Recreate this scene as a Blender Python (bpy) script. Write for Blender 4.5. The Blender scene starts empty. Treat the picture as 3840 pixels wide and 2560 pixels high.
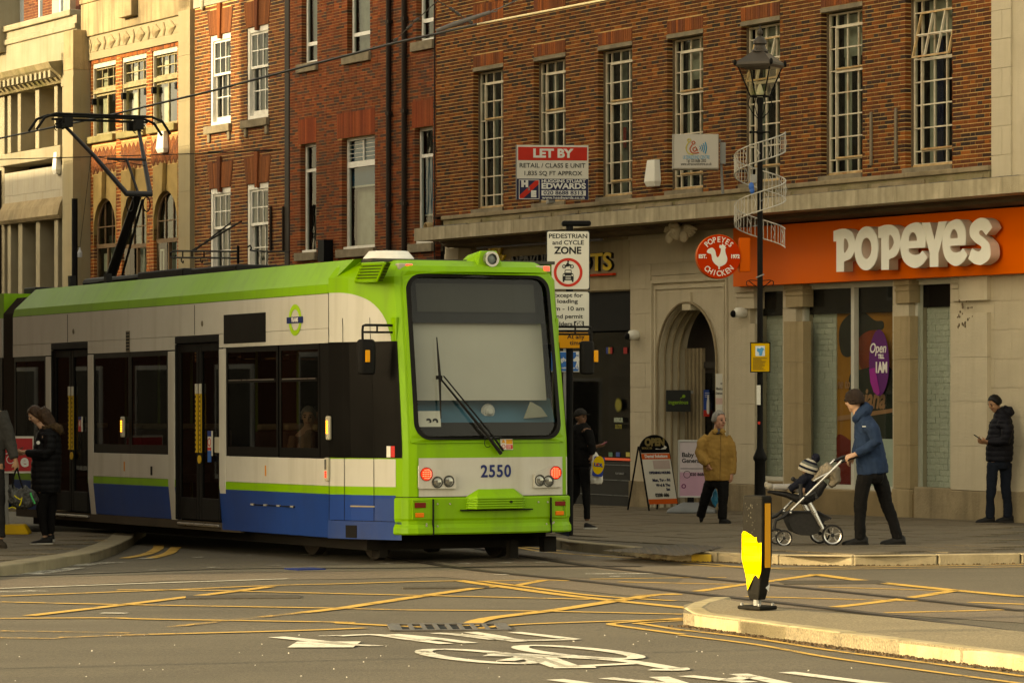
import bpy, bmesh, math, random
from mathutils import Vector, Matrix, noise
random.seed(7)
S = bpy.context.scene
COL = S.collection
R = math.radians
# ---------------------------------------------------------------- camera
F, CX, HY = 13388.0, 1920.0, 1447.0           # focal length, optical axis and horizon in photograph pixels (3840 wide)
CAM = Vector((0, 0, 1.57))
cd = bpy.data.cameras.new('camera'); cam = bpy.data.objects.new('camera', cd); COL.objects.link(cam)
cam.location = CAM; cam.rotation_euler = (R(90), 0, 0)
cd.sensor_width = 36; cd.lens = F / 3840 * 36; cd.shift_y = (HY - 1280) / 3840; cd.clip_end = 3000; cd.clip_start = .5
S.camera = cam
# ---------------------------------------------------------------- world, sun, exposure
SUN_AZ, SUN_EL = Vector((-1.0, -0.30)), 17.0   # towards the sun
w = bpy.data.worlds.new('World'); S.world = w; w.use_nodes = True
nt = w.node_tree; nt.nodes.clear()
sky = nt.nodes.new('ShaderNodeTexSky'); sky.sky_type = 'NISHITA'; sky.sun_disc = False
sky.sun_elevation = R(SUN_EL); sky.sun_rotation = math.atan2(SUN_AZ.x, SUN_AZ.y); sky.dust_density = 2.0; sky.air_density = 1.0; sky.ozone_density = .4
bg = nt.nodes.new('ShaderNodeBackground'); bg.inputs['Strength'].default_value = .15
wo = nt.nodes.new('ShaderNodeOutputWorld')
hz = nt.nodes.new('ShaderNodeHueSaturation'); hz.inputs['Saturation'].default_value = .45   # a thin veil of cloud whitens the blue
nt.links.new(sky.outputs[0], hz.inputs['Color']); nt.links.new(hz.outputs[0], bg.inputs['Color']); nt.links.new(bg.outputs[0], wo.inputs['Surface'])
sd = bpy.data.lights.new('sun', 'SUN'); sun = bpy.data.objects.new('sun', sd); COL.objects.link(sun)
sd.energy = 2.0; sd.angle = R(.6); sd.color = (1.0, .92, .78)
sv = Vector((SUN_AZ.x, SUN_AZ.y, SUN_AZ.length * math.tan(R(SUN_EL))))
sun.rotation_euler = (-sv).to_track_quat('-Z', 'Y').to_euler(); sun.location = (-30, -5, 40)
vs = S.view_settings
vs.view_transform = 'Standard'; vs.look = 'None'; vs.gamma = 1; vs.use_curve_mapping = False
vs.exposure = 1.72
vs.use_white_balance = True; vs.white_balance_temperature = 10600; vs.white_balance_tint = 4
S.cycles.max_bounces = 6; S.cycles.transparent_max_bounces = 12
S.cycles.caustics_reflective = False; S.cycles.caustics_refractive = False
# ---------------------------------------------------------------- geometry of the place
AF = R(27.9)                                   # heading of the street front
AT = R(27.0)                                   # heading of the tram
SF, CF = math.sin(AF), math.cos(AF)
SLOPE = .010                                   # the street falls gently away
def gz(x, y): return -SLOPE * (-x * SF + y * CF)
def ray(px, py): return Vector(((px - CX) / F, 1.0, (HY - py) / F))
def G(px, py, h=0.0):                          # pixel -> point on the road surface lifted by h
 d = ray(px, py)
 t = (CAM.z - h) / (-d.z + (-SLOPE) * 0 - SLOPE * (-d.x * SF + d.y * CF))
 p = CAM + d * t
 return Vector((p.x, p.y, gz(p.x, p.y) + h))
def frame(o, ang, pitch=0.0):
 return Matrix.Translation(Vector(o)) @ Matrix.Rotation(ang, 4, 'Z') @ Matrix.Rotation(pitch, 4, 'X')
FM = frame((6.47, 49.9, 0), AF - R(90))        # street front: x along it to the right, y into the building
def hit(Mx, px, py, ax, val):
 Mi = Mx.inverted(); o = Mi @ CAM; d = Mi.to_3x3() @ ray(px, py)
 return o + d * ((val - o[ax]) / d[ax])
def fu(px, y=0.0): return hit(FM, px, 1200, 1, y).x
def fz(px, py, y=0.0): return hit(FM, px, py, 1, y).z
def P(px, py, Z):                              # pixel at a given distance
 return CAM + ray(px, py) * Z
# ---------------------------------------------------------------- materials
MATS = {}
def nodes(m):
 m.use_nodes = True; nt = m.node_tree; nt.nodes.clear()
 o = nt.nodes.new('ShaderNodeOutputMaterial'); b = nt.nodes.new('ShaderNodeBsdfPrincipled')
 nt.links.new(b.outputs[0], o.inputs[0]); return nt, b, o
def N(nt, t, **k):
 n = nt.nodes.new(t)
 for a, v in k.items():
  if a in n.inputs: n.inputs[a].default_value = v
  else: setattr(n, a, v)
 return n
def mixc(nt, fac, a, b, mode='MIX'):
 n = nt.nodes.new('ShaderNodeMix'); n.data_type = 'RGBA'; n.blend_type = mode
 for i, v in ((0, fac), (6, a), (7, b)):
  if hasattr(v, 'links') or hasattr(v, 'is_output'): nt.links.new(v, n.inputs[i])
  elif i == 0: n.inputs[0].default_value = v
  else: n.inputs[i].default_value = (*v[:3], 1)
 return n.outputs[2]
def ramp(nt, src, stops, interp='LINEAR'):
 r = nt.nodes.new('ShaderNodeValToRGB'); r.color_ramp.interpolation = interp
 e = r.color_ramp.elements
 while len(e) < len(stops): e.new(.5)
 for i, (p, c) in enumerate(stops):
  e[i].position = p; e[i].color = (*c[:3], 1) if not isinstance(c, (int, float)) else (c, c, c, 1)
 nt.links.new(src, r.inputs[0]); return r.outputs[0]
def coords(nt, scale=(1, 1, 1), kind='Object', rot=(0, 0, 0)):
 t = nt.nodes.new('ShaderNodeTexCoord'); m = nt.nodes.new('ShaderNodeMapping'); m.inputs['Scale'].default_value = scale
 m.inputs['Rotation'].default_value = rot
 nt.links.new(t.outputs[kind], m.inputs[0]); return m.outputs[0]
def nz(nt, sc, co, det=4.0, rough=.55):
 n = N(nt, 'ShaderNodeTexNoise', Scale=sc, Detail=det, Roughness=rough); nt.links.new(co, n.inputs['Vector']); return n.outputs[0]
def M(name, col, rough=.6, var=.12, sc=3.0, bump=0.0, bsc=60.0, metal=0.0, spec=.2, coat=0.0, dirt=0.0, dcol=(.05, .04, .03), streak=0.0, kind='Object', emit=None, es=1.0):
 if name in MATS: return MATS[name]
 m = bpy.data.materials.new(name); nt, b, o = nodes(m)
 co = coords(nt, kind=kind)
 n1 = nz(nt, sc, co)
 f = ramp(nt, n1, [(.3, 0.0), (.7, 1.0)])
 c = mixc(nt, f, [x * (1 - var) for x in col], [min(1, x * (1 + var)) for x in col])
 if dirt:
  n2 = nz(nt, sc * .6, co, 8, .65)
  c = mixc(nt, ramp(nt, n2, [(.48, 0.0), (.75, dirt)]), c, dcol)
 if streak:
  n3 = nz(nt, 1.0, coords(nt, (4.5, 4.5, .35), kind), 7, .62)
  c = mixc(nt, ramp(nt, n3, [(.5, 0.0), (.78, streak)]), c, dcol)
 nt.links.new(c, b.inputs['Base Color'])
 b.inputs['Metallic'].default_value = metal; b.inputs['Specular IOR Level'].default_value = spec
 r = ramp(nt, n1, [(.2, max(0, rough - .08)), (.8, min(1, rough + .08))]); nt.links.new(r, b.inputs['Roughness'])
 if coat: b.inputs['Coat Weight'].default_value = coat; b.inputs['Coat Roughness'].default_value = .08
 if bump:
  bp = nt.nodes.new('ShaderNodeBump'); bp.inputs['Strength'].default_value = bump; bp.inputs['Distance'].default_value = .02
  nt.links.new(nz(nt, bsc, co, 6), bp.inputs['Height']); nt.links.new(bp.outputs[0], b.inputs['Normal'])
 if emit: b.inputs['Emission Color'].default_value = (*emit, 1); b.inputs['Emission Strength'].default_value = es
 MATS[name] = m; return m
def brickmat(name, tints, rough=.85, stain=None, v0=.8, v1=1.2):
 m = bpy.data.materials.new(name); nt, b, o = nodes(m)
 g = nt.nodes.new('ShaderNodeNewGeometry'); oi = nt.nodes.new('ShaderNodeObjectInfo')
 a = N(nt, 'ShaderNodeMath', operation='ADD'); nt.links.new(g.outputs['Random Per Island'], a.inputs[0]); nt.links.new(oi.outputs['Random'], a.inputs[1])
 fr = N(nt, 'ShaderNodeMath', operation='FRACT'); nt.links.new(a.outputs[0], fr.inputs[0])
 k = len(tints)
 c = ramp(nt, fr.outputs[0], [(i / k, t) for i, t in enumerate(tints)], 'CONSTANT')
 wn = nt.nodes.new('ShaderNodeTexWhiteNoise'); wn.noise_dimensions = '1D'; nt.links.new(a.outputs[0], wn.inputs['W'])
 hv = nt.nodes.new('ShaderNodeHueSaturation'); nt.links.new(c, hv.inputs['Color'])
 mr = N(nt, 'ShaderNodeMapRange'); nt.links.new(wn.outputs[0], mr.inputs[0]); mr.inputs[3].default_value = v0; mr.inputs[4].default_value = v1
 nt.links.new(mr.outputs[0], hv.inputs['Value'])
 co = coords(nt, kind='Object')
 n1 = nz(nt, 45, co, 4); c2 = mixc(nt, .35, hv.outputs[0], n1, 'OVERLAY')
 n2 = nz(nt, .7, co, 5)
 c3 = mixc(nt, ramp(nt, n2, [(.45, 0.0), (.75, .45)]), c2, stain or (.06, .035, .02))
 nt.links.new(c3, b.inputs['Base Color']); b.inputs['Roughness'].default_value = rough; b.inputs['Specular IOR Level'].default_value = .08
 bp = nt.nodes.new('ShaderNodeBump'); bp.inputs['Strength'].default_value = .35; bp.inputs['Distance'].default_value = .01
 nt.links.new(nz(nt, 110, co, 3), bp.inputs['Height']); nt.links.new(bp.outputs[0], b.inputs['Normal'])
 MATS[name] = m; return m
def glass(name, tint=(.5, .5, .5), refl=1.0, rough=.02, dark=.5, wav=.0):
 # a thin pane: mirror reflection by angle, otherwise a view through the tint
 m = bpy.data.materials.new(name); m.use_nodes = True; nt = m.node_tree; nt.nodes.clear()
 o = nt.nodes.new('ShaderNodeOutputMaterial'); mx = nt.nodes.new('ShaderNodeMixShader')
 lw = N(nt, 'ShaderNodeLayerWeight', Blend=.5); t = nt.nodes.new('ShaderNodeBsdfTransparent'); t.inputs[0].default_value = (*tint, 1)
 gl = nt.nodes.new('ShaderNodeBsdfGlossy'); gl.inputs['Roughness'].default_value = rough; gl.inputs[0].default_value = (1, 1, 1, 1)
 pw = N(nt, 'ShaderNodeMath', operation='POWER'); pw.inputs[1].default_value = 4.5; nt.links.new(lw.outputs['Facing'], pw.inputs[0])
 ml = N(nt, 'ShaderNodeMath', operation='MULTIPLY_ADD'); ml.inputs[1].default_value = refl; ml.inputs[2].default_value = .05 * refl; ml.use_clamp = True
 nt.links.new(pw.outputs[0], ml.inputs[0]); nt.links.new(ml.outputs[0], mx.inputs[0]); nt.links.new(t.outputs[0], mx.inputs[1]); nt.links.new(gl.outputs[0], mx.inputs[2])
 if wav:
  bp = nt.nodes.new('ShaderNodeBump'); bp.inputs['Strength'].default_value = wav; bp.inputs['Distance'].default_value = .05
  nt.links.new(nz(nt, 1.6, coords(nt), 2), bp.inputs['Height']); nt.links.new(bp.outputs[0], gl.inputs['Normal'])
 nt.links.new(mx.outputs[0], o.inputs[0]); MATS[name] = m; return m
# ---------------------------------------------------------------- mesh helpers
ORG = {}
class MB:
 def __init__(s): s.v = []; s.f = []; s.m = []
 def add(s, vs, fs, mi=0):
  k = len(s.v); s.v += [tuple(x) for x in vs]; s.f += [tuple(i + k for i in f) for f in fs]; s.m += [mi] * len(fs); return s
 def box(s, x0, x1, y0, y1, z0, z1, mi=0):
  if x0 > x1: x0, x1 = x1, x0
  if y0 > y1: y0, y1 = y1, y0
  if z0 > z1: z0, z1 = z1, z0
  return s.add([(x0, y0, z0), (x1, y0, z0), (x1, y1, z0), (x0, y1, z0), (x0, y0, z1), (x1, y0, z1), (x1, y1, z1), (x0, y1, z1)],
              [(0, 1, 5, 4), (1, 2, 6, 5), (2, 3, 7, 6), (3, 0, 4, 7), (4, 5, 6, 7), (3, 2, 1, 0)], mi)
 def obox(s, c, a, b, d, mi=0):             # oriented box: centre and three half-axis vectors
  c, a, b, d = map(Vector, (c, a, b, d))
  vs = [c + a * i + b * j + d * k for k in (-1, 1) for j in (-1, 1) for i in (-1, 1)]
  return s.add(vs, [(0, 1, 5, 4), (1, 3, 7, 5), (3, 2, 6, 7), (2, 0, 4, 6), (4, 5, 7, 6), (2, 3, 1, 0)], mi)
 def poly(s, pts, mi=0): return s.add(pts, [tuple(range(len(pts)))], mi)
 def loft(s, rings, caps=True, closed=True, mi=0):
  n = len(rings[0]); vs = [p for r in rings for p in r]; fs = []
  for i in range(len(rings) - 1):
   for j in range(n if closed else n - 1):
    k = (j + 1) % n; fs.append((i * n + j, i * n + k, (i + 1) * n + k, (i + 1) * n + j))
  if caps: fs.append(tuple(reversed(range(n)))); fs.append(tuple(range((len(rings) - 1) * n, len(rings) * n)))
  return s.add(vs, fs, mi)
 def tube(s, pts, r, n=8, mi=0, caps=True, up=None):
  pts = [Vector(p) for p in pts]; rs = r if isinstance(r, (list, tuple)) else [r] * len(pts)
  rings = []; prev = None
  for i, p in enumerate(pts):
   d = (pts[min(i + 1, len(pts) - 1)] - pts[max(i - 1, 0)]).normalized()
   if prev is None:
    u = Vector((0, 0, 1)) if abs(d.z) < .9 else Vector((1, 0, 0))
    if up: u = Vector(up)
    a = d.cross(u).normalized()
   else: a = (prev - d * prev.dot(d)).normalized()
   prev = a; b = d.cross(a)
   rr = rs[i]; ra, rb = rr if isinstance(rr, (list, tuple)) else (rr, rr)
   rings.append([p + a * ra * math.cos(2 * math.pi * j / n) + b * rb * math.sin(2 * math.pi * j / n) for j in range(n)])
  return s.loft(rings, caps, True, mi)
 def lathe(s, prof, c=(0, 0, 0), n=16, ax='Z', mi=0):
  c = Vector(c); rings = []
  for r, h in prof:
   ring = []
   for j in range(n):
    a = 2 * math.pi * j / n; x, y = r * math.cos(a), r * math.sin(a)
    ring.append(c + (Vector((x, y, h)) if ax == 'Z' else Vector((x, h, -y)) if ax == 'Y' else Vector((h, x, y))))
   rings.append(ring)
  return s.loft(rings, prof[0] != prof[-1], True, mi)
 def prism(s, pts2, axis, a0, a1, mi=0):    # polygon in the plane across axis, drawn out from a0 to a1
  def q(p, a): return (p[0], a, p[1]) if axis == 'Y' else (a, p[0], p[1]) if axis == 'X' else (p[0], p[1], a)
  return s.loft([[q(p, a0) for p in pts2], [q(p, a1) for p in pts2]], True, True, mi)
 def ball(s, c, r, n=12, m=8, mi=0):
  c = Vector(c); r = r if isinstance(r, (list, tuple)) else (r, r, r)
  rings = []
  for i in range(m + 1):
   t = math.pi * (i + .02) / (m + .04) ; rings.append([c + Vector((r[0] * math.sin(t) * math.cos(2 * math.pi * j / n), r[1] * math.sin(t) * math.sin(2 * math.pi * j / n), -r[2] * math.cos(t))) for j in range(n)])
  return s.loft(rings, True, True, mi)
 def build(s, name, mats, parent=None, org=None, bevel=0, smooth=False, seg=2, loc=None):
  if org is None: org = ORG.get(parent.name, Vector()) if parent else Vector()
  me = bpy.data.meshes.new(name)
  me.from_pydata([(v[0] - org[0], v[1] - org[1], v[2] - org[2]) for v in s.v], [], s.f)
  for m in (mats if isinstance(mats, (list, tuple)) else [mats]): me.materials.append(m)
  if any(s.m): me.polygons.foreach_set('material_index', s.m)
  return fin(me, name, parent, org, bevel, smooth, seg)
def fin(me, name, parent=None, org=None, bevel=0, smooth=False, seg=2, fix=True):
 if fix:
  bm = bmesh.new(); bm.from_mesh(me); bmesh.ops.recalc_face_normals(bm, faces=bm.faces); bm.to_mesh(me); bm.free()
 if smooth: me.polygons.foreach_set('use_smooth', [True] * len(me.polygons))
 me.update()
 o = bpy.data.objects.new(name, me); COL.objects.link(o)
 if parent: o.parent = parent
 if org is not None: ORG[o.name] = Vector(org)
 if bevel:
  b = o.modifiers.new('bevel', 'BEVEL'); b.width = bevel; b.segments = seg; b.limit_method = 'ANGLE'; b.angle_limit = R(35)
 return o
def root(name, label, cat, Mx, base, group=None):
 o = bpy.data.objects.new(name, None); COL.objects.link(o)
 o.empty_display_size = .3
 o.matrix_world = Mx @ Matrix.Translation(Vector(base)); ORG[o.name] = Vector(base)
 tag(o, label, cat, group); return o
def tag(o, label, cat=None, group=None, kind=None):
 if label: o['label'] = label
 if cat: o['category'] = cat
 if group: o['group'] = group
 if kind: o['kind'] = kind
 return o
def struct(o): o['kind'] = 'structure'; return o
def place(o, Mx, base=(0, 0, 0)):              # a single-mesh thing built in frame coordinates about base
 o.matrix_world = Mx @ Matrix.Translation(Vector(base)); return o
def inst(me, name, parent, loc, rot=(0, 0, 0), sc=None):
 o = bpy.data.objects.new(name, me); COL.objects.link(o); o.parent = parent; o.location = loc; o.rotation_euler = rot
 if sc: o.scale = sc
 return o
TMP = bpy.data.scenes.new('workbench')         # a bare scene in which outlines and bodies are turned into meshes
def evalmesh(o):
 TMP.collection.objects.link(o); vl = TMP.view_layers[0]; vl.update(); me = bpy.data.meshes.new_from_object(o.evaluated_get(vl.depsgraph)); bpy.data.objects.remove(o); return me
def curvemesh(cu, name):
 o = bpy.data.objects.new(name, cu)
 me = evalmesh(o); bpy.data.curves.remove(cu)
 me.name = name; return me
STAND = Matrix.Rotation(R(90), 4, 'X')         # drawing plane -> upright, read from -y
def lettering(body, size, at, mat, parent, name='lettering', thick=.004, bold=0.0, align='CENTER', sx=1.0, shear=0.0, spacing=1.0, rot=None, line=1.0, org=None, fit=None):
 cu = bpy.data.curves.new(name, 'FONT'); cu.body = body; cu.size = size; cu.extrude = thick / 2; cu.offset = bold
 cu.align_x = align; cu.align_y = 'CENTER'; cu.shear = shear; cu.space_character = spacing; cu.space_line = line
 cu.resolution_u = 4
 me = curvemesh(cu, name)
 if fit: xs_ = [v.co.x for v in me.vertices]; sx = fit / (max(xs_) - min(xs_))
 T = Matrix.Translation(Vector(at)) @ (rot or Matrix()) @ STAND @ Matrix.Diagonal((sx, 1, 1, 1))
 org = ORG.get(parent.name, Vector()) if org is None else org
 me.transform(Matrix.Translation(-Vector(org)) @ T); me.materials.clear(); me.materials.append(mat)
 return fin(me, name, parent, org, fix=False)
def shape(loops, thick, name, mat, parent, at=(0, 0, 0), rot=None, org=None, bevel=0, flatT=None):
 # filled outline (holes by inner loops) drawn in x,z and drawn out by thick towards the viewer (-y)
 cu = bpy.data.curves.new(name, 'CURVE'); cu.dimensions = '2D'; cu.fill_mode = 'BOTH'; cu.extrude = thick / 2
 if bevel: cu.bevel_depth = bevel; cu.bevel_resolution = 1; cu.offset = -bevel
 for lp in loops:
  sp = cu.splines.new('POLY'); sp.points.add(len(lp) - 1); sp.use_cyclic_u = True
  for q, p in zip(sp.points, lp): q.co = (p[0], p[1], 0, 1)
 me = curvemesh(cu, name)
 T = flatT if flatT is not None else Matrix.Translation(Vector(at)) @ (rot or Matrix()) @ STAND
 if flatT is None: T = T @ Matrix.Translation((0, 0, thick / 2))
 org = (ORG.get(parent.name, Vector()) if parent else Vector()) if org is None else org
 me.transform(Matrix.Translation(-Vector(org)) @ T); me.materials.clear(); me.materials.append(mat)
 return fin(me, name, parent, org, fix=False)
def circ(cx, cy, rx, ry=None, n=40, a0=0, a1=360):
 ry = ry or rx; full = abs(a1 - a0) >= 360
 return [(cx + rx * math.cos(R(a0 + (a1 - a0) * i / (n if full else n - 1))), cy + ry * math.sin(R(a0 + (a1 - a0) * i / (n if full else n - 1)))) for i in range(n)]
def bez(pts, n=8, closed=True):                # Catmull-Rom through the points
 out = []; L = len(pts)
 for i in range(L if closed else L - 1):
  if closed: p0, p1, p2, p3 = (Vector(pts[(i + k) % L]) for k in (-1, 0, 1, 2))
  else: p0, p1, p2, p3 = (Vector(pts[min(max(i + k, 0), L - 1)]) for k in (-1, 0, 1, 2))
  for j in range(n):
   t = j / n
   out.append(tuple(.5 * ((2 * p1) + (p2 - p0) * t + (2 * p0 - 5 * p1 + 4 * p2 - p3) * t * t + (3 * p1 - p0 - 3 * p2 + p3) * t ** 3)))
 if not closed: out.append(tuple(pts[-1]))
 return out
def rrect(x0, x1, z0, z1, r, n=5):
 o = []
 for cx, cz, a in ((x1 - r, z1 - r, 0), (x0 + r, z1 - r, 90), (x0 + r, z0 + r, 180), (x1 - r, z0 + r, 270)):
  o += [(cx + r * math.cos(R(a + 90 * i / n)), cz + r * math.sin(R(a + 90 * i / n))) for i in range(n + 1)]
 return o
# ================================================================ ground (sheets a few mm apart)
dv = Vector((-SF, CF)); nv_ = Vector((-CF, -SF)); P0 = Vector((6.47, 49.9))
def across(t, w_): p = P0 + dv * t + nv_ * w_; return (p.x, p.y, 0)
def sheet(name, pts, mat, h, parent=None):
 m = MB(); m.poly([(p.x, p.y, gz(p.x, p.y) + h) for p in pts]); return m.build(name, mat, parent)
def asphalt(name, col, lo=.35):
 m = bpy.data.materials.new(name); nt, b, o = nodes(m); co = coords(nt)
 big = nz(nt, .35, co, 6, .6); st = nz(nt, 1.0, coords(nt, (.25, 2.2, 1), rot=(0, 0, R(8))), 5); fine = nz(nt, 55, co, 3, .7)
 c = mixc(nt, ramp(nt, big, [(.3, 0.0), (.7, 1.0)]), [x * .8 for x in col], [x * 1.18 for x in col])
 c = mixc(nt, ramp(nt, st, [(.5, 0.0), (.75, lo)]), c, [x * .62 for x in col])
 sp = ramp(nt, fine, [(.35, .62), (.5, 1.0), (.68, 1.5)]); c = mixc(nt, 1.0, c, sp, 'MULTIPLY')
 nt.links.new(c, b.inputs['Base Color']); b.inputs['Roughness'].default_value = .82; b.inputs['Specular IOR Level'].default_value = .35
 bp = nt.nodes.new('ShaderNodeBump'); bp.inputs['Strength'].default_value = .7; bp.inputs['Distance'].default_value = .012
 nt.links.new(nz(nt, 70, co, 4, .7), bp.inputs['Height']); nt.links.new(bp.outputs[0], b.inputs['Normal']); MATS[name] = m; return m
ASPH = asphalt('asphalt', (.088, .074, .051), .5); ASPH2 = asphalt('asphalt_patch', (.083, .072, .052)); CHIP = asphalt('track_chippings', (.125, .098, .068), .6); CONCB = asphalt('track_concrete', (.15, .128, .088), .5)
def paint(name, col, wear=.5):                # worn road paint: the asphalt shows through where it has gone
 m = bpy.data.materials.new(name); nt, b, o = nodes(m); co = coords(nt)
 n1 = nz(nt, 3.2, co, 10, .75); n2 = nz(nt, 40, co, 4, .7)
 mm = N(nt, 'ShaderNodeMath', operation='MULTIPLY_ADD'); nt.links.new(n2, mm.inputs[0]); mm.inputs[1].default_value = .35; nt.links.new(n1, mm.inputs[2])
 f = ramp(nt, mm.outputs[0], [(wear - .06, 0.0), (wear + .12, 1.0)]); nt.links.new(f, b.inputs['Alpha'])
 c = mixc(nt, n2, [x * .75 for x in col], col); nt.links.new(c, b.inputs['Base Color']); b.inputs['Roughness'].default_value = .7; MATS[name] = m; return m
YEL = paint('yellow_paint', (.56, .325, .05), .535); YELO = paint('yellow_paint_worn', (.50, .29, .055), .67); WHI = paint('white_paint', (.62, .585, .48), .525); WHIO = paint('white_paint_worn', (.55, .52, .43), .66)
road = struct(sheet('road', [Vector(p) for p in ((-260, -60, 0), (260, -60, 0), (260, 330, 0), (-260, 330, 0))], ASPH, 0))
g1 = lambda x, y: (x / 1.8234, 1700 + y / 1.8234)
g2 = lambda x, y: (1280 + x / 1.8234, 1700 + y / 1.8234)
g3 = lambda x, y: (2560 + x / 1.8234, 1700 + y / 1.8234)
ORG['road'] = Vector()
def strip(pts, w_, mat, name, h=.008, parent=road, px=True, close=False):
 ps = [G(*p) for p in pts] if px else [Vector(p) for p in pts]
 ps = [Vector((p.x, p.y, 0)) for p in ps]
 if px and len(ps) > 2 and not close:
  q = bez([(p.x, p.y) for p in ps], 5, False); ps = [Vector((a[0], a[1], 0)) for a in q]
 L, Rr = [], []; n = len(ps)
 for i, p in enumerate(ps):
  d = (ps[(i + 1) % n] - ps[i - 1]) if close else (ps[min(i + 1, n - 1)] - ps[max(i - 1, 0)])
  d.normalize(); s = Vector((-d.y, d.x, 0)) * w_ / 2; L.append(p + s); Rr.append(p - s)
 m = MB(); f = lambda p: (p.x, p.y, gz(p.x, p.y) + h)
 for i in range(n if close else n - 1): j = (i + 1) % n; m.poly([f(L[i]), f(Rr[i]), f(Rr[j]), f(L[j])])
 return m.build(name, mat, parent)
# patched surfaces round the track
sheet('track_bed', [G(*p) for p in (g1(0, 850), g1(1100, 812), g1(1900, 785), g2(0, 785), g2(700, 760), g2(1000, 690), g2(1400, 650), g3(0, 745), g3(2334, 1010), g3(2334, 1160), g3(0, 1010), g2(1300, 905), g2(700, 845), g2(0, 860), g1(1200, 868), g1(0, 925))], CHIP, .004, road)
sheet('track_concrete', [G(*p) for p in (g1(0, 835), g1(1400, 790), g2(100, 765), g2(700, 745), g2(900, 800), g2(0, 806), g1(1500, 812), g1(0, 858))], CONCB, .006, road)
sheet('repair_patch', [G(*p) for p in (g2(900, 800), g2(1700, 790), g2(2334, 850), g2(2300, 880), g2(1300, 840))], ASPH2, .006, road)
# rails: two grooved rails curving in from the right
STEEL = M('rail_steel', (.075, .06, .045), .55, .3, 6, metal=.5); GROOVE = M('rail_groove', (.02, .016, .012), .8)
def rail(pts):
 r = strip(pts, .055, STEEL, 'tram_rail', .012); strip(pts, .16, GROOVE, 'rail_groove', .009)
 return r
RA = [g3(2334, 1235), g3(1500, 1125), g3(800, 1040), g3(0, 950), g2(1700, 880), g2(840, 790), g2(300, 705)]
RB = [g3(2334, 1080), g3(1200, 960), g3(400, 880), g3(0, 840), g2(1700, 770), g2(1300, 712), g2(900, 640)]
rail(RA); rail(RB)
rail([g1(0, 845), g1(700, 822), g1(1600, 792), g2(200, 788), g2(700, 782), g2(1300, 775), g2(2050, 775)])
# yellow box junction
YB = [([g1(0, 978), g1(1150, 935), g1(1850, 905), g1(2334, 893), g2(500, 878), g2(830, 872)], .12), ([g2(800, 870), g2(1000, 900), g2(1600, 980), g2(2334, 1056), g3(300, 1090)], .15), ([g1(0, 1017), g1(850, 1036), g1(2334, 1061)], .12),
      ([g1(200, 1112), g1(850, 1036), g1(1600, 945), g1(1850, 912)], .15), ([g1(-60, 1131), g1(750, 1127), g1(1000, 1135), g1(2334, 1157), g2(0, 1163), g2(560, 1191)], .12), ([g1(800, 935), g1(1350, 937), g1(2334, 961), g2(500, 972), g2(1700, 1000)], .12),
      ([g1(2060, 1092), g1(2334, 1060), g2(200, 1030), g2(600, 970), g2(950, 920), g2(1060, 917)], .16), ([g2(450, 1073), g2(1300, 1080), g2(2334, 1102)], .11), ([g2(870, 1182), g2(1000, 1132), g2(1450, 1075), g2(1800, 1022), g2(2120, 973), g2(2300, 962)], .17),
      ([g1(1020, 1240), g1(1900, 1218), g1(2334, 1203), g2(160, 1196)], .12), ([g2(930, 1200), g2(1300, 1168), g2(2334, 1136)], .11), ([g2(940, 873), g2(1200, 906), g2(1700, 972), g2(2280, 1010)], .10), ([g2(940, 876), g2(1380, 868), g2(1560, 873)], .1), ([g2(1190, 906), g2(1400, 866)], .12),
      ([g2(1700, 861), g2(2334, 852), g3(0, 852), g3(300, 850)], .09), ([g2(1900, 880), g2(2334, 890), g3(350, 897)], .1), ([g3(100, 945), g3(430, 897), g3(620, 872), g3(920, 830)], .14), ([g3(900, 828), g3(1300, 880), g3(1860, 938), g3(2334, 982)], .17),
      ([g3(430, 981), g3(1200, 1001), g3(1600, 1012)], .11), ([g3(1040, 1054), g3(1480, 1000), g3(1860, 940)], .15), ([g3(930, 915), g3(1800, 940)], .09), ([g3(1960, 1020), g3(2360, 1035)], .12), ([g3(1390, 1092), g3(1900, 1080), g3(2290, 1068)], .14), ([g2(2000, 972), g2(2334, 968)], .09)]
YBO = [([g1(0, 1216), g1(400, 1222), g1(900, 1230)], .12), ([g1(400, 1262), g1(1020, 1240)], .12), ([g1(-60, 1262), g1(400, 1270)], .11), ([g1(1150, 1190), g1(1700, 1130), g1(2060, 1092)], .11), ([g2(0, 1062), g2(460, 1073)], .1)]
for p, w_ in YB: strip(p, w_ * .88, YEL, 'yellow_box_line')
for p, w_ in YBO: strip(p, w_, YELO, 'yellow_box_line')
for p, w_ in (([g3(0, 1210), g3(500, 1270), g3(1000, 1348), g3(1700, 1440), g3(2334, 1528)], .055), ([g3(-20, 1245), g3(500, 1310), g3(1000, 1398), g3(1700, 1495), g3(2334, 1580)], .055), ([g2(2334, 1240), g2(1900, 1182), g2(1846, 1168), g2(1900, 1160), g2(2334, 1128)], .075), ([g2(2334, 1213), g2(2080, 1172), g2(2030, 1163), g2(2334, 1145)], .07),
               ([g3(0, 762), g3(500, 783), g3(1100, 780), g3(2334, 762)], .08), ([g3(300, 770), g3(700, 792), g3(1300, 790), g3(2334, 776)], .07), ([g2(1000, 632), g2(1200, 645), g2(1450, 680), g2(2334, 742), g3(300, 768)], .08), ([g2(980, 625), g2(1240, 640), g2(1500, 668)], .08)): strip(p, w_, YEL, 'double_yellow_line')
for p in ([g1(850, 718), g1(1000, 690), g1(1075, 655), g1(1085, 632)], [g1(1030, 718), g1(1150, 685), g1(1190, 655), g1(1205, 642)]): strip(p, .13, YEL, 'double_yellow_line')
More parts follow.
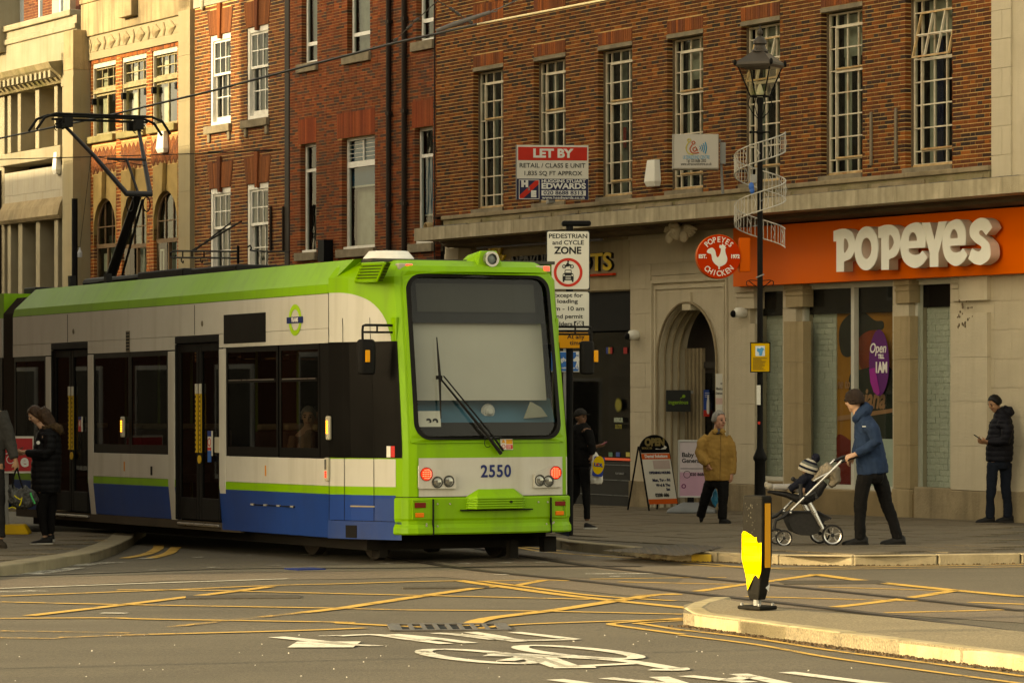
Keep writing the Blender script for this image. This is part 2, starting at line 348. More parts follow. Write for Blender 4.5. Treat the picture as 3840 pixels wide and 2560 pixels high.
# white paint
strip([g1(0, 926), g1(900, 893), g1(1975, 859)], .09, WHI, 'white_line')
for x0, x1, y in ((960, 1040, 721), (1330, 1395, 712), (1700, 1780, 697), (2070, 2150, 692), (600, 675, 815), (1020, 1085, 799), (1425, 1500, 782), (1830, 1910, 768), (2225, 2300, 754)): strip([g1(x0, y), g1(x1, y - 2)], .16, WHIO, 'white_dash')
for x0, x1, y in ((270, 340, 755), (800, 880, 755), (1060, 1160, 750), (1330, 1420, 747), (1050, 1180, 831), (1670, 2180, 825), (1830, 2000, 842)): strip([g2(x0, y), g2(x1, y - 2)], .14, WHIO, 'white_dash')
for a, b in ((g2(1280, 672), g2(1450, 680)), (g2(1500, 690), g2(1700, 698)), (g2(1700, 708), g2(1880, 716)), (g2(1840, 722), g2(2050, 730))): strip([a, b], .12, WHIO, 'white_dash')
for p in ([g1(80, 832), g1(250, 812), g1(520, 785)], [g1(220, 828), g1(420, 800), g1(520, 783)], [g1(480, 772), g1(600, 758), g1(750, 748)], [g1(540, 768), g1(700, 752), g1(820, 746)]): strip(p, .2, WHIO, 'white_marking')
strip([g1(0, 952), g1(270, 940)], .3, WHIO, 'white_marking'); strip([g1(760, 1097), g1(795, 1092)], .22, WHIO, 'white_marking')
def ell(cx, cy, a, b, tilt, n=26): return [(cx + a * math.cos(R(t)) , cy + b * math.sin(R(t)) + tilt * a * math.cos(R(t))) for t in [360 * i / n for i in range(n)]]
bk = lambda pts, w_, close=False: strip([g2(*p) for p in pts], w_, WHI, 'cycle_marking', .008, close=close)
bk(ell(945, 1391, 385, 36, .085), .12, True); bk(ell(1620, 1362, 400, 30, .085), .12, True)
for pts in ([(1000, 1378), (1240, 1378), (1500, 1400)], [(980, 1385), (1400, 1392), (1900, 1418), (2290, 1478)], [(1290, 1392), (1500, 1465)], [(1400, 1400), (1570, 1462)], [(1560, 1462), (2010, 1440)], [(1450, 1468), (1740, 1466)], [(2110, 1482), (2300, 1484), (2300, 1470)], [(1270, 1395), (1120, 1422)]): bk(pts, .13)
for pts in ([(-20, 1307), (255, 1320)], [(-20, 1252), (230, 1243), (480, 1275), (720, 1305)], [(350, 1240), (640, 1268), (885, 1300)], [(640, 1232), (900, 1250), (1225, 1290)], [(880, 1225), (1040, 1250), (1225, 1280), (1600, 1275)], [(1180, 1226), (1350, 1245), (1600, 1275)], [(330, 1250), (640, 1280)], [(770, 1240), (1050, 1275)]): bk(pts, .11)
strip([g1(1890, 1258), g1(2100, 1280), g1(2334, 1306)], .14, WHI, 'white_marking'); strip([g1(2190, 1330), g1(2250, 1290)], .45, WHI, 'white_marking'); strip([g1(2180, 1251), g1(2334, 1248)], .08, WHIO, 'white_marking')
for a, b in ((g2(1460, 1550), g2(1760, 1590)), (g2(1810, 1540), g2(2334, 1590)), (g2(2170, 1532), g3(50, 1600)), (g3(20, 1525), g3(460, 1570)), (g3(380, 1512), g3(700, 1580)), (g3(710, 1500), g3(1250, 1568)), (g3(1240, 1568), g3(1500, 1590)), (g3(300, 1560), g3(470, 1525))): strip([a, b], .12, WHI, 'white_marking')
# ---------------------------------------------------------------- far pavement with kerb stones and slabs
KERB = M('kerb_granite', (.30, .245, .155), .85, .18, 3, .5, 60, dirt=.55, dcol=(.12, .095, .05), streak=.3); SLAB = asphalt('paving_slab', (.125, .098, .062), .3); KERBY = M('kerb_yellow', (.55, .35, .05), .8, .2, 6, dirt=.5, dcol=(.2, .15, .06))
PH = .11
kb = [g2(700, 575), g2(1000, 592), g2(1330, 622), g2(1560, 664), g2(1900, 695), g2(2334, 742), g3(190, 741), g3(870, 767), g3(1310, 766), g3(2334, 753), (4200, 2108)]
kp = [G(*p) for p in kb]; kp = [Vector((p.x, p.y, 0)) for p in kp]
kp = [kp[0] + Vector((dv.x, dv.y, 0)) * 32] + kp
def resample(ps, step):
 out = [ps[0]]; acc = 0
 for a, b in zip(ps, ps[1:]):
  L = (b - a).length; t = step - acc
  while t <= L: out.append(a.lerp(b, t / L)); t += step
  acc = (acc + L) % step if L >= step - acc else acc + L
 return out
pv = [Vector(p) for p in (across(44, -.3), across(30, -.3), across(-12, -.3))]
m = MB(); pts = kp + [Vector((p.x, p.y, 0)) for p in reversed(pv)]
m.poly([(p.x, p.y, gz(p.x, p.y) + PH - .012) for p in pts]); pav = m.build('pavement', asphalt('slab_bed', (.085, .068, .044)), None, (0, 0, 0)); struct(pav); ORG[pav.name] = Vector()
def inside(p, poly):
 c = False; n = len(poly)
 for i in range(n):
  a, b = poly[i], poly[i - 1]
  if (a.y > p.y) != (b.y > p.y) and p.x < (b.x - a.x) * (p.y - a.y) / (b.y - a.y) + a.x: c = not c
 return c
def kerbrow(ps, parent, name, step, wd, h, mat, side=1, gap=.008, low=None, base=0):
 q = resample(ps, step)
 for i in range(len(q) - 1):
  a, b = q[i], q[i + 1]; d = (b - a).normalized(); s = Vector((-d.y, d.x, 0)) * wd * side; a2, b2 = a + d * gap / 2, b - d * gap / 2
  hh = h + random.uniform(-.004, .004)
  if low: hh = min(hh, low((a + b) / 2))
  m = MB(); f = lambda p, z: (p.x, p.y, gz(p.x, p.y) + z)
  m.loft([[f(a2, -.1), f(b2, -.1), f(b2 + s, -.1), f(a2 + s, -.1)], [f(a2, hh), f(b2, hh), f(b2 + s, hh), f(a2 + s, hh)]])
  o = m.build(name, mat, parent, bevel=.018)
  yield o, (a + b) / 2
def low(p):
 d = (p - kp[6]).length
 return .03 + max(0, d - .8) * .06 if d < 2.2 or p.x > kp[6].x else .11
for o, p in kerbrow(kp, pav, 'kerb_stone', .914, -.16 * -1, PH + .002, KERB, 1, low=lambda p: PH):
 pass
polyp = pts
def slabs(parent, poly, o, ang, L, W, n, mat, h, jit=.004, gap=.016, name='paving_slab', margin=.2, cap=300, sel=None):
 e1 = Vector((math.cos(ang), math.sin(ang), 0)); e2 = Vector((-e1.y, e1.x, 0)); cells = []
 for i in range(-n, n):
  for j in range(-n, n):
   c = o + e1 * ((i + (.5 if j % 2 else 0)) * L) + e2 * (j * W)
   cs = [c, c + e1 * L, c + e1 * L + e2 * W, c + e2 * W]
   if not all(inside(q, poly) for q in cs): continue
   px = CX + F * c.x / c.y
   if c.y < 5 or not -80 < px < 3920: continue
   cells.append((c.y, cs))
 cells.sort(key=lambda t: t[0]); st = MB()
 for k, (_, cs) in enumerate(cells):
  ctr = sum(cs, Vector()) / 4; q = [ctr + (p - ctr) * (1 - gap / L) for p in cs]; dz = random.uniform(-jit, jit)
  up_ = [(p.x, p.y, gz(p.x, p.y) + h + dz) for p in q]; dn = [(p.x, p.y, gz(p.x, p.y) + h - .03) for p in q]
  if k < cap: MB().loft([dn, up_]).build(name, mat, parent)
  else: st.loft([dn, up_])
 if st.v: o_ = st.build(name + '_rest', mat, parent); o_['kind'] = 'stuff'
ins = [p + (Vector((-.16 * (kp[min(i + 1, len(kp) - 1)] - kp[max(i - 1, 0)]).normalized().y, .16 * (kp[min(i + 1, len(kp) - 1)] - kp[max(i - 1, 0)]).normalized().x, 0))) for i, p in enumerate(kp)] + [Vector((p.x, p.y, 0)) for p in reversed(pv)]
slabs(pav, ins, Vector((3, 44, 0)), AF + R(90), .9, .6, 70, SLAB, PH)
tac = [G(px, py, PH) for px, py in (g2(1780, 665), g2(2334, 620), g3(280, 640), g3(60, 690), g2(2300, 700))]
TAC = asphalt('tactile_paving', (.062, .052, .04), .2)
tp = sheet('tactile_paving', tac, TAC, PH + .006, pav)
m = MB(); c0 = sum(tac, Vector()) / len(tac); tacp = [Vector((p.x, p.y, 0)) for p in tac]
for i in range(-30, 30):
 for j in range(-30, 30):
  p = Vector((c0.x + i * .10, c0.y + j * .10, 0))
  if inside(p, tacp): z = gz(p.x, p.y) + PH; m.loft([[(p.x - .03, p.y - .03, z), (p.x + .03, p.y - .03, z), (p.x + .03, p.y + .03, z), (p.x - .03, p.y + .03, z)], [(p.x - .02, p.y - .02, z + .011), (p.x + .02, p.y - .02, z + .011), (p.x + .02, p.y + .02, z + .011), (p.x - .02, p.y + .02, z + .011)]])
o = m.build('tactile_blisters', TAC, pav); o['kind'] = 'stuff'
for a, b in ((g3(85, 690), g3(190, 690)),):
 p, q = G(*g3(60, 742)), G(*g3(195, 742)); m = MB(); f = lambda v, z, s: (v.x, v.y + s, gz(v.x, v.y) + z)
 m.loft([[f(p, .0, -.006), f(q, .0, -.006), f(q, .085, -.006), f(p, .085, -.006)], [f(p, .0, .02), f(q, .0, .02), f(q, .085, .02), f(p, .085, .02)]]); m.build('yellow_kerb_mark', KERBY, pav)
# ---------------------------------------------------------------- near-left pavement corner
lk = [g1(1000, 560), g1(960, 585), g1(928, 603), g1(905, 632), g1(790, 690), g1(640, 742), g1(420, 778), g1(200, 818), g1(-150, 862), g1(-600, 930)]
lp = [G(*p) for p in lk]; lp = [Vector((p.x, p.y, 0)) for p in lp]
lpoly = lp + [Vector(p) for p in ((-14, 36, 0), (-18, 60, 0), (-9.0, 52, 0), (-6.2, 46.2, 0))]
m = MB(); m.poly([(p.x, p.y, gz(p.x, p.y) + PH - .012) for p in lpoly]); pav2 = m.build('pavement', MATS['slab_bed'], None, (0, 0, 0)); struct(pav2); ORG[pav2.name] = Vector()
KERBL = M('kerb_pale', (.24, .205, .135), .85, .15, 3, .4, 60, dirt=.4, dcol=(.12, .095, .05))
for o, p in kerbrow(lp, pav2, 'kerb_stone', .914, .3, PH + .002, KERBL, -1): pass
lin_ = [p for p in lpoly]
slabs(pav2, lpoly, Vector((-8, 40, 0)), AF + R(90), .9, .75, 30, SLAB, PH, .002)
for x0, y0, x1, y1 in ((555, 672, 725, 668), (730, 580, 760, 582)): strip([g1(x0, y0 - 8), g1(x1, y1 - 8)], .14, YELO, 'yellow_kerb_mark', PH + .007, pav2)
# ---------------------------------------------------------------- traffic island
IH = .105
ik = [g3(210, 1062), g3(8, 1120), g3(5, 1178), g3(380, 1230), g3(750, 1283), g3(1200, 1345), g3(1600, 1396), g3(2334, 1490), (4300, 2625)]
ip = [G(*p) for p in ik]; ip = [Vector((p.x, p.y, 0)) for p in ip]
bk_ = [G(*p, h=IH) for p in ((4300, 2390), g3(2334, 1210), g3(1300, 1100), g3(700, 1060))]; bk_ = [Vector((p.x, p.y, 0)) for p in bk_]
ipoly = ip + bk_
m = MB(); m.loft([[(p.x, p.y, gz(p.x, p.y) - .1) for p in ipoly], [(p.x, p.y, gz(p.x, p.y) + IH - .006) for p in ipoly]]); isl = m.build('traffic_island', asphalt('island_top', (.185, .150, .092), .35), None, (0, 0, 0)); struct(isl); ORG[isl.name] = Vector()
KERBI = M('kerb_island', (.33, .275, .17), .85, .2, 4, .6, 70, dirt=.6, dcol=(.19, .16, .06), streak=.7)
for o, p in kerbrow(ip, isl, 'kerb_stone', .86, .15, IH, KERBI, 1): pass
for o, p in kerbrow(list(bk_), isl, 'kerb_stone', .9, .13, IH - .012, KERBI, 1): pass
# dirt, grit and leaf litter in the gutters: loose bits nobody could count
def litter(name, line, n, w_, mat, lo, hi, seed):
 rr = random.Random(seed); m = MB()
 for _ in range(n):
  k = rr.randrange(len(line) - 1); p = line[k].lerp(line[k + 1], rr.random()); d = (line[k + 1] - line[k]).normalized(); s = Vector((d.y, -d.x, 0)); p = p + s * abs(rr.gauss(0, w_))
  r = rr.uniform(lo, hi); z = gz(p.x, p.y); a = rr.uniform(0, 6.28)
  m.loft([[(p.x + r * math.cos(a + t) * rr.uniform(.6, 1.2), p.y + r * math.sin(a + t) * rr.uniform(.6, 1.2), z) for t in (0, 1.6, 3.1, 4.7)], [(p.x + .4 * r * math.cos(a + t), p.y + .4 * r * math.sin(a + t), z + r * rr.uniform(.4, .9)) for t in (0, 1.6, 3.1, 4.7)]])
 o = m.build(name, mat, None, (0, 0, 0)); o['kind'] = 'stuff'; return o
DIRT = M('gutter_dirt', (.075, .05, .028), .95, .4, 20)
litter('gutter_dirt', ip[2:], 1300, .05, DIRT, .005, .02, 3)['label'] = 'brown leaf litter and grit along the traffic island kerb'
litter('kerb_grit', kp[5:], 500, .04, DIRT, .006, .022, 4)['label'] = 'grit lying along the far pavement kerb'
litter('pale_litter', [Vector((-4, 26, 0)), Vector((3.5, 26, 0))], 90, 4, M('pale_litter', (.5, .47, .4), .8), .004, .009, 6)['label'] = 'tiny pale scraps scattered over the asphalt'
# ironwork in the road
def grate(px, py, w_, l_, ang, label):
 c = G(px, py); r = root('drain_grate', label, 'drain', frame((c.x, c.y, c.z), ang), (0, 0, 0)); m = MB(); m.box(-w_, w_, -l_, l_, -.01, .004); m.build('pit', BLACKM, r, org=(0, 0, 0)); m = MB()
 for i in range(9): x = -w_ + w_ * 2 * (i + .5) / 9; m.box(x - .016, x + .016, -l_ + .03, l_ - .03, .004, .014)
 for s in (-1, 1): m.box(-w_, w_, s * l_ - .03, s * l_ + .03, .005, .016); m.box(s * w_ - .03, s * w_ + .03, -l_, l_, .005, .0155)
 m.build('bars', M('iron_grey', (.10, .09, .08), .5, .3, 8, metal=.4), r, org=(0, 0, 0))
BLACKM = M('black_metal', (.006, .006, .006), .6, .3, 5, .1, spec=.08)
grate(*g2(735, 1194), .42, .34, R(4), 'slotted iron drain grate between the yellow lines in the near road')
def cover(px, py, rx, ry, label):
 c = G(px, py); m = MB(); m.box(-rx, rx, -ry, ry, -.01, .012); o = m.build('manhole_cover', M('iron_dark', (.06, .05, .036), .8, .3, 9, .5, 60), None, (0, 0, 0)); place(o, frame((c.x, c.y, c.z), R(5))); tag(o, label, 'manhole cover', 'iron covers in the road')
cover(*g1(1660, 985), .5, .22, 'worn manhole cover under the crossing yellow lines, left of the tram front'); cover(*g2(715, 920), .4, .12, 'thin dark manhole cover in the box junction before the tram front'); cover(*g3(1020, 886), .5, .3, 'flush dark cover in the box junction beyond the bollard')
cover(2240 + 520 / 2.75, 1440 + 1342 / 2.75, .55, .35, 'dark cover let into the pavement before the arched doorway')
m = MB(); c = G(*g1(2085, 796)); m.box(-.16, .16, -.16, .16, .008, .02); o = m.build('crushed_packet', M('blue_packet', (.012, .03, .16), .4), None, (0, 0, 0)); place(o, frame((c.x, c.y, c.z), R(30))); tag(o, 'flattened blue packet lying on the road before the tram', 'litter')
ORG['road'] = Vector()
# ================================================================ materials of the street
STONE = M('stone', (.50, .43, .31), .85, .10, 1.3, .35, 40, dirt=.3, dcol=(.24, .19, .12), streak=.22)
STONE_D = M('stone_dirty', (.30, .235, .145), .88, .22, 1.6, .5, 30, dirt=.7, dcol=(.10, .075, .04), streak=.6)
STONE_L = M('stone_light', (.53, .46, .335), .85, .10, 1.2, .35, 40, dirt=.25, dcol=(.22, .17, .1), streak=.2)
STONE_R = M('stone_rendered', (.29, .255, .18), .85, .14, 1.1, .3, 40, dirt=.5, dcol=(.2, .15, .08), streak=.55)
RENDER_W = M('render_white', (.36, .33, .265), .8, .12, 1.2, .25, 40, dirt=.45, dcol=(.22, .17, .10), streak=.5)
MOSS = M('stone_mossy', (.26, .21, .12), .9, .25, 2.2, .7, 35, dirt=.85, dcol=(.10, .10, .018), streak=.5)
LEAD = M('lead_flashing', (.11, .10, .085), .6, .3, 6, .5, 25)
STONE_K = M('soffit_stone', (.15, .11, .07), .9, .25, 2, .3, 30, dirt=.5, dcol=(.05, .04, .03))  # darker stone for the soffit, jamb linings, lower bay back and chip marks
MORTAR = M('mortar', (.62, .42, .18), .95, .2, 6, .4, 90)
MORTAR_B = M('mortar_dull', (.42, .25, .11), .95, .25, 3, .4, 90, dirt=.6, dcol=(.12, .05, .025))
BR_A = brickmat('brick_multi', [(.15, .046, .018), (.18, .052, .018), (.10, .034, .017), (.20, .058, .018), (.13, .042, .018), (.06, .028, .020), (.16, .05, .019), (.26, .08, .022), (.045, .027, .022), (.12, .040, .018)])
BR_B = brickmat('brick_red', [(.24, .062, .026), (.21, .055, .024), (.17, .05, .026), (.27, .068, .025), (.11, .045, .03), (.22, .06, .03), (.19, .05, .022), (.08, .045, .035)])
BR_C = brickmat('brick_brown', [(.17, .058, .028), (.20, .064, .028), (.13, .048, .026), (.18, .06, .03), (.09, .042, .028), (.22, .075, .032), (.15, .052, .028), (.07, .045, .04)])
BR_D = brickmat('brick_orange', [(.36, .105, .032), (.40, .12, .038), (.28, .08, .032), (.38, .11, .035), (.22, .07, .03), (.33, .10, .036), (.15, .06, .035)])
BR_S = brickmat('brick_soldier', [(.20, .062, .026), (.24, .075, .028), (.17, .055, .028), (.30, .085, .028)])
BR_P = brickmat('brick_painted_sage', [(.44, .46, .385), (.46, .48, .40), (.43, .45, .375)], .6, stain=(.40, .43, .34), v0=.97, v1=1.03)
SAGE = M('sage_paint', (.40, .44, .35), .6, .08, 4)
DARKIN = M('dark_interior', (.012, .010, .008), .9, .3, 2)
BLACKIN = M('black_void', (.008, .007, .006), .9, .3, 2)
BODY = M('building_core', (.05, .04, .03), .9, .2, 1)
FRAME_A = M('steel_window_paint', (.62, .55, .42), .55, .12, 5, .2, 60, dirt=.55, dcol=(.38, .17, .05))
RUST = M('rusty_sill_paint', (.50, .34, .17), .7, .3, 7, .3, 50, dirt=.9, dcol=(.30, .11, .03))
FRAME_W = M('white_gloss_paint', (.72, .70, .64), .4, .08, 6, .15, 60, dirt=.45, dcol=(.38, .33, .25))
UPVC = M('white_plastic_frame', (.74, .73, .68), .3, .05, 6)
FRAME_G = M('shopfront_frame', (.56, .54, .46), .4, .06, 4)
CONC = M('concrete_sill', (.23, .19, .13), .9, .25, 4, .5, 40, dirt=.5, dcol=(.08, .06, .04))
CURT = M('curtain', (.55, .53, .44), .9, .15, 5)
CURT_D = M('curtain_grey', (.26, .27, .23), .9, .2, 5)
BLUE_BL = M('blue_blind', (.018, .13, .25), .7, .2, 2)
GLASS = glass('window_glass', (.55, .60, .56), .38, .03, wav=.06)
GLASS_S = glass('shop_glass', (.90, .93, .90), .45, .01)
GLASS_K = glass('dark_shop_glass', (.45, .45, .45), .4, .02)
PIPE = M('cast_iron_pipe', (.018, .011, .007), .6, .3, 3)
ORANGE = M('fascia_orange', (.76, .115, .004), .6, .03, .8, streak=.0)
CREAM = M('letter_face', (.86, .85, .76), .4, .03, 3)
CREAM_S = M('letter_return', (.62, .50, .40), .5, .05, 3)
WHITE_P = M('white_plastic', (.70, .68, .60), .45, .05, 3)
BLACKM = M('black_metal', (.006, .006, .006), .6, .3, 5, .1)
# ================================================================ wall builders (street-front coordinates: x right, y in, z up)
def wall(parent, name, u0, u1, z0, z1, ops, mat, y=0.0, depth=.14, over=.004):
 ops = [(a - over, b + over, c - over, d + over) for a, b, c, d in ops]
 us = sorted({u0, u1, *[min(max(v, u0), u1) for o in ops for v in o[:2]]}); zs = sorted({z0, z1, *[min(max(v, z0), z1) for o in ops for v in o[2:]]})
 m = MB()
 for i in range(len(us) - 1):
  run = None
  for j in range(len(zs) - 1):
   cu, cz = (us[i] + us[i + 1]) / 2, (zs[j] + zs[j + 1]) / 2
   if any(o[0] < cu < o[1] and o[2] < cz < o[3] for o in ops): continue
   m.poly([(us[i], y, zs[j]), (us[i + 1], y, zs[j]), (us[i + 1], y, zs[j + 1]), (us[i], y, zs[j + 1])])
 for a, b, c, d in ops:
  a, b, c, d = max(a, u0), min(b, u1), max(c, z0), min(d, z1)
  m.poly([(a, y, c), (a, y + depth, c), (a, y + depth, d), (a, y, d)]); m.poly([(b, y, c), (b, y, d), (b, y + depth, d), (b, y + depth, c)])
  m.poly([(a, y, d), (a, y + depth, d), (b, y + depth, d), (b, y, d)]); m.poly([(a, y, c), (b, y, c), (b, y + depth, c), (a, y + depth, c)])
 me = m.build(name, mat, parent); return me
def visible(u, z, y=0.0):
 p = FM @ Vector((u, y, z)); d = p - CAM
 return -60 < CX + F * d.x / d.y < 3900 and HY - F * d.z / d.y > -70
CUTS = []
def layout(u0, u1, z0, z1, ops, course, L, H, joint, bond='flemish', off=0.0):
 out = []; i = 0; z = z0
 while z + course * .6 < z1:
  zc = z + course / 2; zt = min(z + course - joint, z1)
  iv = [(u0, u1)]
  for a, b, c, d in ops:
   if c < zc < d:
    nv = []
    for p, q in iv:
     if b <= p or a >= q: nv.append((p, q)); continue
     if a > p: nv.append((p, a))
     if b < q: nv.append((b, q))
    iv = nv
  if bond == 'flemish': pat = [L, H]
  elif bond == 'mixed': pat = [L, L, H] if random.random() < .6 else [L, H]
  else: pat = [L]
  per = sum(pat) + joint * len(pat)
  u = u0 - per - off + ((per / 2 if bond == 'flemish' else (L + joint) / 2) if i % 2 else 0)
  k = 0
  while u < u1:
   w_ = pat[k % len(pat)]
   for p, q in iv:
    a, b = max(u, p), min(u + w_, q)
    if b > a and q - b < .045: b = q
    if b > a and 0 < a - p < .045: a = p
    if b - a > .018: out.append((a, b, z, zt))
   u += w_ + joint; k += 1
  z += course; i += 1
 return out
def masonry(parent, name, cells, mat, y=-.0025, depth=.1, cap=300, stuff='brickwork', vary=.0015, bevel=0, key=None):
 cells = [c for c in cells if visible(c[0], c[3], y) or visible(c[1], c[2], y)]
 cells.sort(key=key or (lambda c: -c[0])); org = ORG[parent.name]; cache = {}
 for a, b, c, d in cells[:cap]:
  k = (round(b - a, 3), round(d - c, 3), random.randrange(3))
  if k not in cache:
   p = random.uniform(-vary, vary)
   m = MB().box(0, k[0], p, depth, 0, k[1]); me = bpy.data.meshes.new(name); me.from_pydata(m.v, [], m.f); me.materials.append(mat); cache[k] = me
  inst(cache[k], name, parent, (a - org.x, y - org.y, c - org.z))
 if len(cells) > cap:
  m = MB()
  for a, b, c, d in cells[cap:]: m.add(*( (lambda p: ([(a, p, c), (b, p, c), (b, p, d), (a, p, d), (a, depth, c), (b, depth, c), (b, depth, d), (a, depth, d)], [(0, 1, 2, 3), (1, 5, 6, 2), (4, 0, 3, 7), (3, 2, 6, 7), (4, 5, 1, 0)]))(y + random.uniform(-vary, vary)) ))
  me = bpy.data.meshes.new(stuff); org = ORG[parent.name]
  me.from_pydata([(p[0] - org.x, p[1] - org.y, p[2] - org.z) for p in m.v], [], m.f); me.materials.append(mat)
  o = bpy.data.objects.new(stuff, me); COL.objects.link(o); o.parent = parent; o['kind'] = 'stuff'; ORG[o.name] = org
def soldiers(parent, u0, u1, z0, z1, mat=None, w=.062, j=.009, y=-.007, name='soldier_brick', depth=.1):
 n = max(1, round((u1 - u0) / (w + j))); s = (u1 - u0) / n; m = MB()
 for i in range(n):
  p = y + random.uniform(-.002, .002); m.box(u0 + i * s + j / 2, u0 + (i + 1) * s - j / 2, p, depth, z0, z1)
 o = m.build(name + '_course', mat or BR_S, parent); o['kind'] = 'stuff'; return o
PANE = None
def unit_pane(mat):
 k = 'pane_' + mat.name
 if k not in CACHE:
  me = bpy.data.meshes.new('pane'); m = MB().poly([(0, 0, 0), (1, 0, 0), (1, 0, 1), (0, 0, 1)]); me.from_pydata(m.v, [], m.f); me.materials.append(mat); CACHE[k] = me
 return CACHE[k]
CACHE = {}
def pane(parent, u0, u1, z0, z1, y, mat, name='pane', tilt=.4):
 org = ORG[parent.name]
 return inst(unit_pane(mat), name, parent, (u0 - org.x, y - org.y, z0 - org.z), (R(random.gauss(0, tilt)), 0, R(random.gauss(0, tilt))), (u1 - u0, .006, z1 - z0))
def window(parent, u0, u1, z0, z1, y, cols, rows, fw, bw, mf, mg, d=.05, name='window', panes=True, extra=None, pname='pane'):
 m = MB()
 m.box(u0, u0 + fw, y, y + d, z0, z1); m.box(u1 - fw, u1, y, y + d, z0, z1); m.box(u0 + fw, u1 - fw, y + .001, y + d, z1 - fw, z1); m.box(u0 + fw, u1 - fw, y + .001, y + d, z0, z0 + fw)
 a, b, c, e = u0 + fw, u1 - fw, z0 + fw, z1 - fw
 cs = [a]; t = sum(cols)
 for q in cols: cs.append(cs[-1] + (b - a) * q / t)
 rs = [c]; t = sum(rows)
 for q in rows: rs.append(rs[-1] + (e - c) * q / t)
 for q in cs[1:-1]: m.box(q - bw / 2, q + bw / 2, y + .004, y + d - .004, c, e)
 for q in rs[1:-1]: m.box(a, b, y + .006, y + d - .006, q - bw / 2, q + bw / 2)
 if extra: extra(m, cs, rs)
 o = m.build(name, mf, parent)
 if panes:
  for i in range(len(cs) - 1):
   for j in range(len(rs) - 1):
    pane(o, cs[i] + (bw / 2 if i else 0), cs[i + 1] - (bw / 2 if i < len(cs) - 2 else 0), rs[j] + (bw / 2 if j else 0), rs[j + 1] - (bw / 2 if j < len(rs) - 2 else 0), y + d * .5, mg, pname)
 return o
def sub(parent, name, mat, x0, x1, y0, y1, z0, z1, bevel=0): return MB().box(x0, x1, y0, y1, z0, z1).build(name, mat, parent, bevel=bevel)
def folds(parent, u0, u1, z0, z1, y, mat, name='curtain', n=6, amp=.02):
 m = MB(); k = n * 4; a = [(u0 + (u1 - u0) * i / k, y + amp * math.sin(i * math.pi / 2 + u0), z0) for i in range(k + 1)]
 m.loft([a, [(p[0], p[1], z1) for p in a]], False, False); return m.build(name, mat, parent, smooth=True)
# ================================================================ A: corner shop building of dark multi brick over a stone ground storey
uA0, uA1, uAP, uAR = fu(1635), fu(3722), fu(3724), fu(4150)
A = root('shop_building', 'long dark brick building with tall steel windows above the orange shop front', 'building', FM, (fu(2700), 0, -.6))
zB = fz(3620, 629); zTOP = 9.6
zW1, zW0 = fz(2640, 147, .14), fz(3430, 627, .14)
zW1 = (fz(1800, 277, .14) + fz(2528, 153.6, .14) + fz(3103.6, 57, .14)) / 3; zW0 = (fz(1799, 780, .14) + fz(2268, 735, .14) + fz(3103, 657, .14) + fz(3427, 627, .14)) / 4
WA = [(1775, 1887.5), (2002, 2121), (2243, 2371), (2502, 2637), (2779, 2925), (3079, 3234), (3395, 3571)]
WA = [(fu(a), fu(b)) for a, b in WA]
opsA = [(a, b, zW0 - .03, zW1 + .02) for a, b in WA]
hS = .215
lin = [(a, b, zW1 + .02, zW1 + .02 + hS + .075) for a, b in WA]
pan = [(a, b, zW1 + .86, zW1 + 1.2) for a, b in WA]
up = [(a, b, zW1 + 1.5, zTOP) for a, b in WA]
wall(A, 'wall', uA0, uA1, zB, zTOP, opsA + up, MORTAR, 0.004, .2)
bc = layout(uA0, uA1, zB + .004, zTOP - .3, opsA + lin + pan + up, .0612, .217, .104, .0125)
masonry(A, 'brick', bc, BR_A)
sub(A, 'core', BODY, uA0, uAR, .62, 14, -1.2, zTOP - .02)
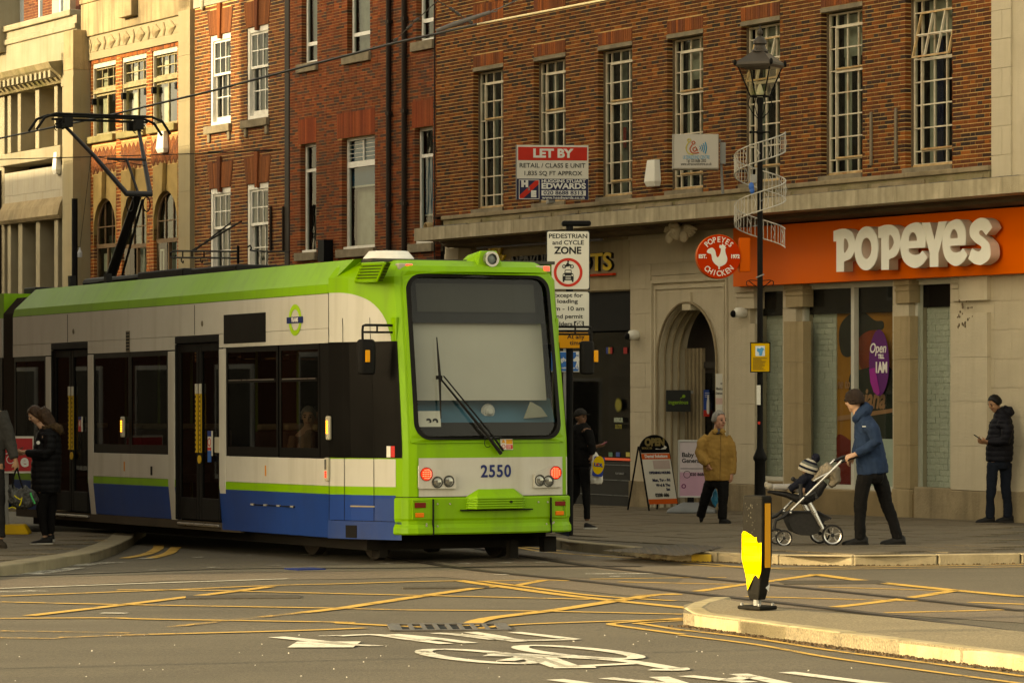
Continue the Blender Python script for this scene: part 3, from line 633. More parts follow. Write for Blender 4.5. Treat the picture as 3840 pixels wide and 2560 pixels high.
for k, (a, b) in enumerate(WA):
 if visible(a, zW1 + .1) or visible(b, zW1): pass
 soldiers(A, a - .0, b + .0, zW1 + .098, zW1 + .02 + hS + .07)
 sub(A, 'lintel', CONC, a - .01, b + .004, -.010, .2, zW1 + .022, zW1 + .088)
 if k < 3: soldiers(A, a, b, pan[k][2] + .006, pan[k][3] - .006)
 if k < 3:
  sub(A, 'window_sill', CONC, a - .06, b + .05, -.04, .16, up[k][2] - .09, up[k][2])
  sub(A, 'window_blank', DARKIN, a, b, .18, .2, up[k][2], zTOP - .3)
 yw = .135
 def ex(m, cs, rs, k=k, yw=yw):             # opening lights stand proud of the fixed frame
  for (r0, r1) in ((5, 7), (1, 5)):
   if (k == 6 or k == 4) and r0 == 5: continue
   if k == 0 and r0 == 1: continue
   x0, x1, q0, q1 = cs[1] + .004, cs[-1] - .002, rs[r0] + .012, rs[r1] - .012; t = .026
   m.box(x0, x0 + t, yw - .02, yw + .02, q0, q1, 0); m.box(x1 - t, x1, yw - .02, yw + .02, q0, q1, 0)
   m.box(x0 + t, x1 - t, yw - .022, yw + .02, q1 - t, q1, 0); m.box(x0 + t, x1 - t, yw - .026, yw + .02, q0, q0 + t, 1)
 wn = window(A, a + .018, b - .004, zW0, zW1, yw, [.55, 1, 1, 1], [.55, 1, 1, 1, 1, 1, 1, .5], .028, .02, [FRAME_A, RUST], GLASS, extra=ex)
 sub(wn, 'bottom_rail', RUST, a + .02, b - .006, yw - .012, yw + .03, zW0 - .028, zW0 + .02)
 sub(A, 'window_sill', CONC, a - .05, b + .0, -.028, .2, zW0 - .10, zW0 - .028)
 sub(A, 'jamb_lining', STONE_K, a + .0005, a + .017, .1, .2, zW0, zW1)
 x = a + .12
 rr = random.Random(k)
 for q in range(2):
  x = a + .1 + q * (b - a) * .5 + rr.uniform(0, .1); folds(wn, x, x + rr.uniform(.06, .22), zW0 + .02, zW1 - rr.choice([.02, .5, .3]), .32 + .05 * q, CURT_D if rr.random() < .6 else CURT, n=3, amp=.014)
 if k >= 3: sub(wn, 'roller_blind', CURT, a + .22, b - .03, .27, .275, zW1 - .55 - .1 * (k % 2), zW1 - .03)
 if k == 2: sub(wn, 'red_notice', M('red_notice', (.35, .03, .03), .6), a + .33, a + .52, .24, .245, zW0 + .78, zW0 + 1.12)
 if k == 6: folds(wn, a + .36, a + .55, zW0, zW1 - .6, .3, M('navy_curtain', (.02, .025, .07), .9), n=3)
 if k in (4, 6):                            # hopper light tilted open
  cs0, cs1 = a + .018 + .028 + (b - a - .078) * .55 / 3.55, b - .036; hz = (zW1 - zW0 - .056) / 7.05
  q1 = zW1 - .028 - .5 * hz; q0 = q1 - 2 * hz; m = MB(); t = .026; lean = .16
  def yy(z): return yw - .02 - lean * (q1 - z) / (q1 - q0)
  def bar(x0, x1, za, zb, mi=0): m.loft([[(x0, yy(za), za), (x1, yy(za), za), (x1, yy(za) + .035, za), (x0, yy(za) + .035, za)], [(x0, yy(zb), zb), (x1, yy(zb), zb), (x1, yy(zb) + .035, zb), (x0, yy(zb) + .035, zb)]], mi=mi)
  bar(cs0, cs0 + t, q0, q1, 1); bar(cs1 - t, cs1, q0, q1, 1); bar(cs0 + t, cs1 - t, q1 - t, q1, 1); bar(cs0 + t, cs1 - t, q0, q0 + t, 1)
  for i in (1, 2): xx = cs0 + (cs1 - cs0) * i / 3; bar(xx - .01, xx + .01, q0 + t, q1 - t)
  bar(cs0 + t, cs1 - t, (q0 + q1) / 2 - .01, (q0 + q1) / 2 + .01)
  m.build('open_light', [FRAME_A, RUST], wn)
# stone pilaster at the right, with its own coursing
wall(A, 'pilaster', uAP, uAR, fz(3750, 690), zTOP, [], STONE_L, .0, .2)
for a, b, yy_ in ((uAP, fu(3797), -.03), (fu(3799), uAR, .012)):
 masonry(A, 'stone_block', layout(a, b, fz(3750, 690), zTOP - .4, [], .40, .9, .45, .006, 'run', off=.2), STONE_L, yy_, .05, vary=.001)
# parapet band and canopy over the ground storey
zL1 = fz(3000, 741, -.5); zL0 = fz(3000, 797, -.5)
zP0 = zL1 + .05
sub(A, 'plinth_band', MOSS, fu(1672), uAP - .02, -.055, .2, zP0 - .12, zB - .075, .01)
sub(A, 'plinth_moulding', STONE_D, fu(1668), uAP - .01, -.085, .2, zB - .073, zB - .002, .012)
u = fu(1690)
while u < uAP - .4:                            # panels stand proud of the band
 L = random.uniform(.9, 1.5); sub(A, 'band_panel', MOSS if random.random() < .6 else STONE_D, u + .05, min(u + L, uAP - .1) - .05, -.072, .0, zP0 - .1, zB - .12, .008); u += L
uL0, uL1 = fu(1633, -.5), uAR
sub(A, 'canopy_slab', STONE_D, uL0 + .01, uL1, -.46, .1, zL0 + .05, zL1 - .01)
u = uL0
cb = []
while u < uL1: L = random.uniform(.95, 1.35); cb.append((u, min(u + L, uL1) - .006, zL0, zL1)); u += L
masonry(A, 'canopy_stone', cb, M('canopy_stone', (.46, .39, .27), .85, .16, 1.3, .4, 40, dirt=.6, dcol=(.13, .11, .06), streak=.65), -.5, -.42, vary=.003)
m = MB(); n = 90
for i in range(n):                             # lumpy lead dressing along the edge
 a = uL0 - .02 + (uL1 - uL0) * i / n; b = uL0 - .02 + (uL1 - uL0) * (i + 1) / n
 m.box(a, b + .01, -.53 + random.uniform(-.006, .006), .0, zL1 + .001 + random.uniform(0, .006), zL1 + .045 + random.uniform(-.01, .014))
m.build('lead_flashing', LEAD, A, bevel=.006)
m = MB(); zS = fz(3000, 836, -.16)
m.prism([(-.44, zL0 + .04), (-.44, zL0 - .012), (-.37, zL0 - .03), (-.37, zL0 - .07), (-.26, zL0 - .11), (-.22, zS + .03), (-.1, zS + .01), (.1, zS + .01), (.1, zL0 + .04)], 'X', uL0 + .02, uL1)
m.build('soffit_moulding', STONE_K, A)
m = MB(); m.box(uL0 + .03, uL0 + .5, -.3, .1, zS - .2, zS + .0); m.build('end_bracket', STONE, A)
# ground storey: openings
zG = -1.2
zF1, zF0 = fz(3000, 838, -.16), fz(3000, 1064, -.16)
uF0 = fu(2757, -.16)
shop = (fu(1700), fu(2366), zG, fz(2300, 1093))
archw = (fu(2440), fu(2735), zG, fz(2500, 1055) + .1)
w1 = (fu(2838, .12), fu(2938), fz(2900, 1800, .12), zF0 + .2)
w2 = (fu(3012, .12), fu(3350), fz(3300, 1838, .12), zF0 + .2)
w3 = (fu(3437, .12), fu(3566), fz(3560, 1848, .12), zF0 + .2)
gops = [shop, archw, w1, w2, w3]
wall(A, 'ground_wall', fu(1668), uAR, zG, zL0 - .05, gops, STONE, .004, .3)
def gz_f(u): p = FM @ Vector((u, 0, 0)); return gz(p.x, p.y) + .11
big = [c for c in layout(fu(1668), uAR, zG + .35, zL0 - .12, [shop, archw, w1, w2, w3, (uF0, uAR, zF0 - .02, 9)], .40, .80, .4, .005, 'run')]
masonry(A, 'stone_block', [c for c in big if c[1] - c[0] > .05], STONE, -.012, .03, vary=.0015, cap=290)
# plinth of darker stone
for a, b in ((fu(2366), archw[0]), (archw[1], fu(2838)), (fu(2838), fu(3437)), (fu(3437), uAR)):
 zz = gz_f((a + b) / 2); dark = a > fu(2800) and b < fu(3500)
 sub(A, 'plinth', M('plinth_brown', (.25, .18, .095), .9, .15, 2, .3, 40, dirt=.4, dcol=(.1, .07, .04)) if dark else STONE_D, a + .002, b - .002, -.05 if not dark else -.03, .1, zz - .4, zz + (.42 if not dark else .36), .012)
for s in (w1, w2, w3): sub(A, 'window_apron', M('plinth_brown', (.25, .18, .095)), s[0], s[1], -.018, .1, gz_f(s[0]) - .3, s[2] - .01, .006)
# pilasters of the shop front
COLM = M('column_stone', (.38, .29, .165), .85, .15, 1.3, .35, 40, dirt=.4, dcol=(.14, .1, .05), streak=.5)
for (xa, xb, m_) in ((2757, 2830, STONE), (2940, 3012, COLM), (3352, 3412, COLM), (3566, 3596, STONE_L), (3598, 3705, STONE_L)):
 a, b = fu(xa, -.06), fu(xb, -.06); zz = gz_f(a)
 cells = layout(a, b, zz + .42, zF0 - .34, [], .62, 2, 1, .004, 'run', off=.1)
 sub(A, 'pier_plinth', COLM if m_ is COLM else STONE_D, a - .015, b + .015, -.09, .1, zz - .3, zz + .41, .012)
 masonry(A, 'pier_block', cells, m_, -.06 if xb - xa < 90 else -.075, .14, vary=.0008)
 if xb - xa < 90:
  sub(A, 'pier_neck', m_, a + .03, b - .03, -.05, .14, zF0 - .34, zF0 - .09); sub(A, 'pier_capital', m_, a + .01, b - .01, -.075, .14, zF0 - .09, zF0 + .01, .012); sub(A, 'pier_ring', m_, a + .02, b - .02, -.066, .14, zF0 - .17, zF0 - .13, .008)
 else: sub(A, 'pier_head', m_, a, b, -.075, .14, zF0 - .34, zF0 + .02)
# fascia
fb = sub(A, 'fascia', ORANGE, uF0, uAR, -.20, .0, zF0, zF1, .006)
# shop windows
for k, s in enumerate((w1, w2, w3)):
 wn = window(A, s[0], s[1], s[2], s[3] - .22, .10, [1] if k != 1 else [.53, .47], [1], .06, .085, FRAME_G, GLASS_S, d=.09, name='shop_window')
 sub(wn, 'head_trim', FRAME_G, s[0] + .001, s[1] - .001, .06, .12, s[3] - .225, s[3] - .17)
 zc = s[3] - .22 - (.43 if k < 2 else .38)
 sub(wn, 'header_panel', BLACKIN, s[0], s[1], .24, .26, zc, s[3] - .2)
 xb = s[1] if k != 1 else fu(3137, .3)
 sub(wn, 'painted_wall', SAGE, s[0] + .02, xb, .30, .34, s[2] - .02, zc)
 masonry(wn, 'painted_brick', layout(s[0] + .02, xb, s[2] - .01, zc, [], .083, .205, .1, .007, 'mixed'), BR_P, .288, .32, cap=200, vary=.004)
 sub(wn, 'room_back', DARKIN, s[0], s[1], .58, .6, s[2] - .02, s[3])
 if k == 1:
  mu = M('mural_ochre', (.30, .125, .018), .7, .2, 1.5); x0 = xb
  sub(wn, 'mural_board', mu, x0, s[1] - .04, .31, .34, s[2], zc)
  q = lambda px, py: (fu(px, .31), fz(px, py, .31))
  dk = M('mural_dark', (.022, .022, .016), .8, .3, 3); rd = M('mural_red', (.22, .035, .012), .8, .3, 2); gn = M('mural_black_green', (.014, .02, .012), .8)
  mk = lambda pts, mt, nm, d: shape([bez([q(*p) for p in pts], 6)], .004, nm, mt, wn, at=(0, .31 - d, 0))
  mk([(3155, 1320), (3150, 1230), (3185, 1180), (3235, 1168), (3280, 1200), (3312, 1205), (3310, 1235), (3260, 1240), (3220, 1270), (3190, 1335)], dk, 'mural_shape', .004)
  mk([(3220, 1260), (3270, 1235), (3310, 1260), (3318, 1300), (3300, 1370), (3240, 1390), (3215, 1330)], rd, 'mural_shape', .002)
  mk([(3185, 1420), (3230, 1385), (3350, 1390), (3352, 1650), (3250, 1660), (3200, 1560)], gn, 'mural_shape', .003)
  mk([(3138, 1640), (3190, 1650), (3240, 1700), (3245, 1830), (3137, 1830)], M('mural_crimson', (.16, .018, .01), .7), 'mural_shape', .005)
  br = M('mural_letter', (.34, .17, .085), .6)
  lettering('ne to', .20, (fu(3163, .3), .298, fz(3163, 1440, .3)), br, wn, 'mural_lettering', .004, .004, sx=.8, shear=.3)
  lettering('isiana', .42, (fu(3262, .3), .296, fz(3262, 1497, .3)), br, wn, 'mural_lettering', .004, .012, sx=.86, shear=.3)
  m = MB(); m.poly([(fu(3140, .3), .297, fz(3140, 1560, .3)), (fu(3352, .3), .297, fz(3352, 1530, .3)), (fu(3352, .3), .297, fz(3352, 1545, .3)), (fu(3140, .3), .297, fz(3140, 1578, .3))]); m.build('mural_stripe', br, wn)
  sub(wn, 'pale_panel', M('pale_green_panel', (.40, .46, .38), .6), fu(3225, .29), s[1] - .06, .288, .296, s[2], fz(3330, 1645, .29))
  oc = (fu(3297, .14), fz(3297, 1360, .14))
  st = shape([circ(0, 0, .26, .485)], .004, 'open_sticker', M('sticker_purple', (.10, .008, .12), .5), wn, at=(oc[0], .14, oc[1]))
  shape([[(-.25, -.09), (-.1, -.07), (.03, -.44), (-.03, -.475), (-.13, -.43), (-.22, -.28)]], .003, 'sticker_flash', M('sticker_magenta', (.30, .012, .22), .5), wn, at=(oc[0], .1335, oc[1]))
  wm = M('sticker_white', (.75, .72, .66), .5)
  lettering('Open', .20, (oc[0] - .03, .132, oc[1] + .21), wm, wn, 'sticker_lettering', .003, .003, sx=.95, shear=.25)
  lettering('TILL', .085, (oc[0] + .06, .132, oc[1] + .09), wm, wn, 'sticker_lettering', .003, .004)
  lettering('1AM', .21, (oc[0] + .06, .132, oc[1] - .075), wm, wn, 'sticker_lettering', .003, .010, sx=.8)
# letters of the fascia: P O P e Y e s
def loopP(): return [[(0, 1.02), (.0, .76), (.1, .76), (.1, 0), (.36, 0), (.36, .24)] + bez([(.42, .26), (.62, .34), (.74, .6), (.66, .92), (.44, 1.05), (.2, 1.06)], 6, False), bez([(.36, .48), (.44, .5), (.52, .63), (.46, .78), (.36, .8)], 5, True)]
def loopO(): return [circ(.40, .5, .40, .52), circ(.40, .5, .17, .25)]
def loope(): return [bez([(.80, .56), (.78, .80), (.62, 1.0), (.40, 1.02), (.14, .9), (0, .55), (.1, .16), (.42, -.03), (.7, .04), (.86, .2)], 6, False) + [(.70, .36), (.62, .29)] + bez([(.5, .27), (.36, .29), (.27, .36), (.27, .43)], 4, False) + [(.79, .43)], bez([(.27, .60), (.28, .70), (.36, .80), (.46, .78), (.52, .68), (.53, .60)], 5, False)]
def loopY(): return [[(0, 1.0), (.28, 1.0), (.44, .60), (.58, 1.0), (.86, 1.0), (.57, .30), (.57, 0), (.28, 0), (.28, .30)]]
def loops(): return [bez([(.80, .80), (.66, .98), (.38, 1.04), (.1, .9), (.06, .66), (.22, .50), (.44, .38), (.38, .28), (.26, .29)], 6, False) + [(.13, .36), (0, .12)] + bez([(.2, .0), (.44, -.03), (.72, .12), (.72, .40), (.56, .56), (.38, .66), (.38, .74), (.46, .76)], 6, False) + [(.60, .64)]]
SG = root('shop_sign_lettering', 'large raised cream letters spelling POPEYES on the orange fascia', 'sign', FM, (fu(3420, -.42), -.2, fz(3420, 940, -.42)))
yl = -.42
L3 = [('P', loopP, 3127, 3208, 860, 1020), ('O', loopO, 3208, 3298, 852, 1016), ('P', loopP, 3295, 3378, 845, 1013), ('E', loope, 3380, 3482, 838, 1008), ('Y', loopY, 3458, 3552, 836, 1003), ('E', loope, 3538, 3632, 826, 1000), ('S', loops, 3632, 3722, 820, 996)]
for k, (nm, fn, xa, xb, ya, yb) in enumerate(L3):
 a, b = fu(xa, yl), fu(xb, yl); za, zb = fz(xa, yb, yl), fz(xa, ya, yl)
 lp = fn(); mx = max(p[0] for l in lp for p in l); mn = min(p[1] for l in lp for p in l); mxz = max(p[1] for l in lp for p in l)
 lp = [[(a + (b - a) * p[0] / mx, za + (zb - za) * (p[1] - mn) / (mxz - mn)) for p in l] for l in lp]
 dy = -.012 * (k % 2)
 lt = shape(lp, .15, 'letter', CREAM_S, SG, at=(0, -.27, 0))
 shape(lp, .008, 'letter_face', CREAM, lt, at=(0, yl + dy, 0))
# round projecting sign
us, zs_ = fu(2640, -.62), 0
RS = root('round_shop_sign', 'round red hanging sign with a white cockerel and curved lettering, left end of the fascia', 'sign', frame(P(2692, 963, 52.9), R(4)), (0, 0, 0))
REDS = M('sign_red', (.60, .035, .006), .6, .04, 2, spec=.05)
rS = 83 / F * 52.9
m = MB(); m.lathe([(rS, -.10), (rS, .10)], (0, 0, 0), 48, 'Y')
dr = m.build('drum', ORANGE, RS, org=(0, 0, 0), bevel=.01)
shape([circ(0, 0, rS * .985)], .004, 'face', REDS, RS, at=(0, -.102, 0), org=(0, 0, 0))
k_ = rS / 83
cock = [(-38, 12), (-45, 17), (-40, 27), (-25, 33), (-14, 22), (-10, 4), (-4, -3), (4, 8), (8, 28), (2, 34), (4, 44), (10, 42), (14, 48), (20, 42), (26, 44), (24, 36), (28, 34), (24, 28), (26, 12), (32, -8), (26, -26), (10, -36), (4, -38), (4, -46), (-2, -46), (-2, -37), (-14, -28), (-24, -14), (-27, 2), (-30, 10)]
shape([bez([(p[0] * k_, p[1] * k_) for p in cock], 3)], .006, 'cockerel', CREAM, RS, at=(0, -.107, 0), org=(0, 0, 0))
def arc_text(txt, rad, a0, a1, size, mat, parent, y, flip=False):
 n = len(txt)
 for i, ch in enumerate(txt):
  a = a0 + (a1 - a0) * i / (n - 1); x, z = rad * math.cos(R(a)), rad * math.sin(R(a))
  lettering(ch, size, (x, y, z), mat, parent, 'sign_letter', .006, .002, rot=Matrix.Rotation(R(-(a - 90) + (180 if flip else 0)), 4, 'Y'), org=(0, 0, 0), sx=.85)
arc_text('POPEYES', rS * .76, 135, 45, .115, CREAM, RS, -.107)
arc_text('CHICKEN', rS * .77, 225, 315, .115, CREAM, RS, -.107, True)
lettering('EST.', .075, (-rS * .73, -.107, 0), CREAM, RS, 'sign_letter', .006, .004, org=(0, 0, 0), sx=.9); lettering('1972', .075, (rS * .74, -.107, 0), CREAM, RS, 'sign_letter', .006, .004, org=(0, 0, 0), sx=.9)
MB().box(rS * .96, rS * 1.45, -.06, .06, -.22, .28).build('arm', ORANGE, RS, org=(0, 0, 0), bevel=.01)
# arch portal
pa, pb = fu(2395), fu(2735); zsp = fz(2480, 1352); ra = (fu(2686) - fu(2473)) / 2; ca = (fu(2686) + fu(2473)) / 2
ztop_p = fz(2400, 1050)
outer = [(archw[0] + .003, zG), (archw[0] + .003, archw[3] - .004), (archw[1] - .003, archw[3] - .004), (archw[1] - .003, zG)]
hole = [(ca - ra, zG + .01)] + [(ca + ra * math.cos(R(180 - i * 7.5)), zsp + ra * 1.02 * math.sin(R(180 - i * 7.5))) for i in range(25)] + [(ca + ra, zG + .01)]
pt = shape([outer, hole], .5, 'portal_arch', STONE, A, at=(0, .01 + .5, 0))
m = MB()
for rr_, yy_ in ((ra + .035, -.02), (ra + .0, .10), (ra - .015, .22), (ra - .03, .34)):
 pts = [(ca - rr_, yy_, zG + .3)] + [(ca + rr_ * math.cos(R(180 - i * 6)), yy_, zsp + rr_ * math.sin(R(180 - i * 6))) for i in range(31)] + [(ca + rr_, yy_, zG + .3)]
 m.tube(pts, .022, 6)
m.build('arch_mouldings', STONE_D, pt)
m = MB()
for d_, q in ((0, .0), (.10, .014)):
 x0, x1, z1 = archw[0] + .03 + d_, archw[1] - .04 - d_, archw[3] - .08 - d_
 m.box(x0, x0 + .04, -.03 + q, .02, zG, z1); m.box(x1 - .04, x1, -.03 + q, .02, zG, z1); m.box(x0 + .04, x1 - .04, -.028 + q, .02, z1 - .045, z1)
m.build('portal_moulding', STONE_L, pt)
sub(A, 'keystone', STONE, ca - .13, ca + .13, -.03, .3, zsp + ra - .09, zsp + ra + .2, .01)
dr = sub(A, 'door', M('dark_door', (.02, .016, .014), .4, .3, 4), ca - ra, ca + ra, .5, .55, zG, zsp + ra)
sub(dr, 'door_transom', M('door_rail', (.04, .035, .03), .5), ca - ra + .5, ca + ra, .47, .5, zsp - .12, zsp - .02)
sub(dr, 'door_glass', GLASS_K, ca - ra + .62, ca + ra - .1, .485, .495, zsp - 1.9, zsp - .2)
m = MB()
for i in range(5): m.box(ca - ra + .06 + i * .12, ca - ra + .12 + i * .12, .44, .5, zG, zsp + .2)
m.build('reeded_jamb', STONE_D, A)
# carved winged head over the pier
OR = MB(); c0 = (fu(2548, -.44), -.44, fz(2548, 870, -.44)); q = 1 / 250 / .56
for sgn in (-1, 1):
 for i in range(6):
  a = -.25 - i * .22; L = .34 - .02 * i
  OR.tube([(c0[0] + sgn * .07, c0[1] + .02, c0[2] + .10 - i * .02), (c0[0] + sgn * (.10 + L * .5 * math.cos(a) * 1.5), c0[1] - .03, c0[2] + .10 + L * .4 * math.sin(a)), (c0[0] + sgn * (.10 + L * 1.5 * math.cos(a) * .8), c0[1] + .02, c0[2] + .09 + L * math.sin(a) * .8)], [.03, .04, .018], 6)
OR.ball((c0[0], c0[1] - .05, c0[2]), (.10, .11, .13)); OR.ball((c0[0], c0[1] - .1, c0[2] + .1), (.12, .08, .06)); OR.ball((c0[0], c0[1] - .16, c0[2] - .01), (.022, .03, .035))
for s_ in (-1, 1): OR.ball((c0[0] + s_ * .05, c0[1] - .14, c0[2] - .03), (.035, .03, .03)); OR.ball((c0[0] + s_ * .22, c0[1] - .05, c0[2] - .08), (.09, .06, .1))
OR.build('carved_winged_head', STONE, A, smooth=True)
# slot arcade shop front, left of the portal
sf = M('arcade_fascia_stone', (.42, .35, .23), .85, .1, 1.2, .3, 40, streak=.3, dirt=.3, dcol=(.2, .15, .08))
sub(A, 'arcade_fascia', sf, shop[0] + .05, shop[1] - .01, -.03, .2, shop[3] + .02, fz(2300, 905), .01)
m = MB(); u = shop[0] + .2;
while u < shop[1] - .1: m.box(u, u + .025, -.06, .0, fz(2300, 905) + .02, fz(2300, 905) + .22); u += .05
m.build('dentils', STONE_D, A)
sub(A, 'arcade_wall', BLACKIN, shop[0], shop[1], .5, .55, zG, shop[3])
sub(A, 'arcade_head', BLACKM, shop[0], shop[1], .05, .12, fz(2300, 1240, .1), shop[3])
ag = sub(A, 'arcade_glass', GLASS_K, shop[0], shop[1] - .02, .2, .21, zG + .6, fz(2300, 1245, .1))
nv = M('arcade_navy', (.008, .012, .04), .5)
sub(A, 'arcade_panel', nv, fu(2282, .3), fu(2362, .3), .3, .32, zG + .7, fz(2300, 1300, .3))
gd = M('arcade_gold', (.24, .21, .02), .5); sc_ = (fu(2319, .15), fz(2319, 1518, .15))
star = [((.13 if i % 2 else .085) * math.cos(R(i * 9)), (.125 if i % 2 else .08) * math.sin(R(i * 9))) for i in range(40)]
shape([star], .004, 'sun_decal', gd, A, at=(sc_[0], .15, sc_[1]))
lettering('MERKUR', .095, (sc_[0], .15, sc_[1] - .25), M('arcade_pale', (.35, .40, .30), .5), A, 'arcade_lettering', .003, .006, sx=.8); lettering('SLOTS', .095, (sc_[0], .15, sc_[1] - .36), gd, A, 'arcade_lettering', .003, .004, sx=.8)
SP = M('stall_riser', (.007, .007, .007), .5, .2, 3)
zz = gz_f(shop[1])
sub(A, 'stall_riser', SP, shop[0], shop[1] - .01, .02, .1, zz - .3, zz + .72)
for i in range(3):
 zq = zz + .16 + i * .25
 sub(A, 'riser_rail', M('riser_line', (.14, .15, .15), .3), shop[0] + .2, shop[1] - .05, .006, .02, zq, zq + .012)
sub(A, 'red_neon_strip', M('red_neon_strip', (.25, .03, .02), .4, emit=(.8, .12, .05), es=.12), fu(2215, .1), fu(2362, .1), .1, .12, fz(2300, 1725, .1), fz(2300, 1716, .1))
for px, t in ((2235, 'PLAY'), (2325, 'PLAY BINGO')): lettering(t, .05, (fu(px, .01), .004, fz(px, 1775, .01)), M('riser_text', (.3, .31, .3), .5), A, 'arcade_lettering', .002)
for px, c in ((2273, (.02, .05, .25)), (2280, (.4, .26, .02)), (2287, (.4, .03, .03)), (2338, (.4, .03, .03)), (2343, (.35, .03, .03))): sub(A, 'bunting_flag', M('flag_%d' % px, c, .7), fu(px, .18), fu(px + 8, .18), .18, .186, fz(px, 1326, .18), fz(px, 1302, .18))
for px, c in ((2290, (.10, .25, .16)), (2318, (.03, .08, .3)), (2400 - 45, (.5, .45, .1))): sub(A, 'window_sticker', M('stk_%d' % px, c, .5), fu(px - 8, .19), fu(px + 6, .19), .19, .196, fz(px, 1712, .19), fz(px, 1695, .19))
LTY = M('sign_yellow', (.88, .60, .015), .45); LTK = M('sign_black', (.012, .012, .012), .45)
AS = root('arcade_sign', 'slot arcade fascia sign with a yellow sun and yellow raised letters over a red line', 'sign', FM, (fu(2050), -.03, fz(2050, 1000)))
zq = fz(2250, 985, -.1)
for tx, px0, px1, mt, pxz in (('MERKUR', 1915, 2060, LTK, (2000, 993)), ('SLOTS', 2085, 2292, LTY, (2250, 985))):
 a, b = fu(px0, -.09), fu(px1, -.09); z = fz(pxz[0], pxz[1], -.09)
 o = lettering(tx, .40, ((a + b) / 2, -.06, z), LTK, AS, 'letters', .05, .012, sx=1); w_ = max(v.co.x for v in o.data.vertices) - min(v.co.x for v in o.data.vertices)
 f_ = (b - a) / w_
 bpy.data.objects.remove(o); lettering(tx, .40, ((a + b) / 2, -.055, z), LTK, AS, 'letters', .05, .014, sx=f_); lettering(tx, .40, ((a + b) / 2, -.083, z), mt, AS, 'letter_faces', .006, .010, sx=f_)
sub(AS, 'underline', REDS, fu(2060, -.08), fu(2302, -.08), -.09, -.04, fz(2250, 1034, -.08), fz(2250, 1026, -.08))
sy = (fu(1858, -.08), fz(1858, 985, -.08))
shape([[((.46 if i % 2 else .26) * math.cos(R(i * 15)) * .85, (.46 if i % 2 else .26) * math.sin(R(i * 15))) for i in range(24)]], .04, 'sun', LTY, AS, at=(sy[0], -.06, sy[1])); shape([circ(0, 0, .2)], .01, 'sun_face', M('sun_face', (.72, .6, .2), .5), AS, at=(sy[0], -.11, sy[1]))
sl = MB(); sl.tube([(fu(1790, -.5), -.5, fz(1790, 930, -.5)), (fu(2256, -.5), -.5, fz(2256, 898, -.5))], .022, 8)
tag(sl.build('sign_light_bar', M('grey_lamp_bar', (.13, .13, .15), .4), None, org=(0, 0, 0)), 'thin grey light bar hung under the canopy above the arcade sign', 'light'); place(bpy.data.objects['sign_light_bar'], FM)
# sill-level stain chips on the right pier
m = MB(); rr = random.Random(5)
for i in range(26):
 px, py = rr.choice([(3618, 1138), (3648, 1140), (3614, 1175), (3652, 1190), (3612, 1230), (3630, 1222)]); px += rr.uniform(-8, 14); py += rr.uniform(-16, 16)
 s_ = rr.uniform(.006, .02); m.prism([(fu(px) + s_ * math.cos(R(t)), fz(px, py) + 1.4 * s_ * math.sin(R(t))) for t in range(0, 360, 60)], 'Y', -.0795, -.07)
m.build('chipped_marks', STONE_K, A)
# ================================================================ B: plain red brick building
uB0, uB1 = fu(1088), uA0 - .004
B = root('red_brick_building', 'red brick building with narrow white windows and blue blinds, left of the shop building', 'building', FM, (fu(1350), 0, -.8))
uf, lf = [], []
for x0, x1, yt, yb in ((1150, 1190, -300, 243), (1322, 1388, -300, 204), (1582, 1626, -300, 165)):
 uf.append((fu(x0, .1) - .02, fu(x1), fz(x0, yb, .1), 10.4))
for x0, x1, yt, yb in ((1146, 1186, 541, 950), (1302, 1406, 522, 935), (1575, 1624, 486, 915)):
 lf.append((fu(x0, .1) - .02, fu(x1), fz(x0, yb, .1), fz(x0, yt, .1)))
zt_l = sum(f[3] for f in lf) / 3; zb_l = sum(f[2] for f in lf) / 3; zb_u = sum(f[2] for f in uf) / 3
uf = [(a, b, zb_u, 10.4) for a, b, c, d in uf]; lf = [(a, b, zb_l, zt_l) for a, b, c, d in lf]
sol = [(a - .1 - .12 * (i == 1), b + .0, zt_l + .01, zt_l + .5) for i, (a, b, c, d) in enumerate(lf)]
zB0 = .9
wall(B, 'wall', uB0, uB1, zB0, 10.6, uf + lf, MORTAR_B, .004, .18)
masonry(B, 'brick', layout(uB0, uB1, zB0, 10.4, uf + lf + sol, .056, .217, .104, .010, 'mixed'), BR_B)
sub(B, 'ground_storey', STONE_D, uB0, uB1, .0, .3, -1.2, zB0 - .002)
sub(B, 'core', BODY, uB0, uB1, .6, 14, -1.2, 10.5)
for i, (a, b, c, d) in enumerate(sol): soldiers(B, a, b, c, d - .01, brickmat('brick_lintel_red', [(.26, .058, .024), (.23, .05, .022), (.28, .066, .026)]) if 'brick_lintel_red' not in MATS else MATS['brick_lintel_red'], .06, .004)
def exb(t):
 def f(m, cs, rs): pass
 return f
for a, b, c, d in uf:
 zt = fz(1322, 137, .1)
 w_ = MB(); o = window(B, a + .02, b - .003, c, 10.4, .10, [1], [zt - c - .03, 10.4 - zt], .055, .07, UPVC, GLASS)
 sub(o, 'blind', CURT_D, a + .05, b - .03, .25, .255, c, 10.4)
 sub(B, 'window_sill', CONC, a - .16, b + .04, -.06, .18, c - .17, c - .002, .008)
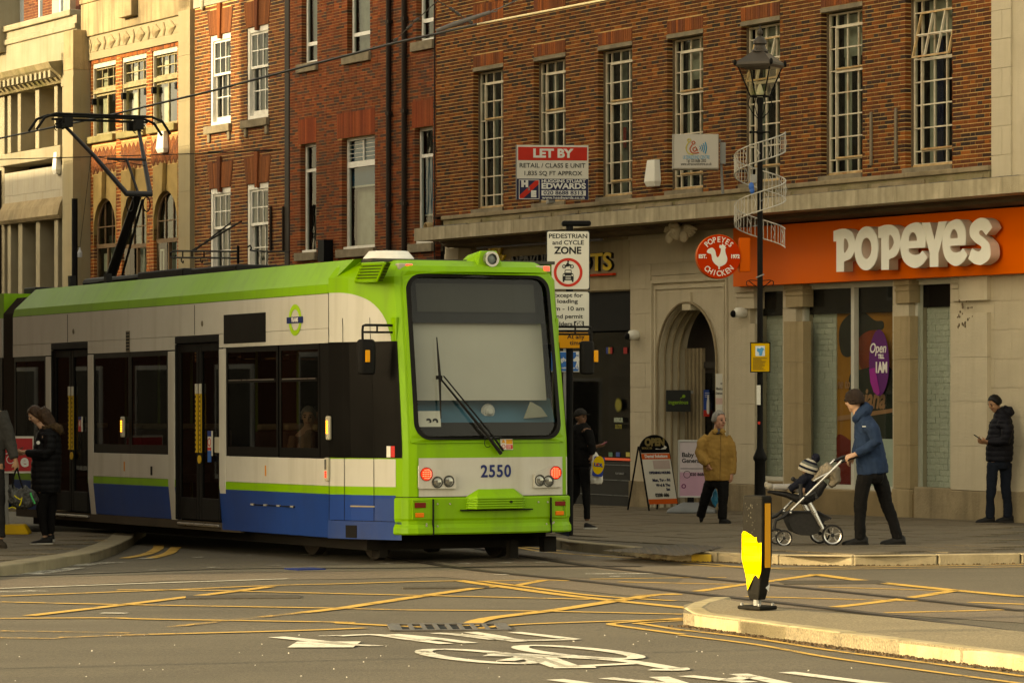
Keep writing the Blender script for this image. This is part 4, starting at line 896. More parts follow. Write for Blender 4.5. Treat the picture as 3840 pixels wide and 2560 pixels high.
for i, (a, b, c, d) in enumerate(lf):
 zt = fz(1302, 622, .1); t = (zt - c) / (d - c)
 o = window(B, a + .02, b - .003, c, d, .10, [1, 1] if i == 1 else [1], [t * (d - c) - .055, (1 - t) * (d - c) - .055] if i != 1 else [1], .055, .06, FRAME_W, GLASS, panes=(i != 1))
 if i == 1:
  o.data.clear_geometry(); m = MB(); x0, x1 = a + .02, b - .003; mid = (x0 + x1) / 2; y = .1
  for q in ((x0, x0 + .06, c, d), (x1 - .06, x1, c, d)): m.box(q[0], q[1], y, y + .06, q[2], q[3])
  for za, zb in ((d - .05, d), (zt - .05, zt + .06), (c, c + .06)): m.box(x0 + .06, x1 - .06, y - .01, y + .06, za, zb)
  m.box(mid - .014, mid + .014, y, y + .05, zt + .06, d - .05)
  for k in range(4): m.box(x0 + .06, x1 - .06, y + .02, y + .035, zt + .06 + (k + 1) * (d - zt - .11) / 5 - .004, zt + .06 + (k + 1) * (d - zt - .11) / 5 + .004)
  t_ = m.build('tmp', FRAME_W, B); o.data = t_.data; o.data.name = 'window'; bpy.data.objects.remove(t_)
  pane(o, x0 + .06, mid - .014, zt + .06, d - .05, .13, GLASS); pane(o, mid + .014, x1 - .06, zt + .06, d - .05, .13, GLASS); pane(o, x0 + .06, x1 - .06, c + .06, zt - .05, .13, GLASS)
 zbl = fz(1320, 700, .2) if i == 1 else fz(1590, 805, .2) if i == 2 else zt - .02
 if i: sub(o, 'blue_blind', BLUE_BL, a + .04, b - .01, .2, .206, zbl, d - .08 if i == 1 else zt); sub(o, 'blind_bar', FRAME_W, a + .04, b - .01, .19, .21, zbl - .03, zbl)
 if i != 2: sub(o, 'blind_board', CURT_D if i == 0 else CURT, a + .05, (a + b) / 2 + .12, .3, .31, c, zbl - .05)
 sub(B, 'window_sill', CONC, a - .17, b + .06, -.07, .18, c - .16, c - .002, .008); sub(o, 'peeling_sill', FRAME_W, a, b, .03, .16, c - .001, c + .05)
for px in (1457, 1515):
 m = MB(); u = fu(px, -.06); m.tube([(u, -.06, zB0), (u, -.06, 10.4)], .05, 10)
 for k in range(6): m.box(u - .07, u + .07, -.1, .0, 1.5 + k * 1.7, 1.56 + k * 1.7)
 m.build('downpipe', PIPE, B)
m = MB(); u = fu(1632); m.tube([(u, -.015, zB0), (u, -.015, 10.4)], .012, 5); m.build('wall_cable', PIPE, B)
MB().lathe([(.09, 0), (.09, -.16), (.07, -.16), (.07, 0)], (fu(1605, .05), .16, fz(1605, 852, .05)), 14, 'Y').build('vent_pipe', M('clay_vent', (.42, .30, .16), .7), B)
# ================================================================ C: brown brick building with white sash windows
uC0, uC1 = fu(729), uB0 - .004
C_ = root('sash_window_building', 'brown brick building with white sash windows and fanned brick heads, beside the stone framed front', 'building', FM, (fu(900), 0, -.8))
cw = []
zu1, zu0 = fz(791, 137, .02), fz(791, 475, .02); zl1 = fz(791, 709, .02); zl0 = zl1 - (zu1 - zu0)
for x0, x1 in ((791, 865), (929, 1006)):
 cw.append((fu(x0, .02), fu(x1), zu0, zu1)); cw.append((fu(x0, .02), fu(x1), zl0, zl1))
fr0 = fz(727, 35)
fans = [(a - .02, b + .02, d + .0, d + .525) for a, b, c, d in cw]
wall(C_, 'wall', uC0, uC1, .2, fr0, cw, MORTAR, .004, .2)
masonry(C_, 'brick', layout(uC0 + .03, uC1 - .26, .6, fr0, cw + fans, .0695, .217, .104, .0135, 'mixed'), BR_C)
m = MB(); m.box(uC1 - .25, uC1 - .004, -.02, .1, .2, fr0); m.build('corner_downpipe', PIPE, C_, bevel=.03)
sub(C_, 'frieze', RENDER_W, uC0, uC1, -.03, .3, fr0 + .002, fr0 + 3)
MB().ball((fu(758, -.04), -.04, fz(758, 10, -.04)), (.08, .05, .17)).build('shield_ornament', STONE_L, C_, smooth=True)
sub(C_, 'core', BODY, uC0, uC1, .7, 14, -1.2, fr0 + 2.9)
sub(C_, 'ground_storey', STONE_D, uC0, uC1, .0, .3, -1.2, .198)
FANM = brickmat('brick_rubbed', [(.20, .07, .03), (.22, .075, .03), (.18, .064, .03), (.24, .08, .033)])
for k, (a, b, c, d) in enumerate(cw):
 m = MB(); n = 9; mid = (a + b) / 2
 for i in range(-n, n):
  if i in (-1, 0): continue
  x0, x1 = mid + (b - a + .03) / 2 * i / n, mid + (b - a + .03) / 2 * (i + 1) / n; s0, s1 = (x0 - mid) * 1.22 + mid, (x1 - mid) * 1.22 + mid
  p = -.012 + random.uniform(-.002, .002); m.loft([[(x0 + .003, p, d), (x1 - .003, p, d), (x1 - .003, .1, d), (x0 + .003, .1, d)], [(s0 + .003, p, d + .52), (s1 - .003, p, d + .52), (s1 - .003, .1, d + .52), (s0 + .003, .1, d + .52)]])
 o = m.build('fan_arch', FANM, C_); o['kind'] = 'stuff'
 m = MB(); m.prism([(mid - .05, d - .09), (mid + .06, d - .09), (mid + .10, d + .64), (mid - .09, d + .64)], 'Y', -.05, .1); m.build('keystone', BR_S, C_, bevel=.008)
 m = MB(); y = .02; t = .10; h = (c + d) / 2 + .12
 m.box(a, a + t, y, y + .16, c, d); m.box(b - t * .55, b, y, y + .16, c, d); m.box(a + t, b - t * .55, y + .002, y + .16, d - .12, d); m.box(a + t, b - t * .55, y + .0, y + .16, c, c + .08)
 o = m.build('window', FRAME_W, C_, bevel=.006)
 for si, (za, zb, yo) in enumerate(((h - .03, d - .12, .05), (c + .08, h + .03, .10))):
  if si == 1 and k == 0: zb += .0; za += .0
  x0, x1 = a + t, b - t * .55; e = .045
  m = MB(); m.box(x0, x0 + e, yo, yo + .045, za, zb); m.box(x1 - e, x1, yo, yo + .045, za, zb); m.box(x0 + e, x1 - e, yo + .001, yo + .045, zb - e, zb); m.box(x0 + e, x1 - e, yo + .001, yo + .045, za, za + e * (1.2 if si == 0 else 2.2))
  for i in (1, 2): q = x0 + e + (x1 - x0 - 2 * e) * i / 3; m.box(q - .011, q + .011, yo + .004, yo + .04, za, zb)
  q = (za + zb) / 2; m.box(x0, x1, yo + .006, yo + .038, q - .011, q + .011); m.build('sash', FRAME_W, o)
  for i in range(3):
   for j in range(2): pane(o, x0 + e + (x1 - x0 - 2 * e) * i / 3 + .011, x0 + e + (x1 - x0 - 2 * e) * (i + 1) / 3 - .011, za + e + (q - za - e if j else 0), q if not j else zb - e, yo + .02, GLASS)
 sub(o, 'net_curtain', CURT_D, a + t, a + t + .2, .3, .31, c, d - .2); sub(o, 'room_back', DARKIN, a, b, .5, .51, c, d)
 sub(C_, 'window_sill', CONC, a - .18, b + .06, -.08, .18, c - .16, c - .002, .01)
 for q in (a - .06, b - .1): sub(C_, 'sill_corbel', CONC, q, q + .12, -.05, .1, c - .34, c - .162, .02)
# ================================================================ D: stone framed front with orange brick and arched windows
uD0, uD1 = fu(272, -.2), uC0 - .004
D_ = root('stone_framed_building', 'narrow front of orange brick in a buff stone frame with arched windows and chevron frieze', 'building', FM, (fu(500), 0, -.8))
pl0, pl1 = uD0, fu(308, -.2)
bi0, bi1 = pl1, fu(685)
DST = M('buff_stone', (.285, .24, .15), .85, .12, 1.0, .3, 40, dirt=.35, dcol=(.24, .17, .08), streak=.3)
DSTD = M('buff_stone_weathered', (.34, .26, .15), .88, .2, 1.4, .45, 30, dirt=.7, dcol=(.13, .1, .06), streak=.9)
fz0 = fz(684, 153); fz1 = fz(700, 55)
up_ = []; lo_ = []
zD1 = fz(359, 244, .1); zD0 = fz(359, 516, .1); zc1 = fz(590, 721, .1)
for x0, x1 in ((359, 434), (470, 549), (584, 665)): up_.append((fu(x0, .08) - .01, fu(x1), zD0, zD1))
for x0, x1 in ((366, 434), (470, 549), (590, 665)): lo_.append((fu(x0, .08) - .01, fu(x1), -.6, zc1))
hbs = [(a - .03, b + .03, zc1 + .56, zD0 - .22) for a, b, c, d in up_]
sur = [(a - .03, b + .03, zc1 - .5, zc1 + .54) for a, b, c, d in lo_]
wall(D_, 'wall', bi0, bi1, -.8, fz0, up_ + [(a, b, c, d - .0) for a, b, c, d in lo_], MORTAR, .004, .16)
sold = [(a - .1, b + .06, zD1 + .004, zD1 + .36) for a, b, c, d in up_]
masonry(D_, 'brick', layout(bi0, bi1, -.4, fz0, up_ + lo_ + hbs + sur + sold, .0765, .217, .104, .015, 'mixed'), BR_D)
for a, b, c, d in sold: soldiers(D_, a, b, c + .004, d - .01, BR_D, .055, .006)
sub(D_, 'core', BODY, uD0, uD1, .6, 14, -1.2, fz1 + .3)
# stone frame
zT = fz(290, 117, -.2)
for a, b, y0, z1 in ((pl0, pl1, -.42, zT), (bi1, uD1, -.10, fz1 + 1.0)):
 masonry(D_, 'pilaster_stone', layout(a, b, -1.0, z1 - .9, [], .95, 3, 1, .005, 'run'), DST, y0, .2, vary=.0008); sub(D_, 'pilaster_core', DST, a + .01, b - .01, y0 + .012, .19, -1.0, z1 - .85); sub(D_, 'pilaster_head', DSTD if a == pl0 else DST, a, b, y0, .2, z1 - .89, z1, .015)
fr_cells = layout(bi0, bi1, fz0, fz1, [], (fz1 - fz0) / 3 + .001, 1.9, .9, .004, 'run')
masonry(D_, 'frieze_stone', fr_cells, DST, -.05, .2, vary=.0008)
sub(D_, 'parapet', DSTD, bi0 - .35, uD1, -.10, .3, fz1 + .002, fz1 + .75, .02)
sub(D_, 'parapet_block', DSTD, fu(484), fu(533), -.26, .3, fz1 + .2, fz1 + 1.5, .02); sub(D_, 'coping', DSTD, bi0 - .37, uD1 + .0, -.13, .32, fz1 + .752, fz1 + .86, .02)
zf = fz(600, 116)                                # carved chevrons
m = MB(); n = 6; x0, x1 = fu(345), fu(680); hh = .135
for i in range(n):
 a = x0 + (x1 - x0) * i / n; s = (x1 - x0) / n
 m.tube([(a + .02, -.055, zf + hh), (a + .10, -.06, zf), (a + .02, -.055, zf - hh)], .028, 5); m.tube([(a + s * .5, -.055, zf + hh), (a + s * .78, -.06, zf), (a + s * .5, -.055, zf - hh)], .028, 5)
 m.loft([[(a + .14, -.05, zf), (a + s * .33, -.05, zf - hh * .9), (a + s * .72, -.05, zf), (a + s * .33, -.05, zf + hh * .9)], [(a + .3, -.075, zf), (a + s * .4, -.075, zf - hh * .3), (a + s * .6, -.075, zf), (a + s * .4, -.075, zf + hh * .3)]])
m.build('chevron_carving', DSTD, D_)
OLDST = M('old_steel_window', (.30, .25, .14), .7, .25, 6, .3, 50, dirt=.8, dcol=(.10, .09, .05))
WHT = M('pale_window_surround', (.58, .52, .42), .7, .15, 4, .2, 40, dirt=.4, dcol=(.3, .25, .17))
GLASS_B = glass('bright_sky_glass', (.7, .74, .66), 1.0, .03, wav=.2)
for k, (a, b, c, d) in enumerate(up_):
 zt = fz(359, 345, .1) ;
 o = window(D_, a, b - .003, zt + .03, d - .10, .09, [1, 1, 1, 1], [1, 1], .04, .024, OLDST, GLASS_B)
 sub(o, 'stone_head', WHT, a, b, .03, .16, d - .1, d); sub(o, 'stone_jamb', WHT, a - .001, a + .03, .03, .088, c, d - .101)
 o2 = window(D_, a, b - .003, c + .02, zt - .07, .09, [1, 1], [1], .05, .045, OLDST, GLASS_B)
 sub(o2, 'transom', OLDST, a - .03, b, .02, .15, zt - .068, zt + .028, .01)
 folds(o2, a + .1, a + .42, c, d - .2, .24, CURT, n=3); folds(o2, b - .36, b - .1, c, d - .2, .3, CURT, n=3)
 for q in (a - .03, b - .13): sub(o2, 'hinge_bracket', BLACKM, q, q + .1, -.01, .08, zt - .3, zt - .16)
 sub(D_, 'window_sill', M('mossy_sill', (.25, .21, .10), .9, .3, 3, .5, 30, dirt=.6, dcol=(.12, .11, .03)), a - .12, b + .02, -.10, .16, c - .15, c - .0, .015)
HB = brickmat('brick_herring', [(.20, .075, .035), (.24, .08, .036), (.17, .065, .036), (.27, .095, .04)])
for a, b, c, d in hbs:                                 # herringbone panels
 m = MB(); sub(D_, 'panel_bed', MORTAR_B, a, b, .0, .1, c, d)
 L, wd = .17, .05; nx = int((b - a) / (L * .72)) + 2; nzz = int((d - c) / (wd * 1.42)) + 2
 for i in range(nx):
  for j in range(-2, nzz):
   cx, cz = a + (i + .5) * L * .72, c + j * wd * 1.42
   s = 1 if i % 2 else -1; dx, dz = .707 * L / 2, .707 * L / 2 * s
   if cx - dx < a or cx + dx > b or cz - abs(dz) < c or cz + abs(dz) > d: continue
   m.obox((cx, .0, cz), (dx, 0, dz), (-dz / L * wd * .86, 0, dx / L * wd * .86), (0, .012, 0))
 o = m.build('herringbone_brick', HB, D_); o['kind'] = 'stuff'
GOLDST = M('arch_surround_stone', (.36, .25, .10), .85, .2, 2, .4, 40, dirt=.5, dcol=(.2, .12, .05))
for k, (a, b, c, d) in enumerate(lo_):
 r = (b - a) / 2; cx = (a + b) / 2; zs = d - r * 1.05
 hole = [(a + .0, c)] + [(cx + r * math.cos(R(180 - i * 9)), zs + r * 1.05 * math.sin(R(180 - i * 9))) for i in range(21)] + [(b, c)]
 o = shape([[(a - .03, zs - .35), (a - .03, d + .54), (b + .03, d + .54), (b + .03, zs - .35), (b, zs - .35)] + [h for h in reversed(hole[1:-1])] + [(a, zs - .35)]], .1, 'arch_surround', GOLDST, D_, at=(0, .092, 0))
 m = MB(); m.prism([(cx - .09, d - .02), (cx + .06, d - .02), (cx + .10, d + .58), (cx - .13, d + .58)], 'Y', -.11, -.02); m.build('keystone', GOLDST, o, bevel=.01)
 zt = zs - .32
 m = MB(); ring = [(a + .01, zt)] + [(cx + (r - .025) * math.cos(R(180 - i * 12)), zs + (r - .025) * 1.05 * math.sin(R(180 - i * 12))) for i in range(16)] + [(b - .01, zt)]
 m.tube([(p[0], .1, p[1]) for p in ring], .035, 6); m.box(a, b, .06, .14, zt - .09, zt)
 for i in (1, 2): q = a + (b - a) * i / 3; m.box(q - .012, q + .012, .09, .12, zt, zs + r * .9)
 m.box(a, b, .09, .12, zs + .05, zs + .075)
 m.box(a, a + .05, .07, .14, c, zt - .09); m.box(b - .05, b, .07, .14, c, zt - .09); m.box(cx - .03, cx + .03, .07, .14, c, zt - .09)
 w_ = m.build('arched_window', M('brown_window_frame', (.16, .10, .055), .7, .2, 4, dirt=.4), D_)
 gp = [(a + .02, zt)] + [(cx + (r - .03) * math.cos(R(180 - i * 12)), zs + (r - .03) * 1.05 * math.sin(R(180 - i * 12))) for i in range(16)] + [(b - .02, zt)]
 shape([gp], .005, 'pane', GLASS, w_, at=(0, .12, 0)); pane(w_, a + .05, cx - .03, c, zt - .09, .12, GLASS); pane(w_, cx + .03, b - .05, c, zt - .09, .12, GLASS)
 if k == 0: sub(w_, 'white_blind', CURT, a + .1, cx - .08, .2, .21, zt - .6, zt - .2); sub(w_, 'white_blind', CURT, cx + .08, b - .1, .2, .21, zt - .6, zt - .2)
 if k == 2:
  m = MB(); x, z = a + .12, zt - .72; m.box(x, x + .04, .1, .13, z, z + .5); m.box(x + .16, x + .2, .1, .13, z, z + .5); m.box(x + .04, x + .16, .1, .13, z, z + .04); m.box(x + .04, x + .16, .1, .13, z + .46, z + .5); m.build('white_vent_frame', WHITE_P, w_)
 sub(w_, 'net_curtain', CURT_D, a + .06, b - .06, .34, .35, c, zt + .2)
# alarm boxes and cameras on the fronts: things of their own
def alarm(px, py, w_, h_, y, label):
 u, z = fu(px, y), fz(px, py, y); m = MB()
 m.loft([[(u - w_ * .36, y, z + h_ / 2), (u + w_ * .36, y, z + h_ / 2), (u + w_ * .36, y + .1, z + h_ / 2), (u - w_ * .36, y + .1, z + h_ / 2)], [(u - w_ / 2, y - .03, z - h_ * .3), (u + w_ / 2, y - .03, z - h_ * .3), (u + w_ / 2, y + .1, z - h_ * .3), (u - w_ / 2, y + .1, z - h_ * .3)], [(u - w_ * .4, y - .0, z - h_ / 2), (u + w_ * .4, y - .0, z - h_ / 2), (u + w_ * .4, y + .1, z - h_ / 2), (u - w_ * .4, y + .1, z - h_ / 2)]])
 o = m.build('alarm_box', WHITE_P, None, (u, y, z), bevel=.008); place(o, FM, (u, y, z)); tag(o, label, 'alarm box', 'burglar alarm boxes on the street fronts')
alarm(2440, 650, .34, .43, -.11, 'white tapered alarm box on dark brick beside the ultrasound sign')
alarm(602, 533, .42, .46, -.12, 'white tapered alarm box under the right sill of the orange brick front')
alarm(206, 612, .26, .5, -.13, 'white alarm box on the pale stone panel at far left')
# ================================================================ E: pale stone building at the left end
uE0, uE1 = fu(-120), uD0 - .004
E = root('pale_stone_building', 'pale stone fronted building with deep window bays at the left end of the row', 'building', FM, (fu(120), 0, -.8))
zp1 = fz(100, 78, -.15); zc0, zc1_ = fz(100, 275, -.4), fz(100, 255, -.4)
wz1, wz0 = fz(150, 318, .0), fz(100, 565, .0); lz1 = fz(150, 812, .0)
bay = (fu(20), fu(243))
sub(E, 'core', BODY, uE0, uE1, .9, 14, -1.2, zp1 - .3)
sub(E, 'parapet', STONE_R, uE0, uE1, -.1, .5, zc1_ + .05, zp1 - .14); sub(E, 'parapet_coping', STONE_R, uE0, uE1 - .25, -.18, .5, zp1 - .138, zp1, .02); sub(E, 'parapet_band', STONE_R, uE0, uE1, -.15, .0, zp1 - .45, zp1 - .32, .02)
m = MB(); m.prism([(-.12, zc0 - .32), (-.25, zc0 - .16), (-.45, zc0), (-.52, zc1_), (.3, zc1_ + .12), (.3, zc0 - .32)], 'X', uE0, fu(262)); m.build('cornice', MOSS, E)
m = MB(); u = uE0
while u < fu(250): m.box(u, u + .14, -.4, -.1, zc0 - .2, zc0 + .0); u += .3
m.build('cornice_dentils', STONE_R, E)
sub(E, 'upper_beam', STONE_R, bay[0], bay[1], -.06, .4, wz1, wz1 + .35, .015); sub(E, 'spandrel_top', STONE_R, uE0, uE1, .0, .4, wz1 + .352, zc0)
sub(E, 'end_pier', STONE_R, fu(243), uE1, -.06, .6, -1.2, zc0 - .02); sub(E, 'end_pier', STONE_R, uE0, bay[0] - .01, -.02, .6, -1.2, wz1 + .34)
for z in (wz1 + .1, wz0 + 1.8): sub(E, 'pier_capital', STONE_R, fu(236, -.12), fu(268, -.12), -.18, .0, z - .3, z + (.25 if z < wz1 else .5), .03)
sub(E, 'sill_band', STONE_R, bay[0] - .1, bay[1], -.12, .6, wz0 - .3, wz0 - .02, .02)
cells = layout(bay[0], bay[1], fz(100, 815, .0), wz0 - .31, [], .55, 1.1, .6, .006, 'run'); masonry(E, 'stone_block', cells, RENDER_W, -.02, .4, vary=.002)
m = MB(); z = fz(100, 800, -.1); m.prism([(-.02, z + .3), (-.12, z + .12), (-.18, z - .12), (-.1, z - .2), (.3, z - .2), (.3, z + .3)], 'X', bay[0] - .08, bay[1]); m.build('hood_moulding', STONE_D, E)
for (z0, z1, cols) in ((wz0, wz1, [(28, 40, 0), (66, 77, 0), (132, 146, 0), (203, 215, 0), (236, 243, 0)]), (-1.0, z - .2, [(28, 40, 0), (68, 83, 0), (134, 149, 0), (203, 217, 0), (238, 244, 0)])):
 for a, b, _ in cols: sub(E, 'mullion', STONE_R, fu(a, -.02), fu(b, -.02), -.02, .62, z0, z1, .012)
 sub(E, 'bay_back', STONE_D if z0 > 0 else STONE_K, bay[0], bay[1], .64, .66, z0, z1)
for (xa, xb, z0, z1) in ((105, 131, wz0 + .05, wz1 - .35), (172, 202, wz0 + .05, wz1 - .12)):
 a, b = fu(xa, .45), fu(xb, .45); o = window(E, a, b, z0, z1, .45, [1], [1.35, 1], .07, .09, UPVC, GLASS_K); sub(o, 'room_back', DARKIN, a, b, .56, .57, z0, z1)
for (xa, xb) in ((118, 134), (182, 203)):
 a, b = fu(xa, .45), fu(xb, .45); o = window(E, a, b, -1.0, z - .3, .45, [1], [2, 1], .05, .06, M('grey_window_frame', (.35, .35, .31), .5), GLASS); sub(o, 'room_back', CURT_D, a, b, .56, .57, -1, z - .3)
m = MB(); u0, u1 = fu(0, .3), fu(240, .3); zr = zp1 + .75
m.tube([(u0 - 1, .3, zr), (u1, .3, zr)], .05, 8)
for px in (82, 152, 230): u = fu(px, .3); m.tube([(u, .3, zp1 - .2), (u, .3, zr)], .05, 8)
m.build('roof_railing', M('galvanised_rail', (.36, .38, .38), .4, .1, 3, metal=.3), E)
ro = root('roof_storey', 'dark red brick roof storey set back behind the railing, top left', 'building', FM, (fu(300, 4), 4, zp1))
BRR = brickmat('brick_roof_dark', [(.13, .045, .026), (.10, .036, .024), (.15, .05, .026)])
sub(ro, 'wall', MORTAR_B, fu(-60, 4), fu(640, 4), 4.01, 7, zp1 - .5, zp1 + 3.2); masonry(ro, 'brick', layout(fu(75, 4), fu(640, 4), zp1 - .3, zp1 + 3.1, [], .075, .217, .104, .01, 'mixed'), BRR, 4.0, 4.05, cap=120, vary=.001)
sub(ro, 'chimney', BRR, fu(284, 2), fu(298, 2), 2, 2.9, zp1 - .4, zp1 + 3)
sub(ro, 'pale_gable', RENDER_W, fu(195, 3.6), fu(262, 3.6), 3.6, 3.98, zp1 + .3, zp1 + 3)
m = MB(); m.prism([(-.3, zp1 - .6), (-.6, zp1 - .2), (-.75, zp1 + .3), (-.75, zp1 + 1.2), (.3, zp1 + 1.2), (.3, zp1 - .6)], 'X', fu(-60), fu(36)); m.build('cornice_end', STONE_R, E)
dp = MB(); dp.tube([(fu(6), -.05, 1.0), (fu(6), -.05, fz(6, 640))], .06, 8); dp.build('downpipe', PIPE, E)
# ================================================================ the other side of the street, out of frame at the left (it shades the shop fronts)
def block(name, label, p0, p1, depth, h, mat, storeys, wn):
 p0, p1 = Vector(p0), Vector(p1); d = (p1 - p0); L = d.length; ang = math.atan2(d.y, d.x)
 Mx = frame((p0.x, p0.y, gz(p0.x, p0.y) - .3), ang); r = root(name, label, 'building', Mx, (0, 0, 0))
 m = MB(); m.box(0, L, 0, depth, 0, h); m.build('wall', mat, r, org=(0, 0, 0)); MB().box(-.15, L + .15, -.25, depth + .1, h, h + .35).build('roof', STONE_D, r, org=(0, 0, 0))
 for s_ in range(storeys):
  for i in range(wn):
   a = (i + .25) * L / wn; b = (i + .75) * L / wn; z = .8 + s_ * (h - .6) / storeys
   f = MB(); f.box(a, b, -.05, .0, z, z + 2.0); fo = f.build('window', FRAME_W, r, org=(0, 0, 0)); MB().box(a + .08, b - .08, -.06, -.052, z + .08, z + 1.92).build('pane', GLASS_K, fo, org=(0, 0, 0))
OPP = [(-4.3, 14, 20, 18.3, 4, 5), (14.2, 29.6, 20, 18.0, 4, 4), (29.8, 58, 20, 13.3, 3, 7)]
for i, (t0, t1, w_, h_, st, n_) in enumerate(OPP):
 a, b = across(t0, w_), across(t1, w_)
 block('facing_building', ['tall brick building facing the shop front across the street', 'middle height brick building facing the red brick front across the street', 'low stone building facing the pale stone front across the street'][i], a, b, 12, h_, [MATS['brick_brown'], MATS['brick_multi'], STONE][i], st, n_)
for lab, p0, p1, h_, mt, st, n_ in (('unseen long brick building added behind the camera to darken reflections in the tram front', (34, -22, 0), (2, -26, 0), 15, 'brick_brown', 4, 7), ('unseen dark brick building added behind the camera beside the long one', (70, -16, 0), (34.5, -22, 0), 12, 'brick_multi', 3, 6)):
 block('unseen_building', lab, p0, p1, 12, h_, MATS[mt], st, n_)  # unseen blocks behind the camera, added so the tram windscreen mirrors something darker
# ================================================================ the tram (its own frame: x to its right as seen from the front, y back along it, z up)
TO = Vector((-.34 + .09 * math.cos(AT), 38.7 + .09 * math.sin(AT), 0)); TO.z = gz(TO.x, TO.y)
TM = frame(TO, AT, -.0077)
T = root('tram', 'green, white and blue articulated tram standing at the junction', 'tram', TM, (0, 0, 0))
O0 = Vector()
def ts(px, py, x=-1.385): h = hit(TM, px, py, 0, x); return h.y, h.z
def tf(px, py, y=0.0): h = hit(TM, px, py, 1, y); return h.x, h.z
c4 = lambda x, y: (x / 1.8234, 850 + y / 1.8234)
c5 = lambda x, y: (1280 + x / 1.8234, 850 + y / 1.8234)
TG = M('tram_green', (.165, .37, .012), .5, .05, .7, coat=.05, dirt=.35, dcol=(.09, .15, .02), streak=.4)
TW = M('tram_white', (.49, .475, .42), .42, .05, .8, coat=.08, dirt=.4, dcol=(.28, .25, .19), streak=.45)
TBL = M('tram_blue', (.006, .042, .20), .45, .08, 1.2, coat=.06, dirt=.35, dcol=(.02, .025, .07), streak=.2)
TBL2 = M('tram_blue_faded', (.014, .045, .17), .5, .12, 2, dirt=.5, dcol=(.06, .065, .1), streak=.3)
TK = M('tram_black_panel', (.004, .0038, .0035), .4, .2, 2, spec=.08)
TKM = M('tram_black_rubber', (.008, .0075, .007), .6, .2, 5, spec=.1)
TGL = glass('tram_glass', (.34, .34, .31), .45, .015)
TGW = glass('windscreen_glass', (.82, .84, .82), .35, .012)
ROOFG = M('tram_roof_grey', (.055, .052, .045), .7, .2, 2, dirt=.4)
UND = M('underframe', (.012, .010, .008), .85, .3, 3)
SILV = M('brushed_steel', (.45, .43, .40), .3, .1, 8, metal=.9)
HF, HR = 1.12, 11.62
def part(name, mat, x0, x1, y0, y1, z0, z1, par=T, bevel=0): return MB().box(x0, x1, y0, y1, z0, z1).build(name, mat, par, O0, bevel=bevel)
ZB, ZS, ZW, ZT, ZC, ZR = .345, .74, 1.13, 2.395, 2.94, 3.30
SEG = [(HF, 4.28), (5.68, 8.71), (10.10, HR)]
